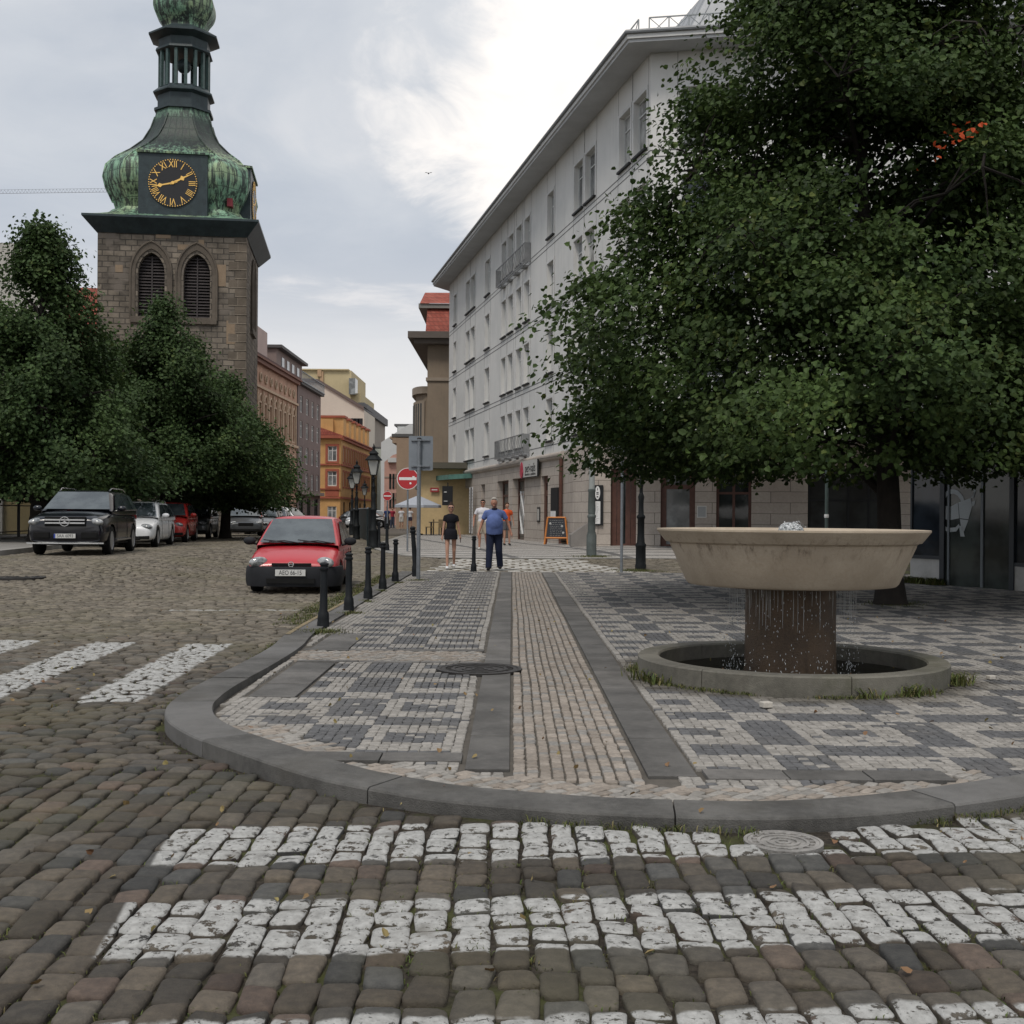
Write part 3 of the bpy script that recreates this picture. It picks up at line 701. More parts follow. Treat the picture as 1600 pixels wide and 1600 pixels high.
# ================================================================== bollards
BLK = pm('black_enamel', (.008,.010,.012), .6, .3, 6, .15, 60, spec=.25)
def bollard_mesh(o, h):
    k = h/.82
    MB().lathe([(.075,-.02),(.075,.05),(.070,.075),(.072,.10),(.066,.17),(.050,.20),(.046,.40),(.041,.70*k),(.041,.715*k)], 20).build('shaft', BLK, o, smooth=True)
    MB().lathe([(.052,.712*k),(.058,.725*k),(.058,.745*k),(.045,.755*k),(.046,.775*k),(.056,.782*k),(.056,.80*k),(.03,.815*k),(0,.82*k)], 20).build('cap', BLK, o, smooth=True)
def bollards():
    G = 'black iron bollards along the pavement edge'
    data = [(505,981,880,'tallest looking black bollard, nearest the camera in the kerb row'),(545,956,865,'second black bollard of the kerb row, beside the red car\'s front wheel'),
            (575,938,856,'third black bollard of the kerb row, behind the red car\'s mirror'),(598,923,849,'fourth black bollard of the kerb row, ahead of the red car\'s rear'),
            (617.5,911,844,'fifth black bollard of the kerb row, nearest the grey sign post'),(740,896,839,'lone black bollard standing between the walking woman and man')]
    p0 = None
    for px, pb, pt, lab in data:
        lift = PZ if px < 700 else .02
        p = gnd(px, pb-2, lift); h = (pb-pt)*p.y/F
        if p0 is None: o = thing('bollard', lab, 'bollard', p, group=G); bollard_mesh(o, .82); p0 = o
        else: o = copy_tree(p0); o.location = p; o['label'] = lab
        o.scale = (1,1,h/.82); o.rotation_euler = (random.uniform(-.01,.01), random.uniform(-.01,.01), random.uniform(0,3))
    # leaning one behind the sign post and the ones at the far corner
    for px, pb, pt, lean, lab in ((650,902,822,(0,-.075,0),'leaning black bollard just behind the grey sign post'),(592,856,815,(0,0,0),'black bollard at the far kerb beside the dark lamp post'),(604.5,860,817,(0,0,0),'black bollard at the far kerb left of the distant sign pole')):
        p = gnd(px, pb, .02); o = copy_tree(p0); o.location = p; o['label'] = lab; h = (pb-pt)*p.y/F
        o.scale = (1.15,1.15,h/.82); o.rotation_euler = lean
bollards()

# ================================================================== sign posts
GALV = pm('galvanised', (.20,.22,.24), .5, .2, 5, .2, 60, metal=.35, dirtz=(.12,.12,.12))
SIGNGREY = pm('sign_back', (.20,.225,.25), .6, .12, 2, metal=.1)
REDS = emit_free('sign_red', (.42,.022,.028), .4); WHT = emit_free('sign_white', (.70,.70,.69), .5); DKP = emit_free('dark_plastic', (.02,.02,.022), .5)
def no_entry(o, z, r, stickers=False, facing=0.0, yoff=-.045):
    M = Matrix.Translation((0,0,z)) @ Matrix.Rotation(facing, 4, 'Z') @ Matrix.Translation((0,yoff,0)) @ Matrix.Rotation(R(90),4,'X')
    d = MB().lathe([(0,-.004),(r,-.004),(r,.002),(r*.965,.003),(r*.965,.001),(0,.001)], 48, M=M).build('sign_plate', WHT, o)
    MB().lathe([(0,.002),(r*.94,.002),(r*.94,.0045),(0,.0046)], 48, M=M).build('red_disc', REDS, d)
    mb = MB(); mb.box((-r*.80,-r*.13,.0047),(r*.80,r*.13,.0075), M)
    if stickers:
        mb.box((r*.42,r*.13,.0047),(r*.62,r*.24,.0072), M); mb.lathe([(0,.0047),(r*.10,.0047),(r*.10,.0075),(0,.0075)], 12, M=M, c=(r*.25,-r*.42,0))
    mb.build('white_bar', WHT, d)
def posts():
    p = gnd(653.5, 906, PZ); D = p.y; k = D/F
    o = thing('sign_post', 'tall grey steel post with the blank back of a square traffic sign', 'sign post', p)
    h = at(0,0,D).z-p.z
    ztop = at(656,687,D).z-p.z
    MB().lathe([(.042,-.1),(.042,ztop)], 16).build('pole', GALV, o, smooth=True); MB().lathe([(.046,ztop-.01),(.046,ztop+.03),(.03,ztop+.045),(0,ztop+.048)],16).build('cap', DKP, o, smooth=True)
    z1 = at(656,681,D).z-p.z; z0 = at(656,735,D).z-p.z; x0 = -19*k; x1 = 19*k
    mb = MB(); r = .03; pts = []
    for cxx, cz, a0 in ((x1-r,z1-r,0),(x0+r,z1-r,90),(x0+r,z0+r,180),(x1-r,z0+r,270)):
        for i in range(5): a = R(a0+i*22.5); pts.append((cxx+r*math.cos(a), cz+r*math.sin(a)))
    Mx = Matrix(((1,0,0,.03),(0,0,1,.055),(0,1,0,0),(0,0,0,1)))
    mb.prism(pts, 0, .004, Mx); s = mb.build('sign_panel', SIGNGREY, o)
    for zz in (z0+.09, z1-.09): MB().box((-.17,.02,zz-.012),(.22,.052,zz+.012)).box((-.05,-.05,zz-.014),(.05,.03,zz+.014)).build('bracket', GALV, o)
    # no-entry signs
    p = gnd(636.5, 861, .03); o = thing('road_sign', 'larger red and white no entry sign with a sticker, on a thin grey pole', 'road sign', p, group='no entry signs')
    zc = at(636.5,748,p.y).z-p.z; MB().lathe([(.03,-.1),(.03,zc+.35)],12).build('pole', GALV, o, smooth=True); no_entry(o, zc, 17*p.y/F, True)
    p = gnd(605, 838, .03); p = at(605,838,52); p.z = gf(p.x,52)+.03; o = thing('road_sign', 'smaller red and white no entry sign farther up the street beside a lamp', 'road sign', p, group='no entry signs')
    zc = at(605,775,p.y).z-p.z; MB().lathe([(.03,-.1),(.03,zc+.25)],12).build('pole', GALV, o, smooth=True); no_entry(o, zc, 7.2*p.y/F)
    # thin pole at the right whose sign is up in the leaves
    p = gnd(971, 894, .02); o = thing('sign_post', 'thin grey pole between two lamp posts, its top hidden in the leaves', 'sign post', p)
    MB().lathe([(.035,-.1),(.035,3.6)],14).build('pole', GALV, o, smooth=True); MB().lathe([(.04,3.59),(.04,3.63),(0,3.64)],14).build('cap', DKP, o)
    MB().box((-.3,.04,2.95),(.3,.046,3.5)).build('sign_panel', SIGNGREY, o)
    p = at(1291,860,27); p.z = gf(p.x,27)+.02; o = thing('sign_post', 'slim green grey pole standing behind the fountain bowl', 'sign post', p)
    m = pm('green_pole', (.06,.085,.08), .5, .2, 4); MB().lathe([(.04,-.05),(.04,3.2)],12).build('pole', m, o, smooth=True); MB().lathe([(.05,1.38),(.055,1.42),(.05,1.46)],12).build('clamp', WHT, o)
posts()

# ================================================================== gas lamps
IRN = pm('lamp_iron', (.009,.011,.012), .6, .3, 6, .2, 60, spec=.22)
LGL = NT('lantern_glass'); _tc = LGL.n('TexCoord').outputs['Object']; LGL.set(col=LGL.mix(LGL.noise(_tc,4,3),(.42,.43,.41),(.58,.58,.55)), rough=.25, spec=.5, trans=.25); LGL = LGL.mat
def lamp_build(o, hl=3.1, s=1.0):
    """ornate gas lamp: hl = height of the lantern's bottom"""
    MB().lathe([(.17,-.02),(.17,.10),(.155,.13),(.15,.55),(.165,.58),(.165,.62),(.12,.68),(.105,.9),(.105,1.28),(.13,1.31),(.13,1.35),(.085,1.40),(.075,1.7),(.095,1.85),(.055,1.95)], 16).build('base', IRN, o, smooth=True, angle=50)
    MB().lathe([(.055,1.94),(.05,2.1),(.065,2.12),(.065,2.15),(.042,2.18),(.036,hl-.15),(.06,hl-.12),(.06,hl-.09),(.03,hl-.05),(.03,hl)], 14).build('shaft', IRN, o, smooth=True, angle=50)
    L = MB().lathe([(.03,hl),(.14,hl+.01),(.14,hl+.03),(.02,hl+.03)], 4, a0=R(45))
    def fr(z): return .13+(.27-.13)*(z-hl)/.52
    for k in range(4):
        a = R(45+90*k); b = R(135+90*k); z0, z1 = hl+.02, hl+.54
        L.tube([(fr(z0)*math.cos(a),fr(z0)*math.sin(a),z0),(fr(z1)*math.cos(a),fr(z1)*math.sin(a),z1)], .014, 6)
        L.tube([(fr(z1)*math.cos(a),fr(z1)*math.sin(a),z1),(fr(z1)*math.cos(b),fr(z1)*math.sin(b),z1)], .018, 6)
    L = L.build('lantern_frame', IRN, o)
    mg = MB()
    for k in range(4):
        a = R(45+90*k); b = R(135+90*k); z0, z1 = hl+.03, hl+.53
        mg.add([(fr(z)*.96*math.cos(q),fr(z)*.96*math.sin(q),z) for q,z in ((a,z0),(b,z0),(b,z1),(a,z1))], [(0,1,2,3)])
    mg.build('lantern_glass', LGL, L)
    MB().lathe([(.31,hl+.53),(.31,hl+.56),(.17,hl+.70),(.15,hl+.70),(.15,hl+.76),(.19,hl+.77),(.10,hl+.86),(.045,hl+.90),(.045,hl+.95),(.065,hl+.99),(.03,hl+1.04),(.01,hl+1.13),(0,hl+1.13)], 8, a0=R(22.5)).build('lantern_roof', IRN, o, smooth=True, angle=30)
def lamps():
    G = 'black gas lamps standing along the street'
    p = at(583,858,41.5); p.z = gf(p.x,41.5)+.03; top = at(583,694,41.5).z-p.z
    o = thing('street_lamp','tallest looking black gas lamp with glass lantern, beside the red and white signs','street lamp',p,group=G); lamp_build(o, top-1.1); first = o
    for px, py, D, lab in ((563,714,54,'black gas lamp left of the tallest looking one, rising behind the dark railing'),(556,735,64,'black gas lamp half hidden behind its neighbour in front of the orange house'),(575.5,748,86,'smallest and farthest black gas lamp, between the tallest one and the orange house')):
        c = copy_tree(first); c.location = (at(px,0,D).x+.0, D, gf(at(px,0,D).x,D)); c['label'] = lab
    p = gnd(1001, 889, .03); o = thing('street_lamp','black gas lamp post with ornate base at the right, lantern lost in the leaves','street lamp',p,group=G)
    lamp_build(o, 3.2); o.scale = (.85,.85,1)
    # grey green lighting mast
    p = gnd(924, 868, .02); o = thing('lamp_mast','thick grey green lighting mast with stepped base near the chalkboard','lamp mast',p)
    m = pm('mast_paint', (.085,.10,.095), .55, .25, 4, .1, 60, dirtz=(.05,.055,.05)); m2 = pm('mast_light', (.30,.32,.31), .5, .15, 4)
    MB().lathe([(.155,-.02),(.155,.62),(.13,.68),(.135,.72)],20).build('base', m, o, smooth=True, angle=50)
    MB().lathe([(.115,.72),(.115,1.15),(.135,1.18),(.135,1.24),(.105,1.27),(.12,1.4),(.105,1.95),(.12,1.98),(.12,2.04),(.09,2.06)],20).build('collar', m, o, smooth=True, angle=50)
    MB().lathe([(.088,2.05),(.075,6.4)],16).build('mast', m2, o, smooth=True)
    MB().tube([(0,0,6.35),(0,-.3,6.75),(-.2,-1.0,6.9)],.04,8).ell((-.25,-1.15,6.88),(.16,.32,.07)).build('lamp_head', m2, o, smooth=True)
    # dark curved guard railing panel at the far corner
    pa = gnd(552, 838, .02); pb = gnd(573, 853, .02); mb = MB(); n = 14; pts = []
    for i in range(n+1):
        t = i/n; q = pa.lerp(pb, t); q.x += .35*math.sin(t*math.pi); pts.append(q)
    zt = 1.36; vs = []; 
    for i, q in enumerate(pts):
        vs += [(q.x,q.y,q.z), (q.x,q.y,q.z+zt*(1-.0*i/n)), (q.x+.05,q.y+.03,q.z+zt), (q.x+.05,q.y+.03,q.z)]
    fs = [(4*i+c, 4*i+4+c, 4*i+4+(c+1)%4, 4*i+(c+1)%4) for i in range(n) for c in range(4)]+[(0,1,2,3),(4*n+3,4*n+2,4*n+1,4*n)]
    o = thing('guard_panel','dark green curved metal guard panel at the far street corner','guard panel',(0,0,0))
    MB().add(vs, fs).build('panel', pm('guard_paint',(.02,.032,.036),.5,.3,2), o)
    MB().tube([(q.x+.025,q.y,q.z+zt+.03) for q in pts], .03, 8).build('top_rail', GALV, o, smooth=True)
    mb = MB(); 
    for q in (pts[0], pts[7], pts[-1]): mb = MB(); mb.tube([(q.x+.1,q.y,q.z),(q.x+.1,q.y,q.z+zt+.05)], .04, 8).build('post', IRN, o, smooth=True)
lamps()
# ================================================================== facades with real openings
GL = glassy('window_glass'); GLD = glassy('shop_glass', (.012,.014,.014), .04, .45); GLW = glassy('curtained_glass', (.10,.105,.105), .08, .6)
GLC = glassy('pale_curtain_glass', (.17,.17,.165), .12, .5)
FRW = emit_free('frame_white', (.55,.56,.55), .5); FRB = pm('frame_brown', (.095,.042,.03), .5, .2, 6, .1, 60); FRD = emit_free('frame_dark', (.016,.017,.019), .55, spec=.25)
def wall_mb(mb, o, u, U, Z, ops, depth=.18, zb=0.0):
    """wall in the plane through o along u; openings (u0,u1,z0,z1); outward normal = u rotated -90 about z. Reveals go inward."""
    u = Vector((u[0],u[1],0)).normalized(); n = Vector((u.y,-u.x,0)); o = Vector(o)
    us = sorted({0.0, U}|{q[0] for q in ops}|{q[1] for q in ops}); zs = sorted({zb, Z}|{q[2] for q in ops}|{q[3] for q in ops})
    P = lambda a, z, d=0: tuple(o+u*a-n*d+Vector((0,0,z)))
    for i in range(len(us)-1):
        # merge vertical runs
        run = None
        for j in range(len(zs)-1):
            cu, cz = (us[i]+us[i+1])/2, (zs[j]+zs[j+1])/2
            hole = any(q[0] < cu < q[1] and q[2] < cz < q[3] for q in ops)
            if not hole: run = (run[0], zs[j+1]) if run else (zs[j], zs[j+1])
            if (hole or j == len(zs)-2) and run:
                mb.add([P(us[i],run[0]),P(us[i+1],run[0]),P(us[i+1],run[1]),P(us[i],run[1])], [(0,1,2,3)]); run = None
    for a,b,c,d in ops:
        mb.add([P(a,c),P(b,c),P(b,d),P(a,d),P(a,c,depth),P(b,c,depth),P(b,d,depth),P(a,d,depth)], [(0,4,5,1),(1,5,6,2),(2,6,7,3),(3,7,4,0)])
    return u, n
def win(parent, o, u, a, b, c, d, depth=.18, fm=None, gm=None, fw=.06, bars=(1,1), sill=True, transom=.3, sillm=None, name='window', label=None, sd=.10):
    fm = fm or FRW; gm = gm or GL
    u = Vector((u[0],u[1],0)).normalized(); n = Vector((u.y,-u.x,0)); o = Vector(o)
    M = Matrix.Identity(4); p = o+u*a-n*depth+Vector((0,0,c))
    for i in range(3): M[i][0]=u[i]; M[i][1]=(0,0,1)[i]; M[i][2]=n[i]; M[i][3]=p[i]
    w, h = b-a, d-c; mb = MB()
    mb.box((0,0,0),(fw,h,.06),M).box((w-fw,0,0),(w,h,.06),M).box((fw,0,0),(w-fw,fw,.06),M).box((fw,h-fw,0),(w-fw,h,.06),M)
    for k in range(bars[0]):
        x = w*(k+1)/(bars[0]+1); mb.box((x-fw*.45,fw,.001),(x+fw*.45,h-fw,.055),M)
    if bars[1]: zt = h*(1-transom); mb.box((fw,zt-fw*.4,.002),(w-fw,zt+fw*.4,.052),M)
    f = mb.build(name, fm, parent, nor=False)
    if label: f['label'] = label
    MB().add([(fw,fw,.02),(w-fw,fw,.02),(w-fw,h-fw,.02),(fw,h-fw,.02)], [(0,1,2,3)], M).build('pane', gm, f, nor=False)
    if sill: MB().box((-.06,-.07,depth-.02),(w+.06,-.002,depth+sd),M).build('sill', sillm or FRD, f)
    return f

# ================================================================== the long white building
def white_building():
    S = -.2194; C0 = Vector((4.32, 37.7, 0)); E = Vector((4.32+S*38.5, 76.2, 0))      # near corner, far end
    L = (C0-E).length; u = (C0-E).normalized(); n = Vector((u.y,-u.x,0))              # u runs from far end to near corner; n faces the street
    if n.x > 0: print('normal flip!')
    t = NT('white_render'); tc = t.n('TexCoord').outputs['Object']
    c = t.mix(t.ramp(t.noise(tc,.5,5),.35,.65), (.57,.57,.555), (.64,.635,.615)); mp = t.n('Mapping', {'Vector':tc,'Scale':(2.2,2.2,.12)}).outputs[0]
    c = t.mix(t.m('MULTIPLY', t.ramp(t.noise(mp,1.5,6,.7),.5,.8), .30), c, (.30,.30,.29)); t.set(col=c, rough=.85, normal=t.bump(t.noise(tc,50,4),.2,.005)); WR = t.mat
    TR = pm('pale_trim', (.58,.58,.57), .7, .08, 2); JN = pm('joint_dark', (.12,.12,.12), .9, .1, 2); SF = pm('soffit_grey', (.46,.47,.48), .8, .08, 1)
    STN = brick('stone_cladding', (.41,.36,.315), (.47,.42,.37), (.13,.115,.10), 1.1, .385, .010, .8, .35, .12)
    o = thing('white_building', 'long white five storey building with beige stone ground floor at the street corner', 'building', (0,0,0))
    ypos = lambda px: 12.6/((px-800)/F+.2194)
    def ua(px): y = ypos(px); return (Vector((2.18+S*(y-47.5), y, 0))-E).dot(u)
    cols = [(707,711.6),(726,732.4),(733.2,740.4),(756,763.4),(781.7,789),(791.7,800.0),(804.6,813),(816.8,825.8),(852.6,863),(894,908),(911,927),(963.7,982),(986,1007)]
    cu = []
    for a,b in cols:
        A, B = ua(a), ua(b); cu.append((A+.05, B-.02))
    rows = [(4.57,6.35),(7.45,9.28),(10.35,12.15),(13.25,15.1)]
    ops = [(a,b,c,d) for c,d in rows for a,b in cu]
    ZT = 16.15; ZG = 3.98
    mb = MB(); wall_mb(mb, E, u, L, ZT, ops, .22, ZG)
    # right-hand facade turning the corner
    u2 = Vector((1,-.18,0)).normalized(); cu2 = [(1.0,3.0),(4.6,6.6),(8.2,10.2),(11.8,13.8),(15.4,17.4),(19,21)]
    ops2 = [(a,b,c,d) for c,d in ((4.6,6.4),(7.45,9.3),(10.35,12.2),(13.2,15.0)) for a,b in cu2]
    wall_mb(mb, C0, u2, 24, ZT, ops2, .22, ZG); wall = mb.build('wall', WR, o, nor=False)
    # upper-floor underside, soffit, gable ends
    R2 = C0+u2*24; n2 = Vector((u2.y,-u2.x,0)); back = Vector((24, 78, 0))
    mb = MB(); q = [(E.x,E.y),(C0.x,C0.y),(R2.x,R2.y),(back.x,back.y)]
    mb.add([(x,y,ZG+.001) for x,y in q], [(0,1,2,3)]).add([(E.x,E.y,0),(back.x,back.y,0),(back.x,back.y,ZT),(E.x,E.y,ZT)],[(0,1,2,3)]).build('underside', SF, o, nor=False)
    # eaves: projecting slab with pale fascia
    ov = .95; a = E+n*ov-u*.6; b0 = C0+n*ov; 
    # intersection of offset lines
    def isect(p, d, q, e):
        k = ((q-p).x*e.y-(q-p).y*e.x)/(d.x*e.y-d.y*e.x); return p+d*k
    cc = isect(E+n*ov, u, C0+n2*ov, u2); r = C0+n2*ov+u2*24.5
    for name, z0, z1, mat_, gs in (('eaves', ZT, ZT+.10, SF, 0),('fascia', ZT+.101, ZT+.30, TR, .06)):
        a_ = E+n*(ov+gs)-u*.6; c_ = isect(E+n*(ov+gs), u, C0+n2*(ov+gs), u2); r_ = C0+n2*(ov+gs)+u2*24.5
        MB().prism([(a_.x,a_.y),(c_.x,c_.y),(r_.x,r_.y),(24.5,79),(E.x+.3,79)], z0, z1).build(name, mat_, o)
    pts = [E+n*(ov+.09)-u*.6, isect(E+n*(ov+.09), u, C0+n2*(ov+.09), u2), C0+n2*(ov+.09)+u2*24.5]
    MB().tube([(p.x,p.y,ZT+.30) for p in pts], .07, 8).build('gutter', pm('gutter_zinc',(.20,.21,.22),.5,.1,3), o, smooth=True)
    # mansard attic set back, with slanted roof and balustrade
    zc = pm('zinc_roof', (.30,.31,.32), .45, .1, 2, metal=.3)
    ins = 1.15; e1 = E-n*ins; c1 = isect(E-n*ins, u, C0-n2*ins, u2); r1 = C0-n2*ins+u2*24; ins2 = 2.9; e2 = E-n*ins2; c2 = isect(E-n*ins2, u, C0-n2*ins2, u2); r2_ = C0-n2*ins2+u2*24
    zt0, zt1 = ZT+.3, ZT+3.4
    MB().add([(e1.x,e1.y,zt0),(c1.x,c1.y,zt0),(r1.x,r1.y,zt0),(e2.x,e2.y,zt1),(c2.x,c2.y,zt1),(r2_.x,r2_.y,zt1),(24,78,zt1),(24,78,zt0)], [(0,1,4,3),(1,2,5,4),(3,4,5,6)]).build('mansard_roof', zc, o, nor=False)
    mb = MB()     # standing seams
    for k in range(40):
        p = c1.lerp(e1, k/40*.98+.01); q_ = c2.lerp(e2, k/40*.98+.01); mb.tube([(p.x,p.y,zt0),(q_.x,q_.y,zt1)], .02, 4)
    for k in range(24):
        p = c1.lerp(r1, k/24*.98+.01); q_ = c2.lerp(r2_, k/24*.98+.01); mb.tube([(p.x,p.y,zt0),(q_.x,q_.y,zt1)], .02, 4)
    mb.build('roof_seams', zc, o)
    # attic dormer with tall windows on the corner
    dz = c1+u2*1.9; mb = MB(); M = frame((dz.x,dz.y,0), u2); dops = [(.5,1.3,ZT+.5,ZT+2.7),(1.6,2.4,ZT+.5,ZT+2.7),(3.2,4.0,ZT+.5,ZT+2.7),(4.3,5.1,ZT+.5,ZT+2.7)]
    dn = n2*.45; do = Vector((dz.x,dz.y,0))+dn
    wall_mb(mb, do, u2, 5.6, ZT+3.1, dops, .1, ZT+.3); bk = do-n2*3; mb.add([tuple(do+Vector((0,0,ZT+.3))), tuple(bk+Vector((0,0,ZT+.3))), tuple(bk+Vector((0,0,ZT+3.1))), tuple(do+Vector((0,0,ZT+3.1)))],[(0,1,2,3)])
    mb.add([tuple(v+Vector((0,0,ZT+3.1))) for v in (do-u2*.15+n2*.15, do+u2*5.8+n2*.15, do+u2*5.8-n2*3, do-u2*.15-n2*3)], [(0,1,2,3)])
    dm = mb.build('dormer', pm('dormer_grey',(.36,.38,.40),.7,.08,2), o, nor=False)
    for q in dops: win(o, do, u2, *q, depth=.1, bars=(0,1), sill=False, gm=GLW)
    mb = MB()
    def rail(p, q, z, h, step=1.15, cross=True):
        Lr = (q-p).length; m = max(1, round(Lr/step)); 
        for zz in (z+.05, z+h): mb.tube([(p.x,p.y,zz),(q.x,q.y,zz)], .025, 5)
        for i in range(m+1):
            a = p.lerp(q, i/m); mb.tube([(a.x,a.y,z),(a.x,a.y,z+h)], .022, 5)
            if i < m and cross:
                b = p.lerp(q, (i+1)/m); mb.tube([(a.x,a.y,z+.05),(b.x,b.y,z+h)], .014, 4).tube([(a.x,a.y,z+h),(b.x,b.y,z+.05)], .014, 4)
    k0 = C0+n2*.55+n*.0; rail(cc+u2*.6-n2*.45, cc+u2*16-n2*.45, ZT+.3, .62, .62); rail(cc-n*.45-u*.4, cc-n*.45-u*1.9, ZT+.3, .62, .62)
    mb.build('roof_railing', pm('rail_grey',(.28,.30,.31),.5,.1,4), o)
    # windows
    random.seed(9)
    def surr(f, M, a, b, c, d): MB().box((a-.12,c-.02,.001),(a-.01,d+.12,.03),M).box((b+.01,c-.02,.001),(b+.12,d+.12,.03),M).box((a-.01,d+.01,.001),(b+.01,d+.12,.03),M).build('surround', TR, f)
    for c,d in rows:
        for a,b in cu: surr(win(o, E, u, a, b, c, d, depth=.22, bars=(0,1), transom=.27, gm=random.choice([GLC,GLW,GLC]), sill=True), frame((E.x,E.y,0), u), a, b, c, d)
    for q in ops2: surr(win(o, C0, u2, *q, depth=.22, bars=(1,1), transom=.3, gm=random.choice([GL,GLW,GL]), sill=True), frame((C0.x,C0.y,0), u2), *q)
    # storey bands and panel joints
    Mx = frame((E.x,E.y,0), u); Mx2 = frame((C0.x,C0.y,0), u2)
    mb = MB()
    for c,d in rows:
        for zz in (c-.42, c-.22):
            if zz > 4.2 : mb.box((.1,zz,.001),(L,zz+.03,.008),Mx).box((0,zz,.001),(24,zz+.03,.008),Mx2)
    for a,b in cu:
        for x in (a-.16, b+.145):
            mb.box((x,ZG+.1,.001),(x+.014,ZT-.02,.006),Mx)
    for a,b in cu2:
        for x in (a-.16, b+.145): mb.box((x,ZG+.1,.001),(x+.014,ZT-.02,.006),Mx2)
    mb.build('panel_joint', JN, o)
    # cornice above the ground floor
    e_, c_ = E+n*.0, C0
    mb = MB(); uL = ua(881); prof = [(0,3.72),(.06,3.72),(.13,3.80),(.17,3.90),(.13,3.99),(0,4.02)]
    vs = []; 
    for uu in (0.0, uL): vs += [tuple(E+u*uu+n*(dd+.002)+Vector((0,0,z))) for dd,z in prof]
    mb.add(vs, [(i,i+1,6+i+1,6+i) for i in range(5)]+[tuple(range(5,-1,-1)), tuple(range(6,12))]).build('cornice', STN, o, smooth=True, angle=60)
    # ground floor, left face
    g0 = .12
    gd = [(ua(720),ua(737),g0,2.95),(ua(751.5),ua(757.7),g0,3.05),(ua(777),ua(794.5),g0,3.12),(ua(800.6),ua(819.5),g0,3.15),(ua(845.6),ua(856),g0,3.1)]
    gd = [tuple(q) for q in gd]
    mb = MB(); wall_mb(mb, E, u, uL, 3.72, gd, .45, -.2)
    cut = E+u*uL; w1 = Vector((2.84,42.6,0)); w2 = Vector((13.9,40.7,0))
    jog = Vector((2.3,44.6,0)); u3 = (w2-w1).normalized(); n3 = Vector((u3.y,-u3.x,0))
    xa = lambda px, W=w1, U3=u3: (lambda tt: (W.x-tt*W.y)/(tt*U3.y-U3.x))((px-800)/F)
    gr = [(xa(954),xa(994),.2,3.1),(xa(1032),xa(1086),.2,3.2),(xa(1119),xa(1174),.9,3.2),(xa(1262),xa(1390),.8,3.1)]
    wall_mb(mb, w1, u3, (w2-w1).length, ZG, gr, .3, -.2); wall_mb(mb, cut-n*0, jog-cut, (jog-cut).length, ZG, [], .1, -.2); wall_mb(mb, jog, w1-jog, (w1-jog).length, ZG, [], .1, -.2)
    mb.build('ground_floor_wall', STN, o, nor=False)
    # shop fronts
    def door(q, U0, UU, fm, gm, depth, name='door', bars=(0,1), label=None, fw=.13, tr=.25): win(o, U0, UU, *q, depth=depth, fm=fm, gm=gm, fw=fw, bars=bars, sill=False, name=name, transom=tr, label=label)
    lightdoor = pm('pale_door', (.40,.38,.36), .6, .08, 2)
    door(gd[0], E, u, FRD, lightdoor, .30, fw=.06, bars=(1,1), label='pale panelled entrance under the green canopy'); door(gd[1], E, u, FRB, GLD, .30)
    door(gd[2], E, u, FRB, GLD, .35, name='shop_window', bars=(1,1)); door(gd[3], E, u, FRB, GLD, .35, bars=(1,1)); door(gd[4], E, u, FRB, GLD, .2, fw=.3)
    door(gr[0], w1, u3, FRB, GLD, .25, bars=(2,0), fw=.2); door(gr[1], w1, u3, FRB, GLW, .2, fw=.2); door(gr[2], w1, u3, FRB, GLD, .2, name='shop_window', bars=(1,1), fw=.1, tr=.42); door(gr[3], w1, u3, FRD, GLD, .15, name='shop_window', bars=(3,1), fw=.08, tr=.48)
    # white etched pattern on the shop window
    a,b,c,d = gd[3]; Mg = frame(tuple(E+u*(a+.35)-n*.30+Vector((0,0,.5))), u); mb = MB(); wd = (b-a)*.5
    for k in range(6):
        x = wd*(k+.5)/6; pts = [(x+.10*math.sin(i*.8+k*1.3), i*.17, .0) for i in range(13)]; mb.tube([tuple(Mg@Vector(p)) for p in pts], .022, 5)
    mb.build('window_decal', WHT, o)
    # brown downpipes
    for pu in (ua(884.5),):
        p = E+u*min(pu,uL-.1)+n*.1; MB().tube([(p.x,p.y,.1),(p.x,p.y,3.7)], .075, 10).build('downpipe', FRB, o, smooth=True)
    # balconies
    for zr0, zr1 in ((4.22,5.10),(12.92,13.80)):
        mb = MB(); a, b = cu[4][0]-.15, cu[7][1]+.15; M_ = Mx; random.seed(4)
        for zz in (zr0, zr1): mb.box((a,zz-.02,.26),(b,zz+.02,.30),M_)
        for s_ in (a,b): mb.box((s_-.02,zr0,.0),(s_+.02,zr1,.30),M_)
        m = 34
        for i in range(m+1):
            x = a+(b-a)*i/m; pts = [tuple(M_@Vector((x+.045*math.sin(k_/10*6.28*2+(i%2)*3.14), zr0+(zr1-zr0)*k_/10, .28))) for k_ in range(11)]; mb.tube(pts, .009, 4)
            if i % 4 == 0: mb.box((x-.014,zr0,.265),(x+.014,zr1,.295),M_)
        for i in range(4): x = a+(b-a)*(i+.5)/4; mb.box((x-.3,zr0-.12,.0),(x+.3,zr0-.04,.26),M_)
        mb.build('balcony', pm('balcony_iron',(.20,.205,.21),.5,.15,6), o)
    # green glass canopy over the entrance
    a0 = ua(703); b0 = ua(738); z = 3.72
    can = MB(); p = [E+u*a0, E+u*b0]; vs = []
    for q, ex in ((p[0],2.3),(p[1],1.4)):
        vs += [tuple(q+n*.01+Vector((0,0,z+.05))), tuple(q+n*ex+Vector((0,0,z-.05))), tuple(q+n*ex+Vector((0,0,z-.32))), tuple(q+n*.01+Vector((0,0,z-.22)))]
    can.add(vs, [(0,1,5,4),(1,2,6,5),(2,3,7,6),(3,0,4,7),(0,3,2,1),(4,5,6,7)]); can.build('entrance_canopy', pm('verdigris',(.09,.20,.17),.5,.25,2,dirtz=(.04,.09,.08)), o)
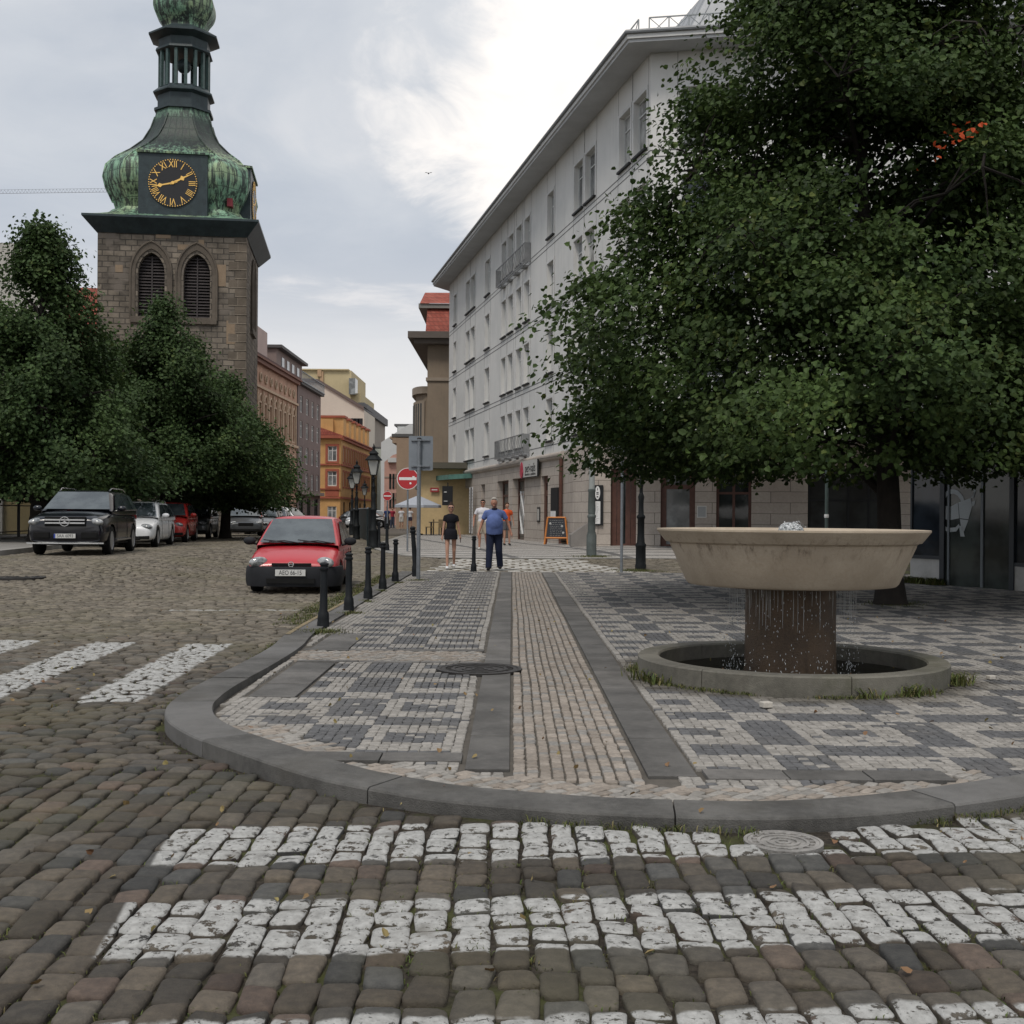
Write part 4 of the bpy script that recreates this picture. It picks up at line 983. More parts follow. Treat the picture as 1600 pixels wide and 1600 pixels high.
    # sloping planter wall at the corner recess
    return dict(o=o, E=E, u=u, n=n, ua=ua, w1=w1, u3=u3, n3=n3, xa=xa, STN=STN, uL=uL, gr=gr, WR=WR)
WB = white_building()
def shop_signs():
    E, u, n, ua = WB['E'], WB['u'], WB['n'], WB['ua']
    # white sign board with red drop
    a, b = ua(818.5), ua(846); z0, z1 = 3.12, 3.86
    o = thing('shop_sign', 'white rectangular shop sign with dark lettering and a pink red drop above the doorway', 'shop sign', tuple(E+u*((a+b)/2)+n*.2+Vector((0,0,z0))))
    org = Vector(o.location); M = frame(tuple(E+u*a+n*.19+Vector((0,0,z0))-org), u); w = b-a; h = z1-z0
    MB().box((0,0,-.05),(w,h,0),M).build('board', pm('sign_board',(.50,.50,.48),.5,.06,3), o)
    MB().box((0,-.03,-.06),(w,0,.012),M).box((w,-.03,-.06),(w+.04,h,.012),M).build('edge', FRD, o)
    mb = MB(); t1 = frame(tuple(E+u*(a+w*.60)+n*.195+Vector((0,0,z0+h*.52))-org), u); text_mb('peri-nails', .56, t1, mb, .006, sx=w*.70/2.42)
    t2 = frame(tuple(E+u*(a+w*.60)+n*.195+Vector((0,0,z0+h*.16))-org), u); text_mb('manikura a pedikura', .17, t2, mb, .004, sx=w*.66/1.5)
    mb.build('lettering', FRD, o)
    dm = MB(); Mp = frame(tuple(E+u*(a+w*.13)+n*.21+Vector((0,0,z0+h*.45))-org), u)
    pts = []
    for i in range(24):
        t = 2*math.pi*i/24; pts.append((w*.085*math.cos(t)*(1 if math.sin(t)<0 else .8), h*.50*math.sin(t)))
    dm.prism(pts, 0, .03, Mp); dm.build('red_drop', emit_free('drop_red',(.42,.03,.07),.35), o)
    # tall banner strips
    for px, lab in ((741,'narrow white vertical banner, left one of the pair beside the dark slot door'),(745,'narrow white vertical banner, right one of the pair beside the dark slot door')):
        a = ua(px); s = MB(); M = frame(tuple(E+u*a+n*.25), u); o = thing('banner', lab, 'banner', tuple(E+u*a+n*.25), group='vertical banners'); M = frame((0,0,0), u)
        MB().box((-.22,.35,-.01),(.12,2.95,.0),M).build('cloth', pm('banner_white',(.62,.62,.62),.7,.1,3), o)
        mb = MB(); random.seed(int(px))
        for k in range(14): mb.box((-.09,.5+k*.17,.001),(-.01,.6+k*.17,.004),M)
        mb.build('print', FRD, o)
    # black menu case with white sheet (street face)
    a, b = ua(863), ua(874); o = thing('menu_board', 'slim black wall board with a white sheet below, left of the brown downpipe', 'menu board', tuple(E+u*a+n*.02+Vector((0,0,1.2)))); M = frame((0,0,0), u); w = b-a
    MB().box((0,-.25,0),(w,1.35,.05),M).build('panel', FRD, o); MB().box((.02,-.28,.052),(w*.75,.38,.058),M).build('sheet', WHT, o)
    # small framed plate
    a = ua(840.5); o = thing('wall_plate', 'small framed notice beside the brown doorway under the white sign', 'notice', tuple(E+u*a+n*.02+Vector((0,0,1.1)))); M = frame((0,0,0),u)
    MB().box((0,0,0),(.5,.65,.02),M).build('frame_panel', FRD, o); MB().box((.07,.07,.021),(.43,.58,.024),M).build('sheet', pm('notice',(.42,.41,.38),.6,.1,5), o)
    w1, u3, n3, xa = WB['w1'], WB['u3'], WB['n3'], WB['xa']
    # oval logo board on the right facade
    a, b = xa(927.5), xa(942.5); p = w1+u3*a+n3*.03; o = thing('menu_board', 'tall black wall board with a white oval emblem above a long white menu', 'menu board', tuple(p+Vector((0,0,1.05)))); M = frame((0,0,0),u3); w = b-a; hh = 1.45
    MB().box((0,0,0),(w,hh,.05),M).build('panel', FRD, o); MB().box((w*.05,.06,.052),(w*.72,hh*.60,.058),M).build('menu_sheet', WHT, o)
    mb = MB(); pts = [(w*.42+w*.27*math.cos(i*math.pi/16), hh*.81+hh*.165*math.sin(i*math.pi/16)) for i in range(32)]; mb.prism(pts,.052,.06,M); ov = mb.build('oval_emblem', WHT, o)
    mb = MB().box((w*.39,hh*.87,.0605),(w*.45,hh*.93,.064),M).box((w*.30,hh*.80,.0605),(w*.54,hh*.825,.064),M).box((w*.30,hh*.765,.0605),(w*.54,hh*.785,.064),M).box((w*.33,hh*.695,.0605),(w*.50,hh*.725,.064),M); mb.build('emblem_marks', FRD, ov)
    mb = MB(); 
    for k in range(17):
        mb.box((w*.12,.12+k*.043,.0585),(w*(.3+.3*random.random()),.126+k*.043,.0605),M)
    mb.build('menu_text', FRD, o)
    # plaque
    a, b = xa(1089), xa(1104); p = w1+u3*a+n3*.005; o = thing('wall_plate', 'small pale square plaque between the glass door and the two pane window', 'notice', tuple(p+Vector((0,0,1.36)))); M = frame((0,0,0),u3)
    MB().box((0,0,0),(b-a,.42,.02),M).build('frame_panel', pm('plaque_edge',(.62,.62,.60),.6,.05,4), o); MB().box((.03,.03,.0205),(b-a-.03,.39,.024),M).build('sheet', pm('plaque',(.33,.34,.34),.5,.05,4), o)
    # reversed lettering on the glass
    o = WB['o']; g2, g3 = WB['gr'][2], WB['gr'][3]
    def tx(body, px, z, size, sx=1.0, nm='window_lettering'):
        p = w1+u3*xa(px)-n3*.115+Vector((0,0,z)); text_mb(body, size, frame(tuple(p), u3), mbx, .004, mirror=True, sx=sx)
    mbx = MB(); tx('JOL', 1132, 2.93, .42, .9); tx('VINO A', 1135, 2.62, .12); tx('UGL', 1158, 2.93, .42, .8); tx('BAR', 1158, 2.62, .12)
    mbx.build('window_lettering', emit_free('letters_pale',(.33,.34,.34),.5), o)
    g_ = lambda px, z: tuple(w1+u3*xa(px)-n3*.07+Vector((0,0,z)))
    mbx = MB()
    for ch, px in (('t',1270.5),('o',1279.5),('r',1290),('o',1326),('t',1338.5),('s',1347),('i',1354.5),('b',1362.5)):
        text_mb(ch, .34, frame(g_(px, 2.86), u3), mbx, .004, mirror=True)
    mbx.build('window_lettering', emit_free('letters_grey',(.24,.25,.25),.5), o)
shop_signs()

# ================================================================== dark glass pavilion at the right
def pavilion():
    p0 = Vector((8.30,25.45,0)); u = Vector((9.71-8.35,22.45-25.3,0)).normalized(); n = Vector((u.y,-u.x,0))
    if n.x > 0: n = -n
    o = thing('glass_pavilion', 'dark glass fronted shop pavilion with white plinth beside the big tree', 'shop', (0,0,0))
    # u runs toward the camera: use reversed direction so that the wall faces left
    def au(px): t = (px-800)/F; return (p0.x-t*p0.y)/(t*u.y-u.x)
    M = Matrix.Identity(4); nn = n
    for i in range(3): M[i][0]=u[i]; M[i][1]=(0,0,1)[i]; M[i][2]=nn[i]; M[i][3]=p0[i]
    a1, a2, a3, a4 = au(1424), au(1476), au(1583), au(1720); a5 = 13.0
    pl = pm('white_plinth',(.44,.435,.42),.8,.12,2,.1,40,dirt=(.22,.21,.18)); dk = glassy('pavilion_glass',(.010,.013,.017),.05,.35); fr = emit_free('pavilion_frame',(.022,.028,.035),.4); lt = emit_free('pavilion_bar',(.13,.15,.165),.4)
    T = 3.35
    MB().box((a1,0,-.25),(a2-.05,.56,.02),M).box((a3,0,-.25),(a5,.50,.02),M).build('plinth', pl, o)
    mb = MB().box((a1,.56,-.06),(a2-.05,.63,.04),M).box((a2-.09,.0,-.05),(a2+.03,T,.05),M).box((a3-.05,0,-.05),(a3+.06,T,.05),M).box((a1,T,-.1),(a5,T+.28,.1),M).box((a3,.50,-.06),(a5,.57,.04),M)
    for x in (a4,(a4+a5)/2): mb.box((x-.03,.57,-.03),(x+.03,T,.03),M)
    mb.box((a1,.63,-.03),(a1+.05,T,.03),M); mb.build('frame', fr, o)
    mb = MB(); am = au(1536); mb.box((am-.03,.05,-.03),(am+.03,T,.035),M).box((a2+.10,.05,-.03),(a2+.15,T,.03),M); mb.build('door_bar', lt, o)
    mb = MB().add([(a1,.6,0),(a2,.6,0),(a2,T,0),(a1,T,0)],[(0,1,2,3)],M).add([(a3,.5,0),(a5,.5,0),(a5,T,0),(a3,T,0)],[(0,1,2,3)],M); mb.build('glazing', dk, o, nor=False)
    d = MB().add([(a2,.03,.004),(a3,.03,.004),(a3,T,.004),(a2,T,.004)],[(0,1,2,3)],M).build('door', glassy('door_glass',(.022,.026,.024),.06,.4), o, nor=False)
    # roof slab and side
    v = [M@Vector(q) for q in ((a1,T+.28,.1),(a5,T+.28,.1),(a5,T+.28,-14),(a1,T+.28,-14))]; MB().add([tuple(q) for q in v],[(0,1,2,3)]).build('roof', fr, o, nor=False)
    v = [M@Vector(q) for q in ((a1,0,-.02),(a1,T+.28,-.02),(a1,T+.28,-9),(a1,0,-9))]; MB().add([tuple(q) for q in v],[(0,1,2,3)]).build('side_wall', WB['STN'], o, nor=False)
    # bull decal: outlined from polylines in the plane of the door
    bc = au(1488.5); S = .92
    def pr(pts, z=.012): return [(bc+x*S, 1.10+y*S) for x, y in pts]
    wh = emit_free('decal_white',(.36,.39,.40),.5); mb = MB()
    # crescent horn/ring around
    ring = []; 
    for i in range(19): a = R(200-i*12.0); ring.append((.30*math.cos(a)*1.2, .62+.36*math.sin(a)))
    inn = []
    for i in range(19): a = R(200-i*12.0); inn.append((.30*math.cos(a)*.92, .58+.30*math.sin(a)))
    # draw ring as quad strip, upper half and lower tail
    for i in range(18):
        q = pr([ring[i],ring[i+1],inn[i+1],inn[i]]); mb.add([(x,y,.012) for x,y in q],[(0,1,2,3)],M)
    low = [(-.30,.10),(-.1,.03),(.12,.05),(.2,.14),(.2,.22),(.1,.14),(-.1,.12),(-.3,.19)]
    mb.add([(x,y,.012) for x,y in pr(low)],[(0,1,6,7),(1,2,5,6),(2,3,4,5)],M)
    body = [[(-.32,.62),(-.05,.60),(-.05,.30),(-.32,.32)],[(-.035,.60),(.16,.68),(.20,.34),(-.035,.30)],[(.175,.685),(.52,.78),(.56,.60),(.46,.32),(.215,.34)],
            [(.52,.80),(.60,.78),(.66,.94),(.60,.96),(.63,.86)],[(.56,.70),(.66,.74),(.62,.62),(.56,.60)],[(.22,.32),(.46,.30),(.34,.05),(.27,.08)],[(.20,.18),(.30,.16),(.36,-.06),(.24,-.06)]]
    for b in body: q = pr(b); mb.add([(x,y,.013) for x,y in q],[tuple(range(len(q)))],M)
    mb.build('bull_decal', wh, d, nor=False)
pavilion()

# ================================================================== buildings along the street
def block(name, label, o, u, U, Z, depth, wallm, rows, cols, ww, wh, roofm=None, rooftype='flat', rh=2, fm=None, gm=None, surround=None, sw=.15, cat='building', overh=.4, corn=None, ground=None, side=True, wdepth=.15, bars=(1,1)):
    """block whose street facade starts at o and runs along u (facing right-hand normal)"""
    u = Vector((u[0],u[1],0)).normalized(); n = Vector((u.y,-u.x,0)); o = Vector(o); th = thing(name, label, cat, (0,0,0))
    ops = [(c-ww/2,c+ww/2,r,r+wh) for r in rows for c in cols]; gops = []
    if ground:
        gops = [(c-ground[1]/2,c+ground[1]/2,.25,ground[2]) for c in ground[0]]
    mb = MB(); wall_mb(mb, o, u, U, Z, ops+gops, wdepth, -.5)
    c = [o, o+u*U, o+u*U-n*depth, o-n*depth]
    for a, b in ((1,2),(2,3),(3,0)): mb.add([(c[a].x,c[a].y,-.5),(c[b].x,c[b].y,-.5),(c[b].x,c[b].y,Z),(c[a].x,c[a].y,Z)],[(0,1,2,3)])
    mb.build('wall', wallm, th, nor=False)
    Ms = frame(tuple(o), u)
    for q in ops:
        f = win(th, o, u, *q, depth=wdepth, fm=fm, gm=gm or GLW, fw=.10, bars=bars, sill=False)
        if surround: a,b,cz,d = q; MB().box((a-sw,cz-sw,.002),(a-.005,d+sw,.06),Ms).box((b+.005,cz-sw,.002),(b+sw,d+sw,.06),Ms).box((a-.005,d+.005,.002),(b+.005,d+sw,.06),Ms).box((a-.005,cz-sw,.002),(b+.005,cz-.005,.06),Ms).build('surround', surround, f)
    for q in gops: win(th, o, u, *q, depth=wdepth, fm=FRD, gm=GLD, fw=.12, bars=(1,1), sill=False, name='shop_window')
    M = frame(tuple(o), u)
    if corn: MB().box((-.0,Z-.45,.003),(U+.0,Z-.1,.35),M).box((0,Z-.1,.003),(U,Z+.05,.55),M).build('cornice', corn, th)
    rm = roofm or pm('flat_roof',(.12,.12,.12),.9,.1,1)
    if rooftype == 'flat': MB().box((-.05,Z+.052,-depth),(U+.05,Z+.3,overh),M).build('roof', rm, th)
    else:
        mb = MB(); vs = [(-.1,Z+.06,overh),(U+.1,Z+.06,overh),(U+.1,Z+rh,-depth/2),(-.1,Z+rh,-depth/2),(-.1,Z+.06,-depth-.3),(U+.1,Z+.06,-depth-.3)]
        mb.add(vs,[(0,1,2,3),(3,2,5,4),(0,3,4),(1,5,2)],M); mb.build('roof', rm, th, nor=False)
    return th, M
TILE = brick('roof_tiles',(.27,.065,.045),(.34,.10,.07),(.12,.04,.03),.3,.32,.02,.8,.5,.2)
def street():
    XL = -22.0
    # order along the left side, facades face +X: u must give n=(u.y,-u.x)=(+1,0) -> u=(0,1)
    U = (0.01,1)
    # ornate house
    orn = pm('ornate_brick',(.44,.27,.19),.85,.18,1.2,.3,20,dirt=(.25,.15,.11)); crm = pm('ornate_cream',(.50,.37,.26),.8,.12,2)
    y0, y1 = 98, 121; Z = 14.9; W_ = y1-y0
    cols = [1.8+i*2.15 for i in range(10)]
    th, M = block('ornate_house','ornate orange brown house with arched windows and cornice beyond the tower', (XL-.3,y0,0), U, W_, Z, 12, orn, [4.6,8.6], cols, .95, 2.5, pm('dark_roof',(.10,.055,.05),.8,.1,1), fm=crm, surround=crm, sw=.16, corn=pm('ornate_cornice',(.20,.10,.075),.8,.1,2), ground=(cols[::2],1.6,2.9))
    mb = MB()
    for c in cols:      # arches above the upper windows and round attic eyes
        pts = [tuple(M@Vector((c+.62*math.cos(R(180-i*20)), 11.25+.62*math.sin(R(180-i*20)), .05))) for i in range(10)]; mb.tube(pts, .11, 5)
        pts = [tuple(M@Vector((c+.36*math.cos(R(i*30)), 13.35+.36*math.sin(R(i*30)), .06))) for i in range(13)]; mb.tube(pts, .10, 5)
        for s in (-.95,): mb.box((c+1.07-.12,8.3,.005),(c+1.07+.12,12.2,.12),M)
    mb.box((0,8.0,.004),(W_,8.25,.22),M).box((0,12.35,.004),(W_,12.55,.2),M).box((0,3.8,.004),(W_,4.1,.25),M); mb.build('arch_moulding', crm, th)
    mb = MB()
    for c in cols: mb.ell(tuple(M@Vector((c,13.35,.0))), (.04,.26,.26), n=12, k=6)
    mb.build('attic_eye', FRD, th)
    # pink set-back attic block
    MB().box((XL-9,106.5,15.4),(XL-2.2,116.5,19.1)).build('attic', pm('pink_plaster',(.42,.33,.30),.85,.08,1), th)
    # brown house
    brn = pm('brown_plaster',(.185,.14,.13),.88,.14,1.0,.3,25); WF = pm('old_white',(.60,.58,.55),.7,.1,4)
    th, M = block('brown_house','dull brown house with pale framed windows between the ornate and the orange house', (XL,121.2,0), U, 13.6, 14.6, 12, brn, [3.9,6.6,9.25,11.85], [1.9,5.3,8.6,11.8], 1.5, 1.75, fm=WF, surround=None, corn=None, ground=([2.2,6.5,11],2.2,3.0), gm=GLW)
    MB().box((0,3.35,.002),(13.6,3.7,.5),M).build('shop_cornice', pm('brown_trim',(.25,.2,.18),.8,.1,2), th)
    mb = MB().box((0,14.9,-.1),(13.6,15.0,.5),M)
    for i in range(24): mb.box((i*.58,15.0,.38),(i*.58+.05,15.9,.44),M)
    mb.box((0,15.9,.36),(13.6,15.97,.46),M); mb.build('roof_railing', GALV, th)
    MB().box((XL-8,119,15.2),(XL-1.8,133.5,18.0)).build('attic', pm('brown_attic',(.22,.17,.155),.85,.08,1), th)
    mb = MB()
    for yy in (121.6,124.4,127.2,130.2): mb.box((XL-1.79,yy,16.0),(XL-1.74,yy+1.3,17.4))
    mb.build('attic_window', GLW, th)
    MB().box((XL-8.3,118.7,18.0),(XL-1.2,134.0,18.3)).build('attic_roof', pm('dark_grey_roof',(.08,.075,.075),.7,.1,1), th)
    # orange corner house: front toward the square and side along the street
    org = pm('orange_plaster',(.50,.285,.11),.85,.12,.9,.2,25,dirtz=(.38,.20,.08)); red = pm('red_trim',(.30,.085,.05),.8,.15,2)
    y0 = 152
    th, M = block('orange_house','bright orange corner house with red window surrounds at the end of the row', (XL-.0,y0,0), U, 30, 11.3, 16, org, [4.9,8.1], [2.2+i*2.3 for i in range(12)], 1.15, 1.9, TILE, 'gable', 3.0, fm=WF, surround=red, sw=.22, corn=red, ground=([3,8,13,18],1.5,2.9))
    # front (facing the camera): u=(1,0) gives n=(0,-1)
    M2 = frame((XL-5.6,y0-.30,0),(1,0,0)); wops = [(3.95,5.1,4.9,6.8),(3.95,5.1,8.1,10.0),(3.95,5.1,.4,2.3),(1.6,2.6,.3,2.6)]
    mb = MB(); wall_mb(mb,(XL-16,y0-.30,0),(1,0,0),16,11.3,[(10.4+a,10.4+b,c,d) for a,b,c,d in wops],.15,-.5); mb.build('wall', org, th, nor=False)
    for q in wops: win(th,(XL-5.6,y0-.30,0),(1,0,0),*q,depth=.15,fm=WF,gm=GLW,bars=(1,1),sill=False,fw=.1)
    mb = MB()
    for a,b,c,d in wops[:2]: mb.box((a-.3,c-.25,.035),(a-.01,d+.3,.10),M2).box((b+.01,c-.25,.035),(b+.3,d+.3,.10),M2).box((a-.01,d+.01,.035),(b+.01,d+.3,.10),M2).box((a-.01,c-.25,.035),(b+.01,c-.01,.10),M2)
    mb.box((.3,3.3,.035),(5.6,3.55,.25),M2).box((.3,4.45,.035),(5.6,4.6,.2),M2).box((.3,7.55,.035),(5.6,7.75,.2),M2).box((0,11.0,.035),(5.9,11.35,.6),M2).box((3.65,3.6,.035),(5.4,4.4,.06),M2)
    mb.build('front_trim', red, th)
    MB().box((0,3.3,.003),(30,3.55,.2),M).box((0,7.55,.003),(30,7.75,.2),M).build('band', red, th)
    for k in range(6):
        dq = MB().box((1.5+k*4.6,11.4,-3.0),(3.9+k*4.6,13.8,.05),M).build('dormer', org, th); MB().box((1.3+k*4.6,13.81,-3.1),(4.1+k*4.6,14.1,.25),M).build('roof', red, dq)
    MB().prism([(XL-7,y0-.05+1),(XL-1.2,y0+1-.05),(XL-1.2,y0+4),(XL-7,y0+4)],11.4,13.6).build('front_gable', org, th)
    # cream and yellow houses rising behind
    crem = pm('cream_plaster',(.56,.50,.42),.9,.06,.4); yel = pm('yellow_plaster',(.48,.40,.24),.88,.08,.5,dirtz=(.36,.29,.18))
    th = thing('cream_house','tall blank cream gable wall rising behind the orange house','building',(0,0,0))
    # blank party wall facing the camera with a falling roofline
    y = 178; 
    pt = lambda px, py, D: at(px,py,D)
    pa = [pt(494,599,y),pt(524,617,y),pt(549,650,y),pt(549,700,y),pt(494,700,y)]
    q = [(p.x,p.z) for p in pa]; xr = q[2][0]
    poly = [(-40,q[0][1]+2),(q[0][0],q[0][1]),(q[1][0],q[1][1]),(xr+.2,q[2][1]+3.0),(xr+.2,0),(-40,0)]
    poly = [(-40, at(494,592,y).z),(at(498,598,y).x,at(498,598,y).z),(at(551,630,y).x,at(551,630,y).z),(at(569,641,y).x,at(569,641,y).z),(at(569,641,y).x,0),(-40,0)]
    Mw = Matrix(((1,0,0,0),(0,0,1,y),(0,1,0,0),(0,0,0,1)))
    MB().prism(poly, 0, 14, Mw).build('wall', crem, th)
    MB().add([(p[0],y-.3,p[1]+.02) for p in poly[:4]]+[(p[0],y+14,p[1]+.02) for p in poly[:4]]+[(p[0],y-.3,p[1]+.5) for p in poly[:4]]+[(p[0],y+14,p[1]+.5) for p in poly[:4]], [(0,1,5,4),(1,2,6,5),(2,3,7,6),(8,9,13,12),(9,10,14,13),(10,11,15,14),(0,1,9,8),(1,2,10,9),(2,3,11,10)]).build('roof', pm('grey_roof_edge',(.13,.10,.09),.8,.1,1), th, nor=False)
    mb = MB()
    for px in (552,557.5,563):
        for py in (662,): a = at(px,py,y); mb.box((a.x-.35,y-.05,a.z-2.0),(a.x+.35,y-.01,a.z+.8))
    mb.build('window', FRD, th)
    th = thing('yellow_house','tall yellow apartment house with flat roof and chimney, highest behind the orange house','building',(0,0,0)); y = 205
    A = lambda px, py: at(px, py, y)
    MB().box((-60,y,0),(A(549,575).x,y+20,A(549,579).z)).box((A(549,0).x,y+.5,0),(A(568,0).x,y+20,A(560,614).z)).box((-60,y-.4,A(549,579).z),(A(549.5,0).x,y+20,A(549,577).z)).build('wall', yel, th)
    MB().box((A(501,0).x,y-.5,A(0,585).z),(A(507,0).x,y+2,A(0,574).z)).box((A(505,0).x,y-.35,A(0,605).z),(A(510,0).x,y-.02,A(0,577).z)).build('chimney', pm('chimney_ochre',(.42,.28,.17),.85,.1,1), th)
    MB().box((A(551,0).x,y-1.2,A(0,613).z),(A(561,0).x,y+2,A(0,588).z)).build('dormer', GLW, th)
    gt = pm('grey_tan',(.26,.225,.19),.9,.1,.6); th = thing('grey_house','narrow grey tan house with a projecting roof corner behind the orange house','building',(0,0,0)); y = 195
    A = lambda px, py: at(px, py, y)
    MB().box((A(566,0).x,y,0),(A(576,0).x,y+30,A(0,628).z)).build('wall', gt, th); MB().box((A(566,0).x,y-2,A(0,641).z),(A(581,0).x,y+30,A(0,629).z)).box((A(566,0).x,y-1.5,A(0,629).z),(A(576,0).x,y+30,A(0,626).z)).build('roof', pm('slate',(.10,.10,.105),.7,.1,1), th)
    # ------- right-hand side of the street beyond the white building
    tau = pm('taupe_plaster',(.25,.20,.15),.88,.10,.5,.2,20,dirtz=(.17,.135,.105)); tau2 = pm('taupe_trim',(.30,.25,.20),.85,.1,1)
    yy = 82.0; A = lambda px, py, D=yy: at(px, py, D); th = thing('taupe_house','tall brown plastered house with red tiled roof behind the white building','building',(0,0,0))
    xl = A(667,700).x; xr = 4; zt = A(667,531).z
    MB().box((xl,yy,2.6),(xr,yy+26,zt)).build('wall', tau, th)
    # bowed bay on its street side
    xb = A(641.5,700).x; pts = [(xl+.02,yy+1.2)]+[(xl-(xl-xb)*math.sin(R(a)), yy+1.2+3.2*(1-math.cos(R(a)))) for a in range(10,91,10)]+[(xb,yy+12),(xl+.02,yy+12)]
    MB().prism(pts, 3.2, A(655,612).z).build('bay', tau, th)
    MB().prism([(x-.25 if x < xl else x, y-.15) for x,y in pts], A(655,612).z, A(655,612).z+.5).build('bay_cornice', tau2, th)
    mb = MB()
    for k in range(1,8):
        a = R(k*11+5); x, y = xl-(xl-xb)*math.sin(a)-.06, yy+1.2+3.2*(1-math.cos(a))-.06
        for z0, z1 in ((6.0,9.4),): mb.box((x-.1,y-.1,z0),(x+.1,y+.1,z1))
    mb.build('bay_pilaster', tau2, th)
    mb = MB()
    for k in range(1,7):
        a = R(k*11+10); x, y = xl-(xl-xb)*math.sin(a)-.02, yy+1.2+3.2*(1-math.cos(a))-.02
        for z0, z1 in ((6.1,9.2),(3.6,5.4)): mb.box((x-.16,y-.16,z0),(x+.16,y+.05,z1))
    mb.build('bay_window', GLD, th)
    MB().box((xl-.1,yy-.1,A(0,590).z),(xr,yy+14,A(0,585).z)).build('string_course', tau2, th)
    ez = zt; ex = A(643,0).x
    MB().box((ex,yy-1.0,ez),(xr,yy+26,ez+.45)).box((ex+.4,yy-.7,ez-.35),(xr,yy+26,ez)).build('eaves', pm('eaves_brown',(.13,.11,.095),.8,.1,1), th)
    # steep tiled roof then attic band and upper roof
    z1 = A(0,475).z; z2 = A(0,468).z; z3 = A(0,443).z; xs = A(657,0).x
    MB().add([(ex+1.2,yy-.8,ez+.45),(xr,yy-.8,ez+.45),(xr,yy+.6,z1),(xs+.6,yy+.6,z1),(ex+1.2,yy+24,ez+.45),(xs+.6,yy+24,z1)],[(0,1,2,3),(0,3,5,4)]).build('roof', TILE, th, nor=False)
    MB().box((xs,yy+.3,z1),(xr,yy+22,z2)).build('roof_band', pm('roof_band_grey',(.24,.23,.21),.8,.1,1), th)
    MB().add([(xs+.1,yy+.2,z2),(xr,yy+.2,z2),(xr,yy+2.2,z3),(xs+.3,yy+2.2,z3),(xs+.1,yy+20,z2),(xs+.3,yy+20,z3)],[(0,1,2,3),(0,3,5,4)]).build('upper_roof', TILE, th, nor=False)
    # ochre ground floor wall with street name plate
    och = pm('ochre_wall',(.52,.39,.21),.85,.14,.8,.2,25,dirt=(.33,.25,.15)); x0 = at(662,0,70).x; x1 = at(704,0,70).x
    o = thing('ochre_wall','low ochre yellow ground floor wall behind the cafe tables','wall',(0,0,0))
    MB().box((x0,70,0),(x1+1.5,80,4.1)).build('wall_block', och, o); MB().box((x0-.6,69.3,4.1),(x1+1.5,81.8,4.45)).build('roof', pm('ochre_roof',(.09,.08,.06),.7,.1,1), o)
    p = at(679,765.5,69.9); s = thing('street_name_plate','small dark red street name plate high on the ochre wall','sign',(p.x,p.y-.03,p.z)); MB().box((-.25,-.02,-.13),(.25,.02,.13)).build('plate', emit_free('plate_red',(.30,.03,.03),.5), s); MB().box((-.17,-.028,-.02),(.17,-.021,.03)).build('lettering', WHT, s)
    p = at(699.5,775,66); s = thing('hanging_sign','black box sign hung beside the green canopy','sign',(p.x,p.y,p.z)); MB().box((-.30,-.12,-.52),(.28,.12,.55)).build('sign_box', FRD, s); MB().box((-.02,-.12,.55),(.03,.12,.75)).build('hanger', FRD, s); MB().box((-.2,-.125,.2),(-.05,-.121,.24)).box((-.2,-.125,-.3),(.0,-.121,-.27)).build('markings', WHT, s)
    # far houses closing the view
    whh = pm('far_white',(.50,.51,.50),.85,.06,.5); pin = pm('far_pink',(.46,.27,.22),.85,.12,.5); mint = pm('far_mint',(.44,.47,.42),.85,.1,.7); oc = pm('far_ochre',(.42,.32,.18),.85,.1,.7); tn = pm('far_tan',(.34,.25,.18),.85,.1,.7)
    def side_house(name, label, y0, y1, x, z, m, rows, wh, corn=None, fm=None, left=False, sp=2.6, sur=None):
        U_ = (0,1) if left else (0,-1); oo = (x,y0,0) if left else (x,y1,0); Lh = y1-y0
        return block(name, label, oo, U_, Lh, z, 10, m, rows, [1.6+sp*i for i in range(int((Lh-2)/sp)+1)], 1.2, wh, corn=corn, fm=fm or WF, surround=sur, ground=([2+4*i for i in range(int((Lh-3)/4)+1)],1.8,2.8))
    side_house('tan_house','tan house with dark window bands behind the cafe umbrella', 96, 112, -9.6+.2, 7.6, tn, [4.3], 1.9, corn=tn)
    th, M = side_house('white_gable_house','white house with sloping roofline above the pink one', 150, 178, -14.6, 12.5, whh, [4.4,8.0], 1.9)
    zz = at(0,651,150).z; zl = at(0,700,150).z; y = 150
    poly = [(at(602,0,y).x,0),(at(602,0,y).x,at(602,692,y).z),(at(638,0,y).x,at(638,672-4,y).z),(at(646,0,y).x,at(646,664,y).z),(at(700,0,y).x,at(646,664,y).z),(at(700,0,y).x,0)]
    MB().prism(poly, -1, 9, Matrix(((1,0,0,0),(0,0,1,y),(0,1,0,0),(0,0,0,1)))).build('gable', whh, th)
    a = at(620,0,y); MB().box((at(616.5,0,y).x,y+2,at(0,690,y).z),(at(625,0,y).x,y+4,at(0,672,y).z)).build('chimney', pm('far_chimney',(.45,.43,.42),.85,.1,1), th)
    y = 126; th = thing('pink_house','salmon pink house with a small white dormer in the far street','building',(0,0,0))
    poly = [(at(606,0,y).x,0),(at(606,0,y).x,at(606,722,y).z),(at(619,0,y).x,at(619,711,y).z),(at(636,0,y).x,at(636,706,y).z),(at(660,0,y).x,at(636,705,y).z),(at(660,0,y).x,0)]
    MB().prism(poly, 0, 15, Matrix(((1,0,0,0),(0,0,1,y),(0,1,0,0),(0,0,0,1)))).build('wall', pin, th); MB().box((at(612,0,y).x,y-.5,at(0,718,y).z),(at(625,0,y).x,y-.01,at(0,711,y).z)).build('dormer', whh, th)
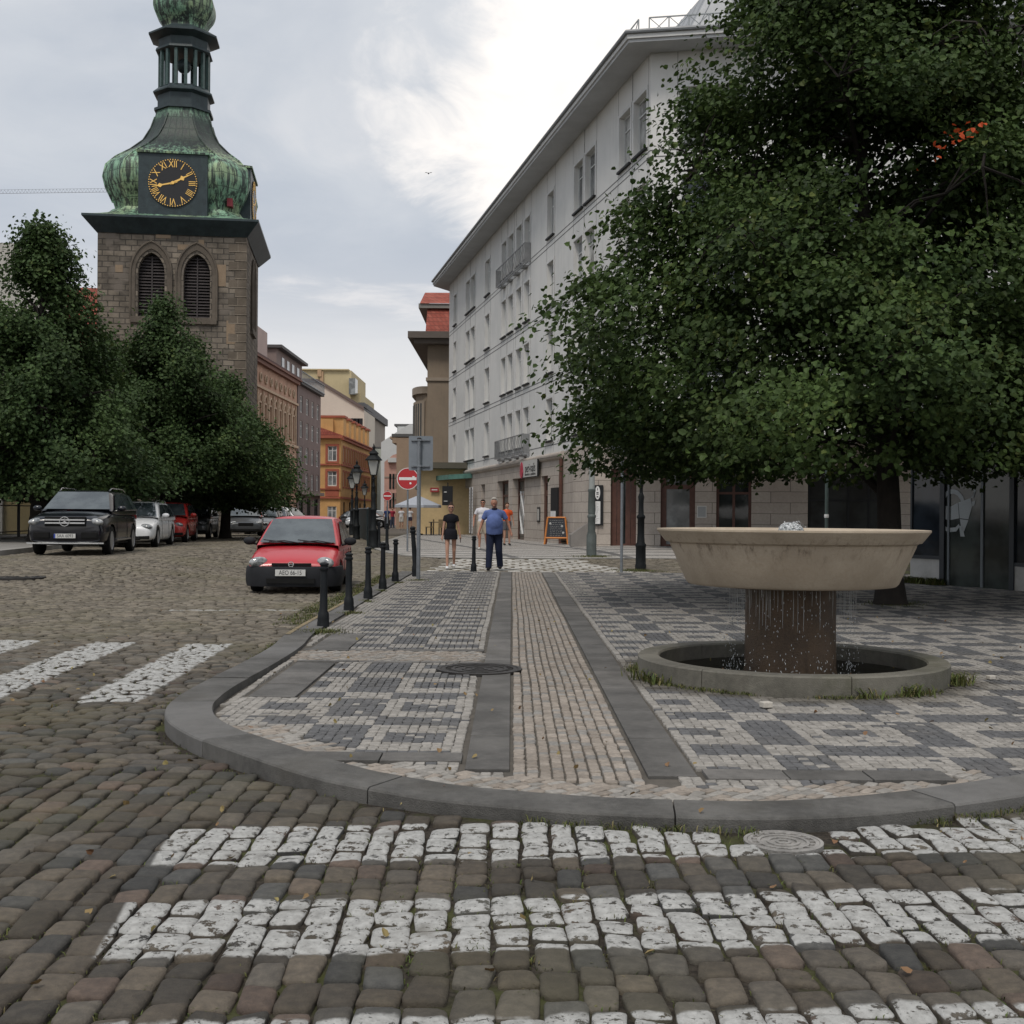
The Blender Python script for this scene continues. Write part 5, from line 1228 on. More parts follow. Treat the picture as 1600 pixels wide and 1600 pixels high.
    MB().box((at(606.5,0,y).x,y-.06,at(0,776,y).z),(at(660,0,y).x,y-.01,at(0,772,y).z)).box((at(606.5,0,y).x,y-.06,at(0,742,y).z),(at(640,0,y).x,y-.01,at(0,740,y).z)).build('string_course', tau2, th)
    mb = MB()
    for i in range(8):
        for zz_ in (782,752): a = at(610+i*5,zz_,y); mb.box((a.x-.12,y-.06,a.z-.8),(a.x+.10,y-.01,a.z+.8))
    mb.build('window', GLD, th)
    side_house('mint_house','pale green and white house with dark windows in the far street', 184, 206, -20.6-.4, 11.5, mint, [4.4,7.6], 2.2, corn=mint)
    side_house('ochre_house','narrow ochre house in the far street left of the tallest looking lamp', 207, 222, -24.5, 12.5, oc, [4.4,8.0], 2.0, corn=oc)
    y = 240; th = thing('far_house','pale houses closing the far end of the street','building',(0,0,0))
    poly = [(at(560,0,y).x,0),(at(560,0,y).x,at(0,715,y).z),(at(582,0,y).x,at(0,712,y).z),(at(590,0,y).x,at(0,698,y).z),(at(600,0,y).x,at(0,706,y).z),(at(660,0,y).x,at(0,706,y).z),(at(660,0,y).x,0)]
    MB().prism(poly, 0, 15, Matrix(((1,0,0,0),(0,0,1,y),(0,1,0,0),(0,0,0,1)))).build('wall', pm('far_cream',(.42,.43,.40),.85,.1,.5), th)
    mb = MB()
    for i in range(9):
        for j in range(5): a = at(577+i*5,725+j*20,y); mb.box((a.x-.35,y-.06,a.z-1),(a.x+.35,y-.01,a.z+.9))
    mb.build('window', GLD, th)
street()
# ================================================================== stone clock tower
def tower():
    RZ = R(7.5); cx, cy = -19.42, 69.5
    o = thing('clock_tower','tall square stone bell tower with green copper bulb roof and black clock','tower',(cx,cy,0),RZ)
    WT = brick('tower_stone',(.23,.195,.155),(.125,.108,.09),(.075,.066,.057),.62,.31,.03,.9,1.0,.45,patch=(.165,.142,.12))
    qn = brick('tower_quoin',(.165,.135,.105),(.105,.088,.07),(.22,.185,.145),.95,.50,.03,.9,.8,.3)
    fr = pm('gothic_frame',(.115,.095,.075),.85,.2,1.5,.4,25,dirt=(.07,.058,.048)); lv = pm('louvre',(.022,.017,.018),.7,.2,3)
    Wd = 4.0; ZT = 17.55
    def arch(cxx, hw, z0, zs, za, n=8):
        """pointed arch outline, from bottom left, counter clockwise in (u,z)"""
        pts = [(cxx-hw, z0),(cxx+hw, z0)]
        for i in range(n+1): t = i/n; a = t*math.pi/2*.86; pts.append((cxx+hw*(1-(1-math.cos(a))/(1-math.cos(math.pi/2*.86))), zs+(za-zs)*math.sin(a)/math.sin(math.pi/2*.86)))
        for i in range(n-1,-1,-1): t = i/n; a = t*math.pi/2*.86; pts.append((cxx-hw*(1-(1-math.cos(a))/(1-math.cos(math.pi/2*.86))), zs+(za-zs)*math.sin(a)/math.sin(math.pi/2*.86)))
        return pts
    mb = MB(); mb.box((-Wd,-Wd,-1),(Wd,Wd,ZT)); body = mb.build('wall', WT, o)
    cuts = []
    Mf = Matrix(((1,0,0,0),(0,0,1,0),(0,1,0,0),(0,0,0,1)))       # (u,z,depth)->(x=u,y=depth,z)
    def cut(pts, side):
        q = MB(); 
        if side == 'front': q.prism(pts, -Wd-.3, -Wd+.75, Mf)
        else: q.prism(pts, Wd-.75, Wd+.3, Matrix(((0,0,1,0),(1,0,0,0),(0,1,0,0),(0,0,0,1))))
        return q
    wins = [(-1.13,'front'),(1.32,'front'),(0,'side')]
    cm = MB()
    for c, s in wins:
        q = cut(arch(c,.72,12.2,14.6,15.75),s); cm.add(q.v, q.f)
    cobj = cm.build('cutter', fr, None); cobj.parent = o
    md = body.modifiers.new('c','BOOLEAN'); md.object = cobj; md.operation = 'DIFFERENCE'; md.solver = 'EXACT'; bake(body); bpy.data.objects.remove(cobj)
    for c, s in wins:
        M = Mf if s == 'front' else Matrix(((0,0,1,0),(1,0,0,0),(0,1,0,0),(0,0,0,1)))
        sg = -1 if s == 'front' else 1
        a_out = arch(c,1.10,12.05,14.55,16.35); a_mid = arch(c,.86,12.1,14.6,15.95); a_in = arch(c,.71,12.2,14.6,15.74)
        mb = MB(); n = len(a_out)
        for (A,B,d0,d1) in ((a_out,a_mid,Wd+.10,Wd+.06),(a_mid,a_in,Wd+.045,Wd-.20)):
            vs = [(u,z,sg*d0) for u,z in A]+[(u,z,sg*d1) for u,z in B]
            mb.add(vs, [(i,(i+1)%n,n+(i+1)%n,n+i) for i in range(1,n)], M)
        vs = [(u,z,sg*(Wd+.10)) for u,z in a_out]+[(u,z,sg*(Wd-.02)) for u,z in a_out]; mb.add(vs, [(i,(i+1)%n,n+(i+1)%n,n+i) for i in range(n)], M)
        pts = [tuple(M@Vector((u,z,sg*(Wd+.10)))) for u,z in a_out[1:]]+[tuple(M@Vector((a_out[0][0],a_out[0][1],sg*(Wd+.10))))]; mb.tube(pts,.06,6)
        mb.box((c-1.1,11.85,sg*(Wd-.3)),(c+1.1,12.19,sg*(Wd+.16)),M)
        w = mb.build('window', fr, o, nor=False)
        mb = MB(); nl = 20
        for i in range(nl):
            z = 12.25+i*.17; 
            if z > 15.6: break
            hw = .72 if z < 14.6 else .72*math.sqrt(max(0.02,1-((z-14.6)/1.15)**2))
            for u0,u1 in ((c-hw+.02,c-.035),(c+.035,c+hw-.02)):
                if u1-u0 > .05: mb.add([(u0,z,sg*(Wd-.28)),(u1,z,sg*(Wd-.28)),(u1,z+.11,sg*(Wd-.42)),(u0,z+.11,sg*(Wd-.42)),(u0,z+.03,sg*(Wd-.28)),(u1,z+.03,sg*(Wd-.28)),(u1,z+.14,sg*(Wd-.42)),(u0,z+.14,sg*(Wd-.42))],[(0,1,2,3),(4,5,6,7),(0,1,5,4),(3,2,6,7)],M)
        mb.box((c-.035,12.2,sg*(Wd-.44)),(c+.035,15.6,sg*(Wd-.26)),M)
        mb.build('louvres', pm('louvre_wood',(.05,.042,.042),.7,.2,3), w, nor=False); MB().add([(u,z,sg*(Wd-.5)) for u,z in arch(c,.74,12.2,14.6,15.76)],[tuple(range(len(a_in)))],M).build('backing', lv, w, nor=False)
    mb = MB()
    for xx, yy in ((Wd,-Wd),):    # quoins with paler joints on the corners
        for k in range(34):
            l = .95 if k%2 else .6; z = .4+k*.5; mb.box((xx-l,yy-.025,z+.02),(xx+.028,yy+.0,z+.48)); mb.box((xx,yy+.001,z+.02),(xx+.025,yy+(1.55-l),z+.48))
    mb.build('quoins', qn, o)
    # odd patches of newer stone and dark scratches
    mb = MB(); nb = pm('new_block',(.25,.185,.125),.85,.12,3,.4,30)
    for u,z,w,h in ((-.5,16.55,.8,.32),(.65,15.95,.75,.3),(1.55,16.1,.3,.45),(1.75,15.85,.35,.25),(2.55,14.0,.7,1.2),(-2.85,14.6,.4,.4),(3.35,16.05,.4,.3),(3.2,10.8,.5,1.3)): MB().box((u-w/2,-Wd-.02,z),(u+w/2,-Wd,z+h)).build('stone_patch', nb, o)
    # copper
    t = NT('copper'); tc = t.n('TexCoord').outputs['Object']; sp = t.n('SeparateXYZ',{0:tc}); mp = t.n('Mapping',{'Vector':tc,'Scale':(2.6,2.6,.22)}).outputs[0]
    st = t.noise(mp,1.9,7,.75); big = t.noise(tc,.55,4)
    c = t.mix(t.ramp(t.noise(tc,3,4),.3,.7),(.15,.28,.19),(.235,.40,.275)); c = t.mix(t.m('MULTIPLY',t.ramp(big,.45,.6),.5), c, (.30,.34,.16))
    dark = (.022,.028,.028)
    dk = t.m('MULTIPLY', t.ramp(st,.45,.56), .92); c = t.mix(dk, c, dark)
    # the shoulders above the bulb and the stage below the lantern weathered nearly black
    z = sp.outputs[2]; zz = t.m('ADD', z, t.m('MULTIPLY', t.m('SUBTRACT', st, .5), 3.2))
    sh = t.m('MULTIPLY', t.ramp(zz,21.3,22.2), t.ramp(zz,24.6,23.8)); c = t.mix(t.m('MULTIPLY', sh, .93), c, dark)
    sh2 = t.m('MULTIPLY', t.ramp(z,24.4,24.8), t.ramp(z,29.4,29.0)); c = t.mix(t.m('MULTIPLY', sh2, .72), c, (.03,.045,.045))
    sh3 = t.m('MULTIPLY', t.ramp(zz,29.2,29.6), t.ramp(zz,31.0,30.2)); c = t.mix(t.m('MULTIPLY', sh3, t.m('MULTIPLY',t.ramp(st,.42,.55),.8)), c, dark)
    # sheet joints
    jz = t.m('ABSOLUTE', t.m('SUBTRACT', t.m('FRACT', t.m('MULTIPLY', z, 1.35)), .5)); jl = t.ramp(jz,.045,.02)
    ang = t.m('MULTIPLY', t.m('ARCTAN2', sp.outputs[1], sp.outputs[0]), 32/6.2832); ja = t.ramp(t.m('ABSOLUTE', t.m('SUBTRACT', t.m('FRACT', ang), .5)), .05,.025)
    j = t.m('MAXIMUM', jl, ja); c = t.mix(t.m('MULTIPLY', j, .55), c, (.03,.05,.04))
    t.set(col=c, rough=.55, metal=.15, normal=t.bump(t.m('SUBTRACT', t.noise(tc,8,4), j), .4, .03), spec=.4); CU = t.mat
    CD = pm('copper_dark',(.028,.042,.047),.5,.3,2,.2,20,metal=.15,dirtz=(.05,.085,.075))
    # loft of octagons: (half width, chamfer share, z)
    def ring(w, ch, z):
        a = w*(1-ch); return [(w,-a,z),(w,a,z),(a,w,z),(-a,w,z),(-w,a,z),(-w,-a,z),(-a,-w,z),(a,-w,z)]
    def loft(name, prof, mat_, sub=3, smooth=True):
        P = np.array(prof); t_ = np.arange(len(P)); dense = []
        for i in range(len(P)-1):
            for k in range(sub):
                s = k/sub; p0,p1,p2,p3 = P[max(i-1,0)],P[i],P[i+1],P[min(i+2,len(P)-1)]
                dense.append(.5*((2*p1)+(p2-p0)*s+(2*p0-5*p1+4*p2-p3)*s*s+(3*p1-p0-3*p2+p3)*s**3) if sub > 1 else p1)
        dense.append(P[-1]); vs = []; fs = []
        for w,c_,z_ in dense: vs += ring(w,c_,z_)
        for i in range(len(dense)-1): fs += [(i*8+j,i*8+(j+1)%8,(i+1)*8+(j+1)%8,(i+1)*8+j) for j in range(8)]
        fs += [tuple(range(7,-1,-1)), tuple((len(dense)-1)*8+j for j in range(8))]
        return MB().add(vs, fs).build(name, mat_, o, smooth=smooth, angle=24)
    # eaves skirt (square) then bulb
    MB().add([(-4.72,-4.72,17.5),(4.72,-4.72,17.5),(4.72,4.72,17.5),(-4.72,4.72,17.5),(-4.72,-4.72,17.62),(4.72,-4.72,17.62),(4.72,4.72,17.62),(-4.72,4.72,17.62),(-4.05,-4.05,16.75),(4.05,-4.05,16.75),(4.05,4.05,16.75),(-4.05,4.05,16.75)],
       [(0,1,5,4),(1,2,6,5),(2,3,7,6),(3,0,4,7),(8,9,1,0),(9,10,2,1),(10,11,3,2),(11,8,0,3)]).build('eaves', CD, o, nor=False)
    loft('skirt_roof', [(4.72,.02,17.62),(4.2,.08,17.78),(3.75,.18,18.05),(3.5,.26,18.4)], CU)
    loft('bulb_roof', [(3.38,.30,18.35),(3.50,.30,18.8),(3.86,.31,19.6),(4.0,.32,20.2),(3.88,.33,20.9),(3.42,.36,21.5),(2.75,.41,22.1),(2.12,.46,22.8),(1.75,.52,23.6),(1.55,.56,24.3),(1.48,.58,24.7)], CU, 5)
    mb = MB()
    for sx_ in range(8):        # standing ribs on the bulb edges
        prof = [(3.50,.30,18.8),(3.86,.31,19.6),(4.0,.32,20.2),(3.88,.33,20.9),(3.42,.36,21.5),(2.75,.41,22.1),(2.12,.46,22.8),(1.75,.52,23.6),(1.55,.56,24.3)]
        mb.tube([ring(w*1.003,c_,z_)[sx_] for w,c_,z_ in prof], .05, 6)
    mb.build('ribs', CU, o, smooth=True)
    loft('neck', [(1.60,.58,24.7),(1.60,.58,24.85),(1.42,.58,24.86),(1.42,.58,25.6),(1.66,.58,25.72),(1.66,.58,25.8),(1.40,.58,26.05),(1.40,.58,26.1)], CD, 1)
    mb = MB()
    for k in range(16):
        a = 2*math.pi*(k+.5)/16; r = 1.36/max(abs(math.cos((a+math.pi/8)%(math.pi/4)-math.pi/8)),.92); mb.cbox((0,0,27.1),(.17,.17,2.1), Matrix.Rotation(a,4,'Z')@Matrix.Translation((r,0,0)))
    mb.build('lantern_columns', pm('copper_column',(.05,.085,.08),.5,.3,3,metal=.1), o)
    MB().ell((0,-.2,27.5),(.42,.42,.42)).build('bell', CD, o, smooth=True)
    loft('lantern_cornice', [(1.42,.58,28.12),(1.55,.58,28.2),(1.50,.58,28.35),(1.36,.58,28.4),(1.40,.58,28.85),(1.92,.58,29.05),(1.92,.58,29.15),(1.3,.58,29.55),(1.22,.58,29.6)], CD, 1)
    loft('onion_dome', [(1.24,.58,29.45),(1.18,.58,29.7),(1.36,.58,30.05),(1.60,.58,30.45),(1.70,.58,30.9),(1.62,.58,31.4),(1.28,.58,31.9),(.8,.58,32.4),(.35,.58,32.9),(.12,.58,33.5),(.06,.58,34.4)], CU, 4)
    # clock boxes on the faces of the bulb
    def clock(side):
        Mr = Matrix.Rotation(R(90) if side else 0, 4, 'Z')
        MB().box((-1.86,-4.02,17.75),(1.86,-1.6,21.25),Mr).build('clock_housing', CD, o)
        MB().box((-1.95,-4.12,21.25),(1.95,-1.4,21.36),Mr).add([(-1.95,-4.12,21.36),(1.95,-4.12,21.36),(1.6,-2.2,21.6),(-1.6,-2.2,21.6)],[(0,1,2,3)],Mr).build('clock_hood', CU, o)
        Mc = Mr@Matrix.Translation((0,-4.03,19.62))@Matrix.Rotation(R(90),4,'X')
        bl = emit_free('clock_black',(.008,.008,.010),.4); gd = emit_free('clock_gold',(.95,.58,.15),.45)
        mb = MB().lathe([(0,0),(1.34,0),(1.34,.05),(0,.051)],64,M=Mc); mb.mi = 1
        for k in range(60): a = k*math.pi/30; mb.cbox((1.29*math.sin(a),1.29*math.cos(a),.062),(.052,.052,.024),Mc)
        d = mb.build('clock_face', [bl, gd], o)
        num = ['XII','I','II','III','IIII','V','VI','VII','VIII','IX','X','XI']
        for k, s in enumerate(num):
            a = -k*math.pi/6; Mn = Mc@Matrix.Rotation(a,4,'Z')@Matrix.Translation((0,1.02,.062)); text_mb(s,.54,Mn,None,.02,sx={1:.9,2:.85,3:.85,4:.72}.get(len(s),.8)*.86).build('numeral', gd, d)
        mb = MB()
        def hand(ang, L, w, tail):
            Mh = Mc@Matrix.Rotation(-ang,4,'Z'); mb.add([(-w*.3,-tail,.075),(w*.3,-tail,.075),(w*.45,0,.075),(w*.35,L*.5,.075),(w*1.2,L*.62,.075),(w*.3,L*.72,.075),(w*.2,L,.075),(-w*.2,L,.075),(-w*.3,L*.72,.075),(-w*1.2,L*.62,.075),(-w*.35,L*.5,.075),(-w*.45,0,.075)],[(0,1,2,11),(11,2,3,10),(10,3,4,9),(9,4,5,8),(8,5,6,7)],Mh)
        hand(R(62), .95, .13, .15); hand(R(257), 1.15, .10, .25); mb.lathe([(.09,.08),(.09,.10),(0,.10)],16,M=Mc)
        mb.build('hands', gd, d, nor=False)
    clock(False); clock(True)
    MB().box((2.85,-3.32,18.65),(3.15,-2.6,19.1)).build('hatch', emit_free('hatch_red',(.20,.02,.03),.6), o)
tower()

def church():
    RZ = R(7.5); o = thing('church','yellow plastered church with orange tiled roof half hidden behind the left trees','church',(-33,62,0),RZ)
    y = pm('church_yellow',(.36,.29,.15),.88,.12,.6,.2,20,dirtz=(.26,.21,.11)); wh = pm('church_white',(.46,.44,.40),.85,.08,1)
    ops = [(2+i*4.2,3.3+i*4.2,2.2,6.4) for i in range(5)]; mb = MB(); wall_mb(mb,(-12,0,0),(1,0,0),22,9,ops,.4,-.5); mb.box((-12,.9,-.5),(10,13,9)); mb.build('wall', y, o, nor=False)
    for q in ops: win(o,(-12,0,0),(1,0,0),*q,depth=.4,fm=FRD,gm=GLD,bars=(1,1),sill=False)
    MB().add([(-12.3,-.5,9),(10.3,-.5,9),(10.3,6.7,14.6),(-12.3,6.7,14.6),(10.3,13.5,9),(-12.3,13.5,9)],[(0,1,2,3),(3,2,4,5),(0,3,5),(1,4,2)]).build('roof', TILE, o, nor=False)
    mb = MB(); 
    for i in range(6): x = -12+i*4.2; mb.box((x+.3,-.28,-.5),(x+1.3,-.001,8.8))
    mb.box((-12.2,-.45,8.8),(10.2,-.002,8.995)).build('pilaster', wh, o)
    MB().box((4.4,-2.0,9.0),(9.0,.5,15.2)).build('gable_wall', wh, o)
church()

def yard():
    # iron fence with stone foot behind the parked cars
    u = Vector((-.127,1,0)).normalized(); G = 'iron fence bays between the trees'
    rail = pm('fence_iron',(.018,.018,.018),.5,.2,6)
    o = thing('iron_fence','black iron railing on a low stone kerb behind the parked cars at the left','fence',(-16.4,29,0)); L = 40; m = 300
    Mx = frame((0,0,0), u); mb = MB(); zf = lambda s: gf(-16.4+u.x*s, 29+u.y*s)
    for i in range(m):
        s = i*.13; z = zf(s)+.1; mb.box((s,z,-.01),(s+.02,z+1.35,.01),Mx).box((s-.005,z+1.35,-.012),(s+.025,z+1.42,.012),Mx)
    mb.build('railing', rail, o)
    mb = MB(); z = zf(20)+.1; mb.box((0,z+.25,-.02),(39,z+.29,.02),Mx).box((0,z+1.2,-.02),(39,z+1.24,.02),Mx); mb.build('rail', rail, o)
    for i in range(14): s = i*3; MB().box((s-.04,zf(s),-.04),(s+.04,zf(s)+1.6,.04),Mx).build('post', rail, o)
    MB().box((-.2,-.2,-.15),(39,z+.06,.15),Mx).build('stone_foot', pm('fence_foot',(.16,.15,.13),.9,.2,2), o)
    p = at(279,800,56); o = thing('gate_pillar','small brick gate pillar with cream stone cap above the red parked car','pillar',(p.x,56,.3))
    k = 56/F; MB().box((-.40,-.35,-.3),(.40,.35,at(0,783,56).z-.3)).build('shaft', brick('pillar_brick',(.28,.13,.09),(.34,.17,.11),(.35,.3,.25),.25,.085,.01), o); zc = at(0,783,56).z-.3
    MB().box((-.52,-.48,zc),(.52,.48,zc+.12)).add([(-.5,-.45,zc+.121),(.5,-.45,zc+.121),(.5,.45,zc+.121),(-.5,.45,zc+.121),(0,0,zc+.38)],[(0,1,4),(1,2,4),(2,3,4),(3,0,4)]).build('cap', pm('pillar_cap',(.50,.46,.36),.8,.1,3), o)
    MB().box((-1.25,-.25,-.3),(-.42,.25,zc-.25)).box((-1.3,-.3,zc-.249),(-.421,.3,zc-.12)).build('side_wall', pm('pillar_cap2',(.30,.26,.20),.8,.1,3), o)
    # crane jib in the distance and one bird
    o = thing('crane','thin lattice jib of a distant tower crane left of the clock','crane',(0,0,0)); y = 320; a = at(-260,306,y); b = at(172,300,y); mb = MB(); n = 80
    for i in range(n):
        p = a.lerp(b,i/n); q = a.lerp(b,(i+1)/n); m_ = (p+q)/2+Vector((0,0,1.0)); mb.tube([tuple(p),tuple(q)],.055,4).tube([tuple(p),tuple(m_)],.03,4).tube([tuple(m_),tuple(q)],.03,4).tube([tuple(m_),tuple(m_+(b-a)/n)],.035,4)
    cg = pm('crane_grey',(.25,.26,.28),.6,.1,1); mb.build('jib', cg, o); c = a.lerp(b,.12); MB().tube([(c.x,c.y,-1),(c.x,c.y,c.z+6)],1.0,4).build('mast', cg, o)
    p = at(669.5,271,60); o = thing('bird','small dark bird gliding in the cloudy sky left of the white building','bird',tuple(p)); bm_ = emit_free('bird_dark',(.05,.05,.055),.8)
    MB().ell((0,0,0),(.035,.09,.035)).add([(0,-.03,.01),(-.13,.02,.07),(-.20,.03,.04),(-.12,.06,.05),(0,.05,.01),(.13,.02,.07),(.20,.03,.04),(.12,.06,.05)],[(0,1,3,4),(1,2,3),(0,4,7,5),(5,7,6)]).build('body', bm_, o, nor=False)
yard()
# ================================================================== trees
BARK = pm('bark',(.020,.016,.013),.9,.35,4,.9,30)
def leaf_mat(name, c0, c1, c2):
    t = NT(name); tone = t.n('Attribute', attribute_name='tone').outputs['Fac']; hue = t.n('Attribute', attribute_name='hue').outputs['Fac']
    c = t.mix(t.ramp(hue,0,.7), c0, c1); c = t.mix(t.ramp(hue,.86,1.0), c, c2); k = t.m('ADD', .55, t.m('MULTIPLY', tone, .8))
    c = t.n('VectorMath',{0:c,'Scale':k},operation='SCALE').outputs[0]
    rd = t.ramp(hue, 1.5, 1.9); c = t.mix(rd, c, (.55,.09,.03))
    t.set(col=c, rough=.55, spec=.16); tr = t.n('BsdfTranslucent', {'Color':c}); ms = t.n('MixShader', {0:.22,1:t.p.outputs[0],2:tr.outputs[0]})
    t.t.links.new(ms.outputs[0], t.out.inputs[0]); return t.mat
LEAF = leaf_mat('leaf_linden',(.032,.056,.020),(.050,.080,.022),(.095,.118,.032)); LEAFB = leaf_mat('leaf_left',(.032,.058,.022),(.050,.082,.027),(.085,.115,.036))
def leaves(name, parent, P, size, hue, tone, mat_, out, droop=.35, seed=1):
    """P positions; each leaf a small folded heart shape of two quads"""
    r = np.random.default_rng(seed); n = len(P)
    # frame: a normal mostly up & outward, a tip direction outward & down
    nrm = np.stack([out[:,0]*.5, out[:,1]*.5, np.full(n,.75)],-1)+r.normal(0,.55,(n,3)); nrm /= np.linalg.norm(nrm,axis=1)[:,None]
    tip = np.stack([out[:,0], out[:,1], np.full(n,-droop)],-1)+r.normal(0,.6,(n,3)); tip -= nrm*(tip*nrm).sum(1)[:,None]; tip /= np.linalg.norm(tip,axis=1)[:,None]
    sd = np.cross(nrm, tip); s = (size*r.uniform(.65,1.3,n))[:,None]
    L = [(0,0,0),(.12,.42,.10),(.62,.38,.07),(1.0,0,-.10),(.62,-.38,.07),(.12,-.42,.10)]
    V = np.stack([P+s*(tip*a+sd*b+nrm*c) for a,b,c in L],1); f = np.array([[0,1,2,3],[0,3,4,5]]); Fq = (f[None]+(np.arange(n)*6)[:,None,None]).reshape(-1,4)
    return np_mesh(name, V.reshape(-1,3), Fq, mat_, parent, attrs={'tone':np.repeat(tone,6),'hue':np.repeat(hue,6)})
def tree(name, label, base, trunk, Rz, z0, z1, ncl, nper, lsize, clr, mat_, seed, group=None, trunk_r=.17, ecc=(1,1), gaps=.42, lean=(0,0), az_bias=None, shell=.5, red=None, flat=.55, amp=1.0, gapbox=None):
    r = np.random.default_rng(seed); random.seed(seed); bx, by = base; bz = gf(bx,by)
    o = thing(name, label, 'tree', (bx,by,bz), 0, group)
    top = z1-.4
    # trunk with flare and taper
    tp = []; tr = []
    for z,dx,dy,k in trunk: tp.append((dx,dy,z)); tr.append(trunk_r*k)
    T = MB().tube(tp, tr, 14); T.build('trunk', BARK, o, smooth=True)
    def axis(z):
        zs = [q[2] for q in tp]; return np.array([np.interp(z,zs,[q[0] for q in tp]), np.interp(z,zs,[q[1] for q in tp])])
    # cluster centres
    C = []; k = 0
    ph = r.uniform(0,6.28,6)
    while len(C) < ncl and k < ncl*60:
        k += 1; z = r.uniform(z0, z1); a = r.uniform(0,2*np.pi); Rm = np.interp(z,[q[0] for q in Rz],[q[1] for q in Rz])
        lob = min(1.22, 1+amp*(.13*np.sin(3*a+ph[0]+z*.9)+.10*np.sin(5*a+ph[1]-z*1.7)+.08*np.sin(9*a+ph[2]+z*3)))
        f = shell+(1-shell)*r.random()**.55 if r.random() < .82 else r.uniform(.15,shell)
        if r.random() > Rm/max(q[1] for q in Rz)*1.1+.12: continue
        x = math.cos(a)*Rm*f*lob*ecc[0]; y = math.sin(a)*Rm*f*lob*ecc[1]
        nn = math.sin(x*1.5+ph[3])*math.sin(y*1.4+ph[4])*math.sin(z*1.9+ph[5])
        if nn < -gaps: continue
        if gapbox and gapbox[0] < x+axis(z)[0] < gapbox[1] and gapbox[2] < z < gapbox[3] and y < 1.5: continue
        ax = axis(z); C.append((x+ax[0], y+ax[1], z-.10*(f*Rm) , a, f, Rm))
    C = np.array(C); n = len(C)
    # branches: each cluster's spray springs from a limb; limbs every so often
    mb = MB(); limbs = []
    for i in range(26):
        z = z0*.75+(z1-z0)*.86*(i/25)**1.05+.15; a = i*2.4+seed; ax = axis(z); Rm = np.interp(z+.5,[q[0] for q in Rz],[q[1] for q in Rz])
        e = np.array([math.cos(a)*Rm*.85*ecc[0], math.sin(a)*Rm*.85*ecc[1]]); rise = .25*Rm+.3
        pts = [(ax[0],ax[1],z-.2),(ax[0]+e[0]*.35,ax[1]+e[1]*.35,z+rise*.55),(ax[0]+e[0]*.7,ax[1]+e[1]*.7,z+rise*.9),(ax[0]+e[0],ax[1]+e[1],z+rise)]
        rr = trunk_r*.42*(1-.65*i/25); mb.tube(pts,[rr,rr*.7,rr*.4,rr*.15],6); limbs += [np.array(p) for p in pts[1:]]
    limbs = np.array(limbs)
    for i in range(n):
        c = C[i,:3]; 
        if i % 2: continue
        d = np.linalg.norm(limbs-c,axis=1); j = d.argmin(); p = limbs[j]
        if d[j] > 1.15: continue
        m_ = (p+c)/2+np.array([0,0,.12]); mb.tube([tuple(p),tuple(m_),tuple(c)],[.022,.014,.005],4,cap=False)
    mb.build('branches', BARK, o, smooth=True, nor=False)
    # leaves: flattened, outward-stretched, slightly drooping sprays
    m = nper; nn = n*m; ci = np.repeat(np.arange(n), m); a = C[ci,3]; out = np.stack([np.cos(a),np.sin(a)],-1)
    u = r.normal(0,1,nn)*clr*1.15; v = r.normal(0,1,nn)*clr*.8; w_ = r.normal(0,1,nn)*clr*flat
    P = C[ci,:3].copy(); P[:,0] += out[:,0]*u-out[:,1]*v; P[:,1] += out[:,1]*u+out[:,0]*v; P[:,2] += w_-.30*np.abs(u)
    fl = z0-.10+.16*np.sin(P[:,0]*2.3+ph[0])*np.sin(P[:,1]*2.1+ph[1])-.22*np.abs(np.sin(P[:,0]*1.1+P[:,1]*.7+ph[2])); ok = P[:,2] > fl-.12*r.random(nn); P = P[ok]; ci = ci[ok]; out = out[ok]; w_ = w_[ok]; nn = len(P)
    cl_t = r.random(n); cl_h = r.random(n)
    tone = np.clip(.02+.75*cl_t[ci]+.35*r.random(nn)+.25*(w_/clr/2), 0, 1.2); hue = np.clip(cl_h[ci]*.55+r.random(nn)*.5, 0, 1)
    if red is not None:
        for q in red:
            d = np.linalg.norm((P-np.array(q[:3]))/np.array([q[3],q[4],q[5]]),axis=1); hue = np.where(d < 1, 2.0, hue)
    lv = leaves('crown', o, P, lsize, hue, tone, mat_, out, seed=seed+1)
    if red is not None: pass
    return o
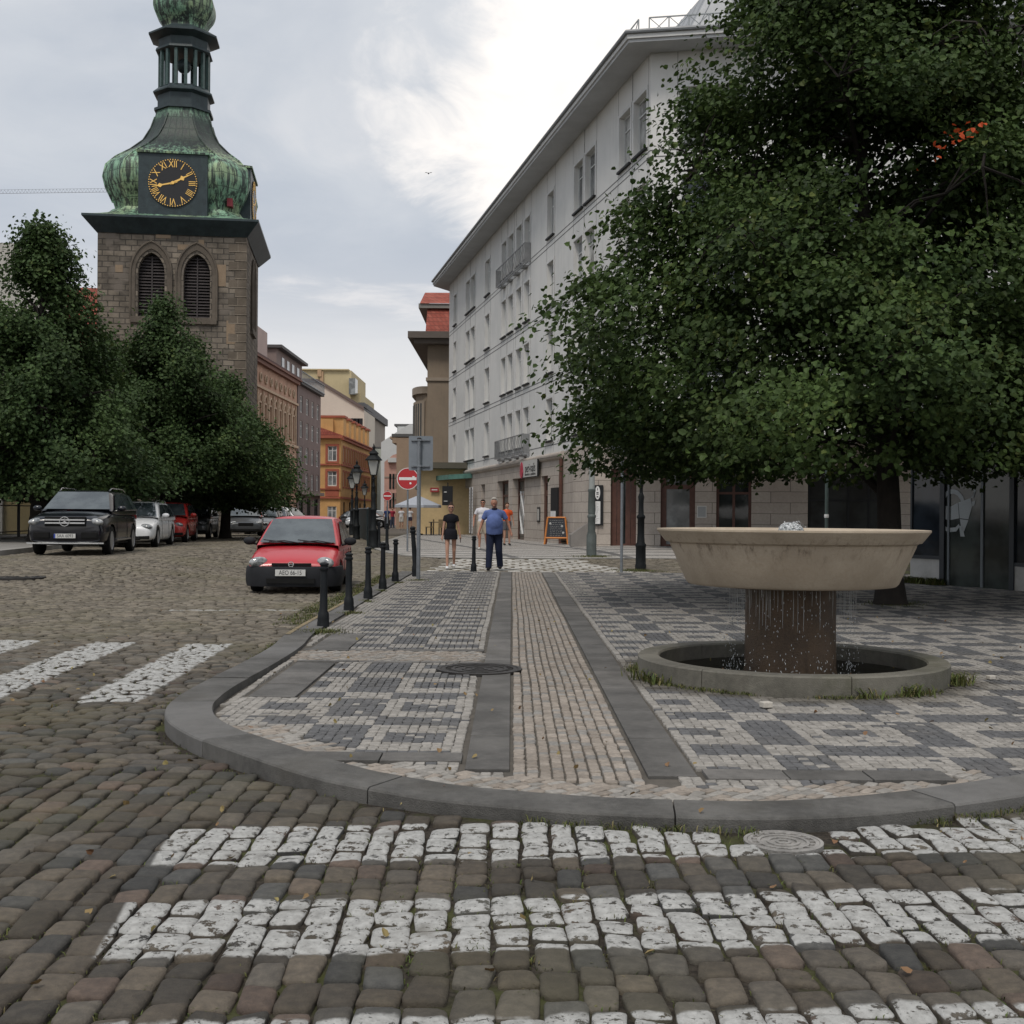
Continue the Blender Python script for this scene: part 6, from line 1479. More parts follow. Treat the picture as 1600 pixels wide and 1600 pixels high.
def trees():
    b = gnd(1391, 944, PZ)
    Rz = [(2.2,3.9),(2.6,4.6),(3.2,5.0),(3.9,5.2),(4.6,4.85),(5.4,3.95),(6.3,3.35),(7.5,2.95),(8.6,2.5),(9.6,2.1),(11,1.6),(12.6,.5)]
    o = tree('linden_tree','large dark green linden tree spreading over the plaza behind the fountain', (b.x,b.y), [(-.1,0,0,1.75),(.12,0,0,1.35),(.5,-.01,0,1.08),(1.5,-.03,0,.95),(2.6,-.08,0,.85),(4.5,-.3,0,.66),(6.5,-.45,.1,.48),(9,-.5,.1,.28),(12,-.4,0,.08)],
         Rz, 2.35, 12.4, 1750, 105, .082, .27, LEAF, 21, trunk_r=.19, ecc=(1.0,.85), gaps=.26, group='trees round the square', gapbox=(-1.15,.35,6.0,7.7), red=[(.08,-2.4,6.75,.26,1.0,.11),(-.08,-2.4,6.6,.15,1.0,.12),(-.27,-2.4,6.42,.08,1.0,.06)])
    o = tree('linden_tree','second dark green tree at the right edge, its crown merging with the big linden', (10.4,19.6), [(-.1,0,0,1.6),(.5,0,0,1.05),(2.5,.05,0,.85),(5,.1,0,.6),(9,.1,0,.3),(13,0,0,.08)],
         [(2.2,2.8),(3,3.8),(4.5,4.4),(6.5,4.5),(8.5,4.2),(10.5,3.4),(12.5,2.0),(14,.5)], 2.5, 13.8, 750, 70, .11, .34, LEAF, 33, trunk_r=.18, gaps=.5, group='trees round the square')
    G = 'trees in front of the church'
    def lt(px, D, topy, rz, label, seed, ncl=420, nper=75, boty=790, tr=.22, scale=1.0):
        x = at(px,800,D).x; zt = at(px,topy,D).z-gf(x,D); 
        prof = [(z*zt, r_) for z, r_ in rz]; z0 = prof[0][0]
        return tree('deciduous_tree', label, (x,D), [(-.1,0,0,1.5),(.4,0,0,1.05),(z0,.05,0,.85),(zt*.5,.1,0,.5),(zt*.95,0,0,.07)], prof, z0, zt-.15, ncl, nper, .115*scale, .31*scale, LEAFB, seed, trunk_r=tr, gaps=.10, flat=.85, amp=1.9, group=G, shell=.4)
    lt(62, 39, 352, [(.17,2.8),(.26,3.5),(.4,3.2),(.55,2.2),(.7,1.55),(.85,.85),(1,.1)], 'tallest left tree with a pointed top against the sky, behind the black car', 41, 650, 110, tr=.34)
    lt(-40, 43, 420, [(.18,2.6),(.35,3.2),(.6,2.4),(.8,1.2),(1,.1)], 'left tree cut by the photo edge, above the iron railing', 42, 360, 100)
    lt(158, 46, 530, [(.26,2.6),(.4,3.0),(.6,2.2),(.8,1.1),(1,.1)], 'lower tree filling the gap between the tallest left tree and the tower tree', 45, 400, 100)
    lt(258, 47, 468, [(.24,3.6),(.36,4.0),(.55,2.9),(.72,1.9),(.86,.9),(1,.1)], 'broad tree in front of the tower hiding the foot of its louvred windows', 43, 700, 110, tr=.26)
    lt(352, 52, 588, [(.22,2.9),(.4,3.0),(.62,2.1),(.82,.9),(1,.1)], 'low tree right of the tower with branches reaching over the ornate house', 44, 430, 100)
trees()
# ================================================================== cars
def paint(name, col, rough=.28, flake=0.0, dust=.15):
    t = NT(name); tc = t.n('TexCoord').outputs['Object']; n = t.noise(tc, 2.2, 5); sp = t.n('SeparateXYZ',{0:tc})
    low = t.m('MULTIPLY', t.ramp(sp.outputs[2], .6, .15), dust*2); c = t.mix(t.m('MULTIPLY', t.ramp(n,.4,.7), dust), col, (.22,.20,.17)); c = t.mix(t.m('MINIMUM', low, .6), c, (.12,.105,.09))
    t.set(col=c, rough=t.m('ADD', t.m('MULTIPLY', n, .18), rough-.08), metal=flake, coat=.35 if col[0] > .02 else .15, coatr=.08, spec=.5); return t.mat
CGL = NT('car_glass'); _tc = CGL.n('TexCoord').outputs['Object']; CGL.set(col=CGL.mix(CGL.ramp(CGL.noise(_tc,1.6,3),.35,.65),(.03,.04,.045),(.07,.085,.09)), rough=.07, spec=.9, ior=1.6); CGL = CGL.mat
RUB = pm('tyre_rubber',(.010,.010,.010),.85,.25,9,.2,60,spec=.2); PLA = pm('bumper_plastic',(.018,.019,.022),.65,.2,5,.15,90,spec=.2); ALU = emit_free('alloy',(.40,.41,.42),.35,metal=.7); HUB = pm('steel_wheel',(.10,.10,.105),.5,.3,8,metal=.3)
HLG = NT('headlight_glass'); _tc = HLG.n('TexCoord').outputs['Object']; HLG.set(col=HLG.mix(HLG.ramp(HLG.noise(_tc,11,3),.35,.6),(.10,.11,.115),(.34,.35,.35)), rough=.12, spec=.8, coat=.6); HLG = HLG.mat
CHR = emit_free('chrome',(.62,.63,.64),.16,metal=.9); REDL = emit_free('tail_red',(.35,.02,.02),.2); ORL = emit_free('amber',(.5,.2,.03),.25)
def car(label, loc, rz, L, W, Hh, st, wheels, wr, gh, colm, far=False, bumper_m=None, head=None, plate=None, group=None, style='plain', rims=None, mirrors=None):
    """st: body stations (y,zb,zt,halfw); gh: (ybase,ytop,yrear_top,yrear_base,zbelt,half_belt,half_roof)"""
    o = thing('parked_car', label, 'car', loc, rz, group)
    hw = W/2; vs = []; 
    def ring(y, zb, zt, w):
        h = zt-zb; half = [(w*.78,zb),(w*.95,zb+.06),(w,zb+h*.30),(w,zb+h*.62),(w*.965,zb+h*.86),(w*.86,zt-.004),(w*.5,zt+.018)]
        pts = [(0,zb)]+half+[(0,zt+.028)]+[(-a,b) for a,b in half[::-1]]
        return [(x,y,z) for x,z in pts]
    for s in st: vs += ring(*s)
    k = 16; fs = [(i*k+j,i*k+(j+1)%k,(i+1)*k+(j+1)%k,(i+1)*k+j) for i in range(len(st)-1) for j in range(k)]
    fs += [tuple(range(k)), tuple((len(st)-1)*k+j for j in range(k-1,-1,-1))]
    # greenhouse joined with the body as one shell
    y0,y1,y2,y3,zb,wb,wt = gh; G = []
    def gring(y, t, w): return [(x,y,z) for x,z in [(w,zb-.10),(w,zb-.02),(w-(w-wt)*max(0,(t-.07-zb))/(Hh-zb),max(zb,t-.07)),(w-(w-wt)*max(0,(t-zb))/(Hh-zb)-.055,t-.005),((wt-.1)*.6,t+.018),(0,t+.024),(-(wt-.1)*.6,t+.018),(-(w-(w-wt)*max(0,(t-zb))/(Hh-zb)-.055),t-.005),(-(w-(w-wt)*max(0,(t-.07-zb))/(Hh-zb)),max(zb,t-.07)),(-w,zb-.02),(-w,zb-.10)]]
    zr = Hh-.03
    for y,t,w in ((y0,zb+.01,wb-.05),(y0+.02,zb+.03,wb-.03),((y0*.5+y1*.5),(zb+zr)/2,wb-.01),(y1-.05,zr-.035,wb),(y1+.06,zr,wb),((y1+y2)/2,zr+.012,wb),(y2-.06,zr-.01,wb),(y2+.03,zr-.05,wb),((y2+y3)/2,(zb+zr)/2,wb-.015),(y3-.02,zb+.03,wb-.04),(y3,zb+.01,wb-.06)): G += gring(y,t,w)
    gk = 11; gf_ = [(i*gk+j,i*gk+j+1,(i+1)*gk+j+1,(i+1)*gk+j) for i in range(10) for j in range(gk-1)]
    mb = MB().add(vs, fs); mb.add(G, gf_); body = mb.build('body', colm, o, smooth=True, angle=60)
    md = body.modifiers.new('s','SUBSURF'); md.levels = md.render_levels = 1 if far else 2; bake(body)
    body.data.polygons.foreach_set('use_smooth',[True]*len(body.data.polygons))
    cm = MB()
    for wy in wheels:
        for s in (-1,1): cm.tube([(s*(hw-.27),wy,wr),(s*(hw+.2),wy,wr)], wr*1.14, 26)
    cut = cm.build('cutter', RUB, None); cut.parent = o
    md = body.modifiers.new('c','BOOLEAN'); md.object = cut; md.operation = 'DIFFERENCE'; md.solver = 'EXACT'; bake(body); bpy.data.objects.remove(cut)
    # dark wheel wells and underside
    MB().box((-hw+.1,.3,st[4][1]+.02),(hw-.1,L-.3,st[4][1]+.25)).build('underside', RUB, o)
    # wheels
    rm = rims or ALU
    for wy in wheels:
        for s in (-1,1):
            Mw = Matrix.Translation((s*(hw-.115),wy,wr))@Matrix.Rotation(R(90)*s,4,'Y')
            t_ = MB().lathe([(wr*.62,-.10),(wr*.93,-.10),(wr,-.07),(wr,.06),(wr*.94,.095),(wr*.66,.10),(wr*.62,.07)], 30, M=Mw).build('wheel', RUB, o, smooth=True, angle=50)
            rb = MB().lathe([(0,.03),(wr*.12,.06),(wr*.15,.03),(wr*.2,.0),(wr*.56,.0),(wr*.60,.07),(wr*.64,.095),(wr*.66,.09)], 30, M=Mw)
            if not far:
                for q in range(5): rb.cbox((0,0,0),(wr*.16,wr*.55,.03), Mw@Matrix.Rotation(q*2*math.pi/5,4,'Z')@Matrix.Translation((0,wr*.36,.045)))
            rb.build('rim', rm, t_, smooth=True, angle=40)
    # windscreen and windows
    def wscreen(name, ya, yb, za, zb_, wa, wb_, sgn, bulge):
        V = []; nx, nz = 9, 6
        for j in range(nz):
            s = j/(nz-1); y = ya+(yb-ya)*s; z = za+(zb_-za)*s; w = wa+(wb_-wa)*s
            for i in range(nx): x = -1+2*i/(nx-1); V.append((x*w, y+sgn*(.022+bulge*(1-x*x))+0, z+.018))
        return MB().add(V, [(j*nx+i,j*nx+i+1,(j+1)*nx+i+1,(j+1)*nx+i) for j in range(nz-1) for i in range(nx-1)]).build(name, CGL, o, smooth=True)
    wscreen('windscreen', y0+.01, y1-.05, zb+.035, zr-.045, wb-.10, wt-.055, -1, .03)
    wscreen('rear_window', y3-.04, y2+.02, zb+.08, zr-.06, wb-.14, wt-.08, 1, .03)
    for s in (-1,1):
        ws = [[(y0+.22,zb+.02),(y0+(y1-y0)*1.0+.14,zr-.085),(y1+.14+(y2-y1)*.30,zr-.075),(y1+.14+(y2-y1)*.30,zb+.02)]]
        ws.append([(y1+.20+(y2-y1)*.30,zb+.02),(y1+.20+(y2-y1)*.30,zr-.075),(y1+(y2-y1)*.74,zr-.08),(y1+(y2-y1)*.80,zb+.03)])
        ws.append([(y1+.06+(y2-y1)*.80,zb+.04),(y1+.06+(y2-y1)*.745,zr-.08),(y2-.06,zr-.10),(y3-.26,zb+.08)])
        for poly in ws:
            X = lambda z: s*(wb-(wb-wt)*(z-zb)/(Hh-zb)+.010); MB().add([(X(z)*1.0,y,z) for y,z in poly],[(0,1,2,3)]).build('side_window', CGL, o, nor=False)
        # trim line
        X = lambda z: s*(wb-(wb-wt)*(z-zb)/(Hh-zb)+.006); MB().add([(X(zb),y0+.18,zb-.005),(X(zb),y3-.22,zb+.03),(X(zb),y3-.22,zb+.055),(X(zb),y0+.18,zb+.018)],[(0,1,2,3)]).build('window_trim', CHR if style=='suv' else PLA, o, nor=False)
    # door seams
    sm_ = MB()
    for s in (-1,1):
        for y in (y0+.30, y1+.20+(y2-y1)*.29, y1+(y2-y1)*.80): MB().tube([(s*(hw-.001),y,st[4][1]+.12),(s*(hw+.001),y,zb-.32),(s*(wb+.02),y,zb-.08)], .0045, 4).build('door_seam', PLA, o)
    for s in (-1,1):
        for y in (y1+.05+(y2-y1)*.22, y1+(y2-y1)*.70): MB().cbox((s*(hw-.005),y,zb-.17),(.03,.17,.03)).build('door_handle', colm if style!='old' else PLA, o)
        mm = mirrors or colm
        m_ = MB().ell((s*(wb+.14),y0+.32,zb+.07),(.115,.06,.075)).tube([(s*(wb-.02),y0+.34,zb+.0),(s*(wb+.1),y0+.33,zb+.03)],.022,6).build('mirror', mm, o, smooth=True)
    # front
    zf = st[2][2]; bm_ = bumper_m or colm
    if head: 
        for s in (-1,1):
            x, y, z, rx, ry, rz_ = head; Mh = Matrix.Translation((s*x,y,z))@Matrix.Rotation(s*R(-24 if style!='old' else -20),4,'Z')@Matrix.Rotation(s*R(6),4,'Y'); MB().ell((0,0,0),(rx,ry,rz_),Mh,n=20,k=12).build('headlight', HLG, o, smooth=True)
    if style == 'old':       # small hatchback: dark bumper wrap, slim grille, round wing lights
        def wrap(z0,z1,out,name,mat_,yr=.72):
            P = []; base = [(-1.0,yr),(-1.0,.40),(-.97,.22),(-.86,.06),(-.6,-.035),(-.3,-.065),(0,-.075)]; base += [(-a,b) for a,b in base[-2::-1]]
            V = []; n = len(base); h = z1-z0; prof = [(0,-.05),(0,out*.3),(h*.25,out),(h*.62,out),(h*.9,out*.75),(h,out*.3),(h+.01,-.06)]
            for a,b in base:
                nx_, ny_ = a, (b-.6); l = math.hypot(nx_*.8,ny_); d = (nx_*.8/l if abs(a)>.9 else nx_*.3, -abs(ny_)/l if abs(a)<.97 else 0)
                for zz,q in prof: V.append((a*hw+d[0]*q, b+d[1]*q, z0+zz))
            m = len(prof); return MB().add(V,[(i*m+j,(i+1)*m+j,(i+1)*m+j+1,i*m+j+1) for i in range(n-1) for j in range(m-1)]).build(name, mat_, o, smooth=True, angle=50)
        b = wrap(.13,.475,.035,'front_bumper',bm_)
        MB().box((-.42,-.115,.19),(.42,-.085,.275)).build('intake', RUB, b)
        gM = MB().box((-.34,-.035,.492),(.34,.05,.538)).build('grille', RUB, o)
        MB().lathe([(.035,0),(.05,0),(.05,.012),(.035,.012),(.035,0)],24,M=Matrix.Translation((0,-.045,.522))@Matrix.Rotation(R(90),4,'X')).box((-.048,-.06,.518),(.048,-.051,.527)).build('badge', CHR, gM)
        wp = MB(); za = zb+.05
        for x0,x1 in ((.62,.10),(.02,-.52)): wp.tube([(x0,y0-.07,zb+.045),((x0+x1)/2,y0-.03,zb+.085),(x1,y0-.05,zb+.065)],.010,5).tube([(x0-.1,y0-.05,zb+.04),(x1-.1,y0-.02,zb+.10)],.009,4)
        wp.build('wiper', PLA, o)
        MB().box((-hw-.004,st[4][0]-.1,.28),(-hw+.02,L-.75,.36)).box((hw-.02,st[4][0]-.1,.26),(hw+.004,L-.75,.36)).build('side_moulding', PLA, o)
    elif style == 'suv':
        MB().box((-.50,-.035,.74),(.50,.08,.985)).build('grille', RUB, o, bev=.02)
        gl = MB()
        for z in (.825,.905): gl.box((-.48,-.075,z-.018),(.48,-.036,z+.018))
        gl.build('grille_bar', CHR, o); Mb_ = Matrix.Translation((0,-.085,.865))@Matrix.Rotation(R(90),4,'X')
        sb = MB().lathe([(.106,0),(.122,0),(.122,.02),(.106,.02),(.106,0)],32,M=Mb_)
        for q in range(3): sb.add([(-.014,-.005,.01),(.014,-.005,.01),(0,.112,.012)],[(0,1,2)],Mb_@Matrix.Rotation(q*2*math.pi/3,4,'Z'))
        sb.build('star_badge', CHR, o)
        MB().box((-.93,-.02,.30),(.93,.05,.335)).box((-.82,-.06,.30),(.82,-.02,.335)).build('skid_trim', CHR, o)
        for s in (-1,1): MB().box((s*.58-.2,-.035,.44),(s*.58+.2,.03,.60)).build('intake', RUB, o, bev=.02)
        for s in (-1,1): MB().tube([(s*(wt-.06),y1+.1,Hh-.02),(s*(wt-.05),y1+.3,Hh+.045),(s*(wt-.05),y2-.5,Hh+.045),(s*(wt-.06),y2-.1,Hh-.03)],.018,6).build('roof_rail', CHR, o, smooth=True)
        MB().box((-hw-.01,wheels[0]+.5,.36),(-hw+.03,wheels[1]-.5,.40)).box((hw-.03,wheels[0]+.5,.36),(hw+.01,wheels[1]-.5,.40)).build('side_moulding', CHR, o)
    elif not far or style == 'estate':
        MB().box((-.36,-.012,.50),(.36,.05,.66)).build('grille', RUB, o, bev=.02)
        for s in (-1,1): MB().box((s*.60-.17,-.0,.27),(s*.60+.17,.06,.37)).build('intake', RUB, o, bev=.02)
        MB().box((-.5,-.03,.24),(.5,.03,.36)).build('intake', RUB, o, bev=.02)
        if style == 'estate':
            for s in (-1,1): MB().tube([(s*(wt-.05),y1+.1,Hh-.03),(s*(wt-.04),y1+.3,Hh+.03),(s*(wt-.04),y2-.4,Hh+.03),(s*(wt-.05),y2-.1,Hh-.04)],.016,6).build('roof_rail', CHR, o, smooth=True)
    else:
        MB().box((-.34,-.012,.50),(.34,.04,.62)).build('grille', RUB, o)
    if plate:
        txt, z, yy, blue = plate; p = MB().box((-.262,yy,z-.056),(.262,yy+.02,z+.056)).build('number_plate', emit_free('plate_white',(.55,.55,.53),.4), o, bev=.004)
        mb = MB(); text_mb(txt,.112,frame((.012 if blue else 0,yy-.001,z),(1,0,0)),mb,.003,sx=.43/(len(txt)*.062)); mb.build('characters', DKP, p)
        if blue: MB().box((-.260,yy-.003,z-.054),(-.222,yy-.0005,z+.054)).build('blue_band', emit_free('eu_blue',(.02,.05,.30),.4), p)
    for s in (-1,1): MB().cbox((s*(hw*.78),L-.02,zb-.12),(.2,.06,.2)).build('tail_light', REDL, o)
    return o
def cars():
    G = 'cars parked along the kerb on the left'; P = lambda x,y: (x,y,gf(x,y))
    red = paint('red_paint',(.44,.020,.030),.34,0,.06)
    corsa = [(-.0,.24,.42,.58),(.03,.19,.52,.70),(.14,.16,.595,.77),(.42,.14,.70,.80),(.95,.14,.825,.81),(1.9,.14,.85,.81),(3.0,.14,.86,.80),(3.45,.16,.86,.78),(3.66,.22,.80,.70),(3.73,.28,.65,.6)]
    car('small red hatchback with black bumper parked by the bollards', P(-3.86,20.75), R(3.2), 3.73, 1.64, 1.37, corsa, (.74,3.15), .275, (.90,1.72,3.15,3.62,.83,.785,.60), red, bumper_m=PLA, head=(.585,.075,.555,.165,.075,.092), plate=('AEO 66-15',.375,-.135,False), style='old', rims=HUB, mirrors=PLA)
    suv = [(0,.36,.80,.74),(.04,.30,.92,.86),(.16,.27,.99,.93),(.5,.25,1.06,.96),(1.2,.24,1.13,.965),(2.4,.24,1.14,.97),(3.8,.24,1.14,.965),(4.45,.28,1.13,.93),(4.72,.34,1.05,.86),(4.82,.42,.85,.76)]
    car('black off-road car with silver star badge and chrome roof rails at the far left', P(-11.22,29.75), R(7.3), 4.82, 1.94, 1.70, suv, (.93,3.85), .375, (1.22,2.02,4.25,4.72,1.13,.93,.70), paint('black_paint',(.005,.006,.010),.16,0,.0), head=(.72,.115,.855,.205,.12,.095), plate=('5AA 6093',.50,-.075,True), style='suv', group=G)
    est = [(0,.30,.55,.66),(.04,.24,.64,.78),(.16,.20,.70,.86),(.5,.18,.80,.905),(1.2,.17,.94,.92),(2.4,.17,.95,.925),(3.8,.17,.95,.92),(4.5,.2,.94,.88),(4.8,.27,.86,.80),(4.9,.35,.7,.7)]
    gw = (1.2,2.0,4.2,4.78,.94,.885,.66)
    car('white estate car parked directly behind the black one', P(-12.05,36.75), R(7.3), 4.9, 1.85, 1.47, est, (.86,3.74), .33, gw, paint('white_paint',(.74,.75,.75),.25,0,.06), head=(.66,.17,.66,.20,.14,.085), style='estate', group=G)
    car('bright red car parked between the white estate and the dark grey car', P(-12.82,43.3), R(7.3), 3.95, 1.72, 1.50, [(y*.8,a,b,w*.93) for y,a,b,w in est], (.75,3.15), .31, (.95,1.65,3.35,3.85,.95,.825,.62), paint('bright_red_paint',(.42,.03,.025),.25,0,.06), head=(.6,.15,.66,.17,.12,.08), group=G)
    car('dark grey hatchback parked fourth in the row on the left', P(-13.75,50.2), R(7.3), 4.3, 1.76, 1.47, [(y*.88,a,b,w*.95) for y,a,b,w in est], (.80,3.40), .32, (1.05,1.8,3.65,4.2,.95,.845,.63), paint('grey_paint',(.07,.08,.085),.3,.2,.1), head=(.62,.15,.66,.17,.12,.08), group=G)
    c = car('grey compact car with red and white panels on its doors, parked at an angle', P(-12.95,57.6), R(14), 3.95, 1.75, 1.52, [(y*.8,a,b,w*.945) for y,a,b,w in est], (.75,3.15), .32, (.95,1.65,3.35,3.85,.95,.835,.62), paint('slate_paint',(.06,.066,.072),.3,.2,.1), head=(.6,.15,.66,.17,.12,.08), group=G)
    x = .884
    MB().add([(x,1.25,.30),(x,1.75,.30),(x,1.75,.86),(x,1.25,.86)],[(0,1,2,3)]).build('door_panel', pm('panel_brown',(.14,.09,.075),.5,.1,3), c, nor=False)
    MB().add([(x+.004,1.45,.55),(x+.004,1.85,.42),(x+.004,1.95,.86),(x+.004,1.4,.86)],[(0,1,2,3)]).build('door_panel', emit_free('panel_red',(.30,.04,.04),.4), c, nor=False)
    MB().add([(x+.008,2.0,.86),(x+.008,2.75,.86),(x+.008,2.75,.38)],[(0,1,2)]).build('door_panel', WHT, c, nor=False)
    MB().tube([(.80,1.1,.95),(.72,1.65,1.38),(.70,2.0,1.47)],.035,6).build('pillar_stripe', emit_free('stripe_red',(.42,.06,.05),.3), c)
    def far(label, px, D, rz, colr, L=4.3, nm='grey', h=1.47, grp='cars farther along the street'):
        k = L/4.9; X = at(px,0,D).x; return car(label, (X,D,gf(X,D)), R(rz), L, 1.78, h, [(y*k,a,b,w*.96) for y,a,b,w in est], (.86*k,3.72*k), .32, (1.2*k,2.0*k,4.2*k,4.78*k,.95,.85,.64), paint('far_'+nm, colr, .3, .1, .1), far=True, head=(.62,.15,.66,.16,.12,.08), group=grp)
    far('grey car facing the camera just left of the red hatchback roof', 414, 66, 5, (.13,.135,.14), nm='grey')
    far('silver car behind the grey one, left above the red hatchback roof', 432, 76, 5, (.33,.34,.35), nm='silver')
    far('pale silver estate seen above the red hatchback roof', 462, 86, 62, (.42,.43,.43), 4.9, 'pale', 1.62)
    far('white estate with dark windows seen side on below the brown house', 495, 92, 68, (.55,.56,.56), 4.9, 'white', 1.68)
    far('white car facing the camera left of the dark guard panel', 561, 97, 0, (.50,.52,.54), 4.2, 'blue_white', 1.5)
    far('white car between the lamp post and the small no entry sign', 592, 104, 4, (.55,.56,.56), 4.2, 'white_b', 1.5)
    far('dark parked car behind the people in white shirts', 618, 100, 80, (.02,.022,.025), 4.4, 'dark', 1.45)
cars()
# ================================================================== people
def skin_mat(name, c): 
    t = NT(name); tc = t.n('TexCoord').outputs['Object']; n = t.noise(tc, 14, 4); t.set(col=t.mix(n, sc3(c,.82), sc3(c,1.12)), rough=.55, spec=.35); t.p.inputs['Subsurface Weight'].default_value = .08; t.p.inputs['Subsurface Radius'].default_value = (.02,.008,.004); return t.mat
def cloth(name, c, var=.15): 
    t = NT(name); tc = t.n('TexCoord').outputs['Object']; n = t.noise(tc, 5, 5, .65); t.set(col=t.mix(t.ramp(n,.3,.7), sc3(c,1-var), sc3(c,1+var)), rough=.9, spec=.2, normal=t.bump(t.m('ADD', t.noise(tc,9,3), t.m('MULTIPLY', t.noise(tc,200,2), .2)),.55,.02)); return t.mat
SK1 = skin_mat('skin_fair',(.42,.235,.165)); SK2 = skin_mat('skin_ruddy',(.38,.19,.13))
def cap(mb, a, b, ra, rb, n=14):
    a, b = Vector(a), Vector(b); mb.tube([tuple(a),tuple(a.lerp(b,.5)),tuple(b)],[ra,(ra+rb)/2,rb],n); mb.ell(tuple(a),(ra,)*3,n=n,k=8); mb.ell(tuple(b),(rb,)*3,n=n,k=8)
def remesh(mb, name, mat_, parent, vox, smooth=6):
    o = mb.build(name, mat_, parent, nor=True); md = o.modifiers.new('r','REMESH'); md.mode = 'VOXEL'; md.voxel_size = vox; md.use_smooth_shade = True
    m2 = o.modifiers.new('s','SMOOTH'); m2.iterations = smooth; m2.factor = .5; bake(o); return o
def person(label, loc, rz, h, J, sk, hair, top, bottom, shoes, vox=.010, belly=0, girth=1.0, sleeve=.5, short=None, glasses=False, hairstyle='short', dress=False, group=None, collar=None, fem=False, far=False):
    """J: arm and leg joint offsets. Figure faces -Y; height scaled from 1.75 m."""
    s = h/1.75; o = thing('person', label, 'person', loc, rz, group); sw = .180*min(girth,1.12)*(.88 if fem else 1)
    A = {}
    for k, sg in (('L',1),('R',-1)):
        A['sh'+k] = Vector((sg*sw,.005,1.405)); A['el'+k] = Vector((sg*sw,0,1.415))+Vector(J['el'+k]); A['wr'+k] = A['el'+k]+Vector(J['wr'+k])
        A['hp'+k] = Vector((sg*.088,0,.94)); A['kn'+k] = Vector((sg*.10,0,.50))+Vector(J['kn'+k]); A['an'+k] = Vector((sg*.11,0,.085))+Vector(J['an'+k])
    S = lambda v: tuple(Vector(v)*s)
    b = MB(); hp = 1.06 if fem else .98; wst = .80 if fem else 1.0; lr = .9 if fem else 1.0
    b.ell(S((0,.01,.98)),S((.150*hp*girth,.108*girth,.12)),n=20,k=12); b.ell(S((0,0,1.14)),S((.135*wst*girth,.098*girth,.17)),n=20,k=12); b.ell(S((0,0,1.34)),S((.160*girth*(.9 if fem else 1),.112*girth,.15)),n=20,k=12)
    cap(b,S((-sw*.85,.0,1.415)),S((0,.0,1.455)),.05*s,.06*s); cap(b,S((sw*.85,.0,1.415)),S((0,.0,1.455)),.05*s,.06*s); cap(b,S((0,.015,1.46)),S((0,-.005,1.57)),.056*s*(.85 if fem else 1.05),.052*s*(.85 if fem else 1))
    hx = J.get('head',(0,0)); hc = Vector((hx[0],-.012+hx[1],1.655))
    b.ell(S(hc),S((.085,.102,.116)),n=20,k=14); b.ell(S(hc+Vector((0,-.03,-.055))),S((.053,.056,.052))); b.ell(S(hc+Vector((0,-.098,-.012))),S((.012,.022,.024)),n=8,k=6); b.ell(S(hc+Vector((0,-.085,-.085))),S((.025,.018,.018)),n=8,k=6)
    for sg in (-1,1): b.ell(S(hc+Vector((sg*.078,.01,-.01))),S((.010,.020,.030)),n=8,k=6)
    for k, sg in (('L',1),('R',-1)):
        cap(b,S(A['sh'+k]),S(A['el'+k]),.048*s*lr*girth**.5,.038*s*lr); cap(b,S(A['el'+k]),S(A['wr'+k]),.038*s*lr,.026*s*lr)
        w = A['wr'+k]; d = (w-A['el'+k]).normalized(); pc = w+d*.055
        side = Vector((0,1,0)) ; 
        cap(b,S(w),S(pc),.025*s,.031*s,10)
        # five fingers, slightly curled, thumb from the side of the palm
        if not far:
            for i, (off,ln) in enumerate(((-.026,.066),(-.009,.076),(.009,.072),(.026,.056))):
                p0 = pc+Vector((0,off,0))+d*.018; p1 = p0+d*ln*.55+Vector((-sg*.006,0,0)); p2 = p1+d*ln*.45+Vector((-sg*.020,-.004,0)); cap(b,S(p0),S(p1),.0095*s,.009*s,6); cap(b,S(p1),S(p2),.009*s,.0075*s,6)
            t0 = pc+Vector((0,-.022,0))-d*.015; t1 = t0+Vector((-sg*.012,-.028,-.018)); t2 = t1+d*.028+Vector((-sg*.006,-.008,0)); cap(b,S(t0),S(t1),.012*s,.0105*s,6); cap(b,S(t1),S(t2),.0105*s,.009*s,6)
        else: cap(b,S(pc),S(pc+d*.07),.03*s,.015*s,6)
        cap(b,S(A['hp'+k]),S(A['kn'+k]),.085*s*lr*girth**.5,.055*s*lr); cap(b,S(A['kn'+k]),S(A['an'+k]),.055*s*lr,.037*s*lr); b.ell(S((A['kn'+k]+A['an'+k])/2+Vector((0,.02,.06))),S((.048*lr,.055*lr,.12)),n=12,k=8)
        cap(b,S(A['an'+k]+Vector((0,.03,-.035))),S(A['an'+k]+Vector((0,-.13,-.05))),.034*s,.030*s,10)
    body = remesh(b,'body',sk,o,vox)
    # clothes
    t = MB(); e = .016
    t.ell(S((0,0,1.34)),S((.160*girth*(.9 if fem else 1)+e,.112*girth+e,.15)),n=24,k=14); t.ell(S((0,0,1.16)),S((.137*wst*girth+e,.10*girth+e,.20)),n=24,k=14); t.ell(S((0,.008,1.02)),S((.150*hp*girth+e+.008,.11*girth+e+.008,.105)),n=24,k=14)
    if belly: t.ell(S((0,-.06,1.15)),S((.175*girth,.155+belly*.05,.25)),n=24,k=14); t.tube([S((0,-.01,1.2)),S((0,-.02,1.0)),S((0,0,.90))],[.185*girth*s,.180*girth*s,.172*girth*s],24)
    cap(t,S((-sw*.86,.0,1.405)),S((0,.0,1.452)),.062*s,.068*s); cap(t,S((sw*.86,.0,1.405)),S((0,.0,1.452)),.062*s,.068*s)
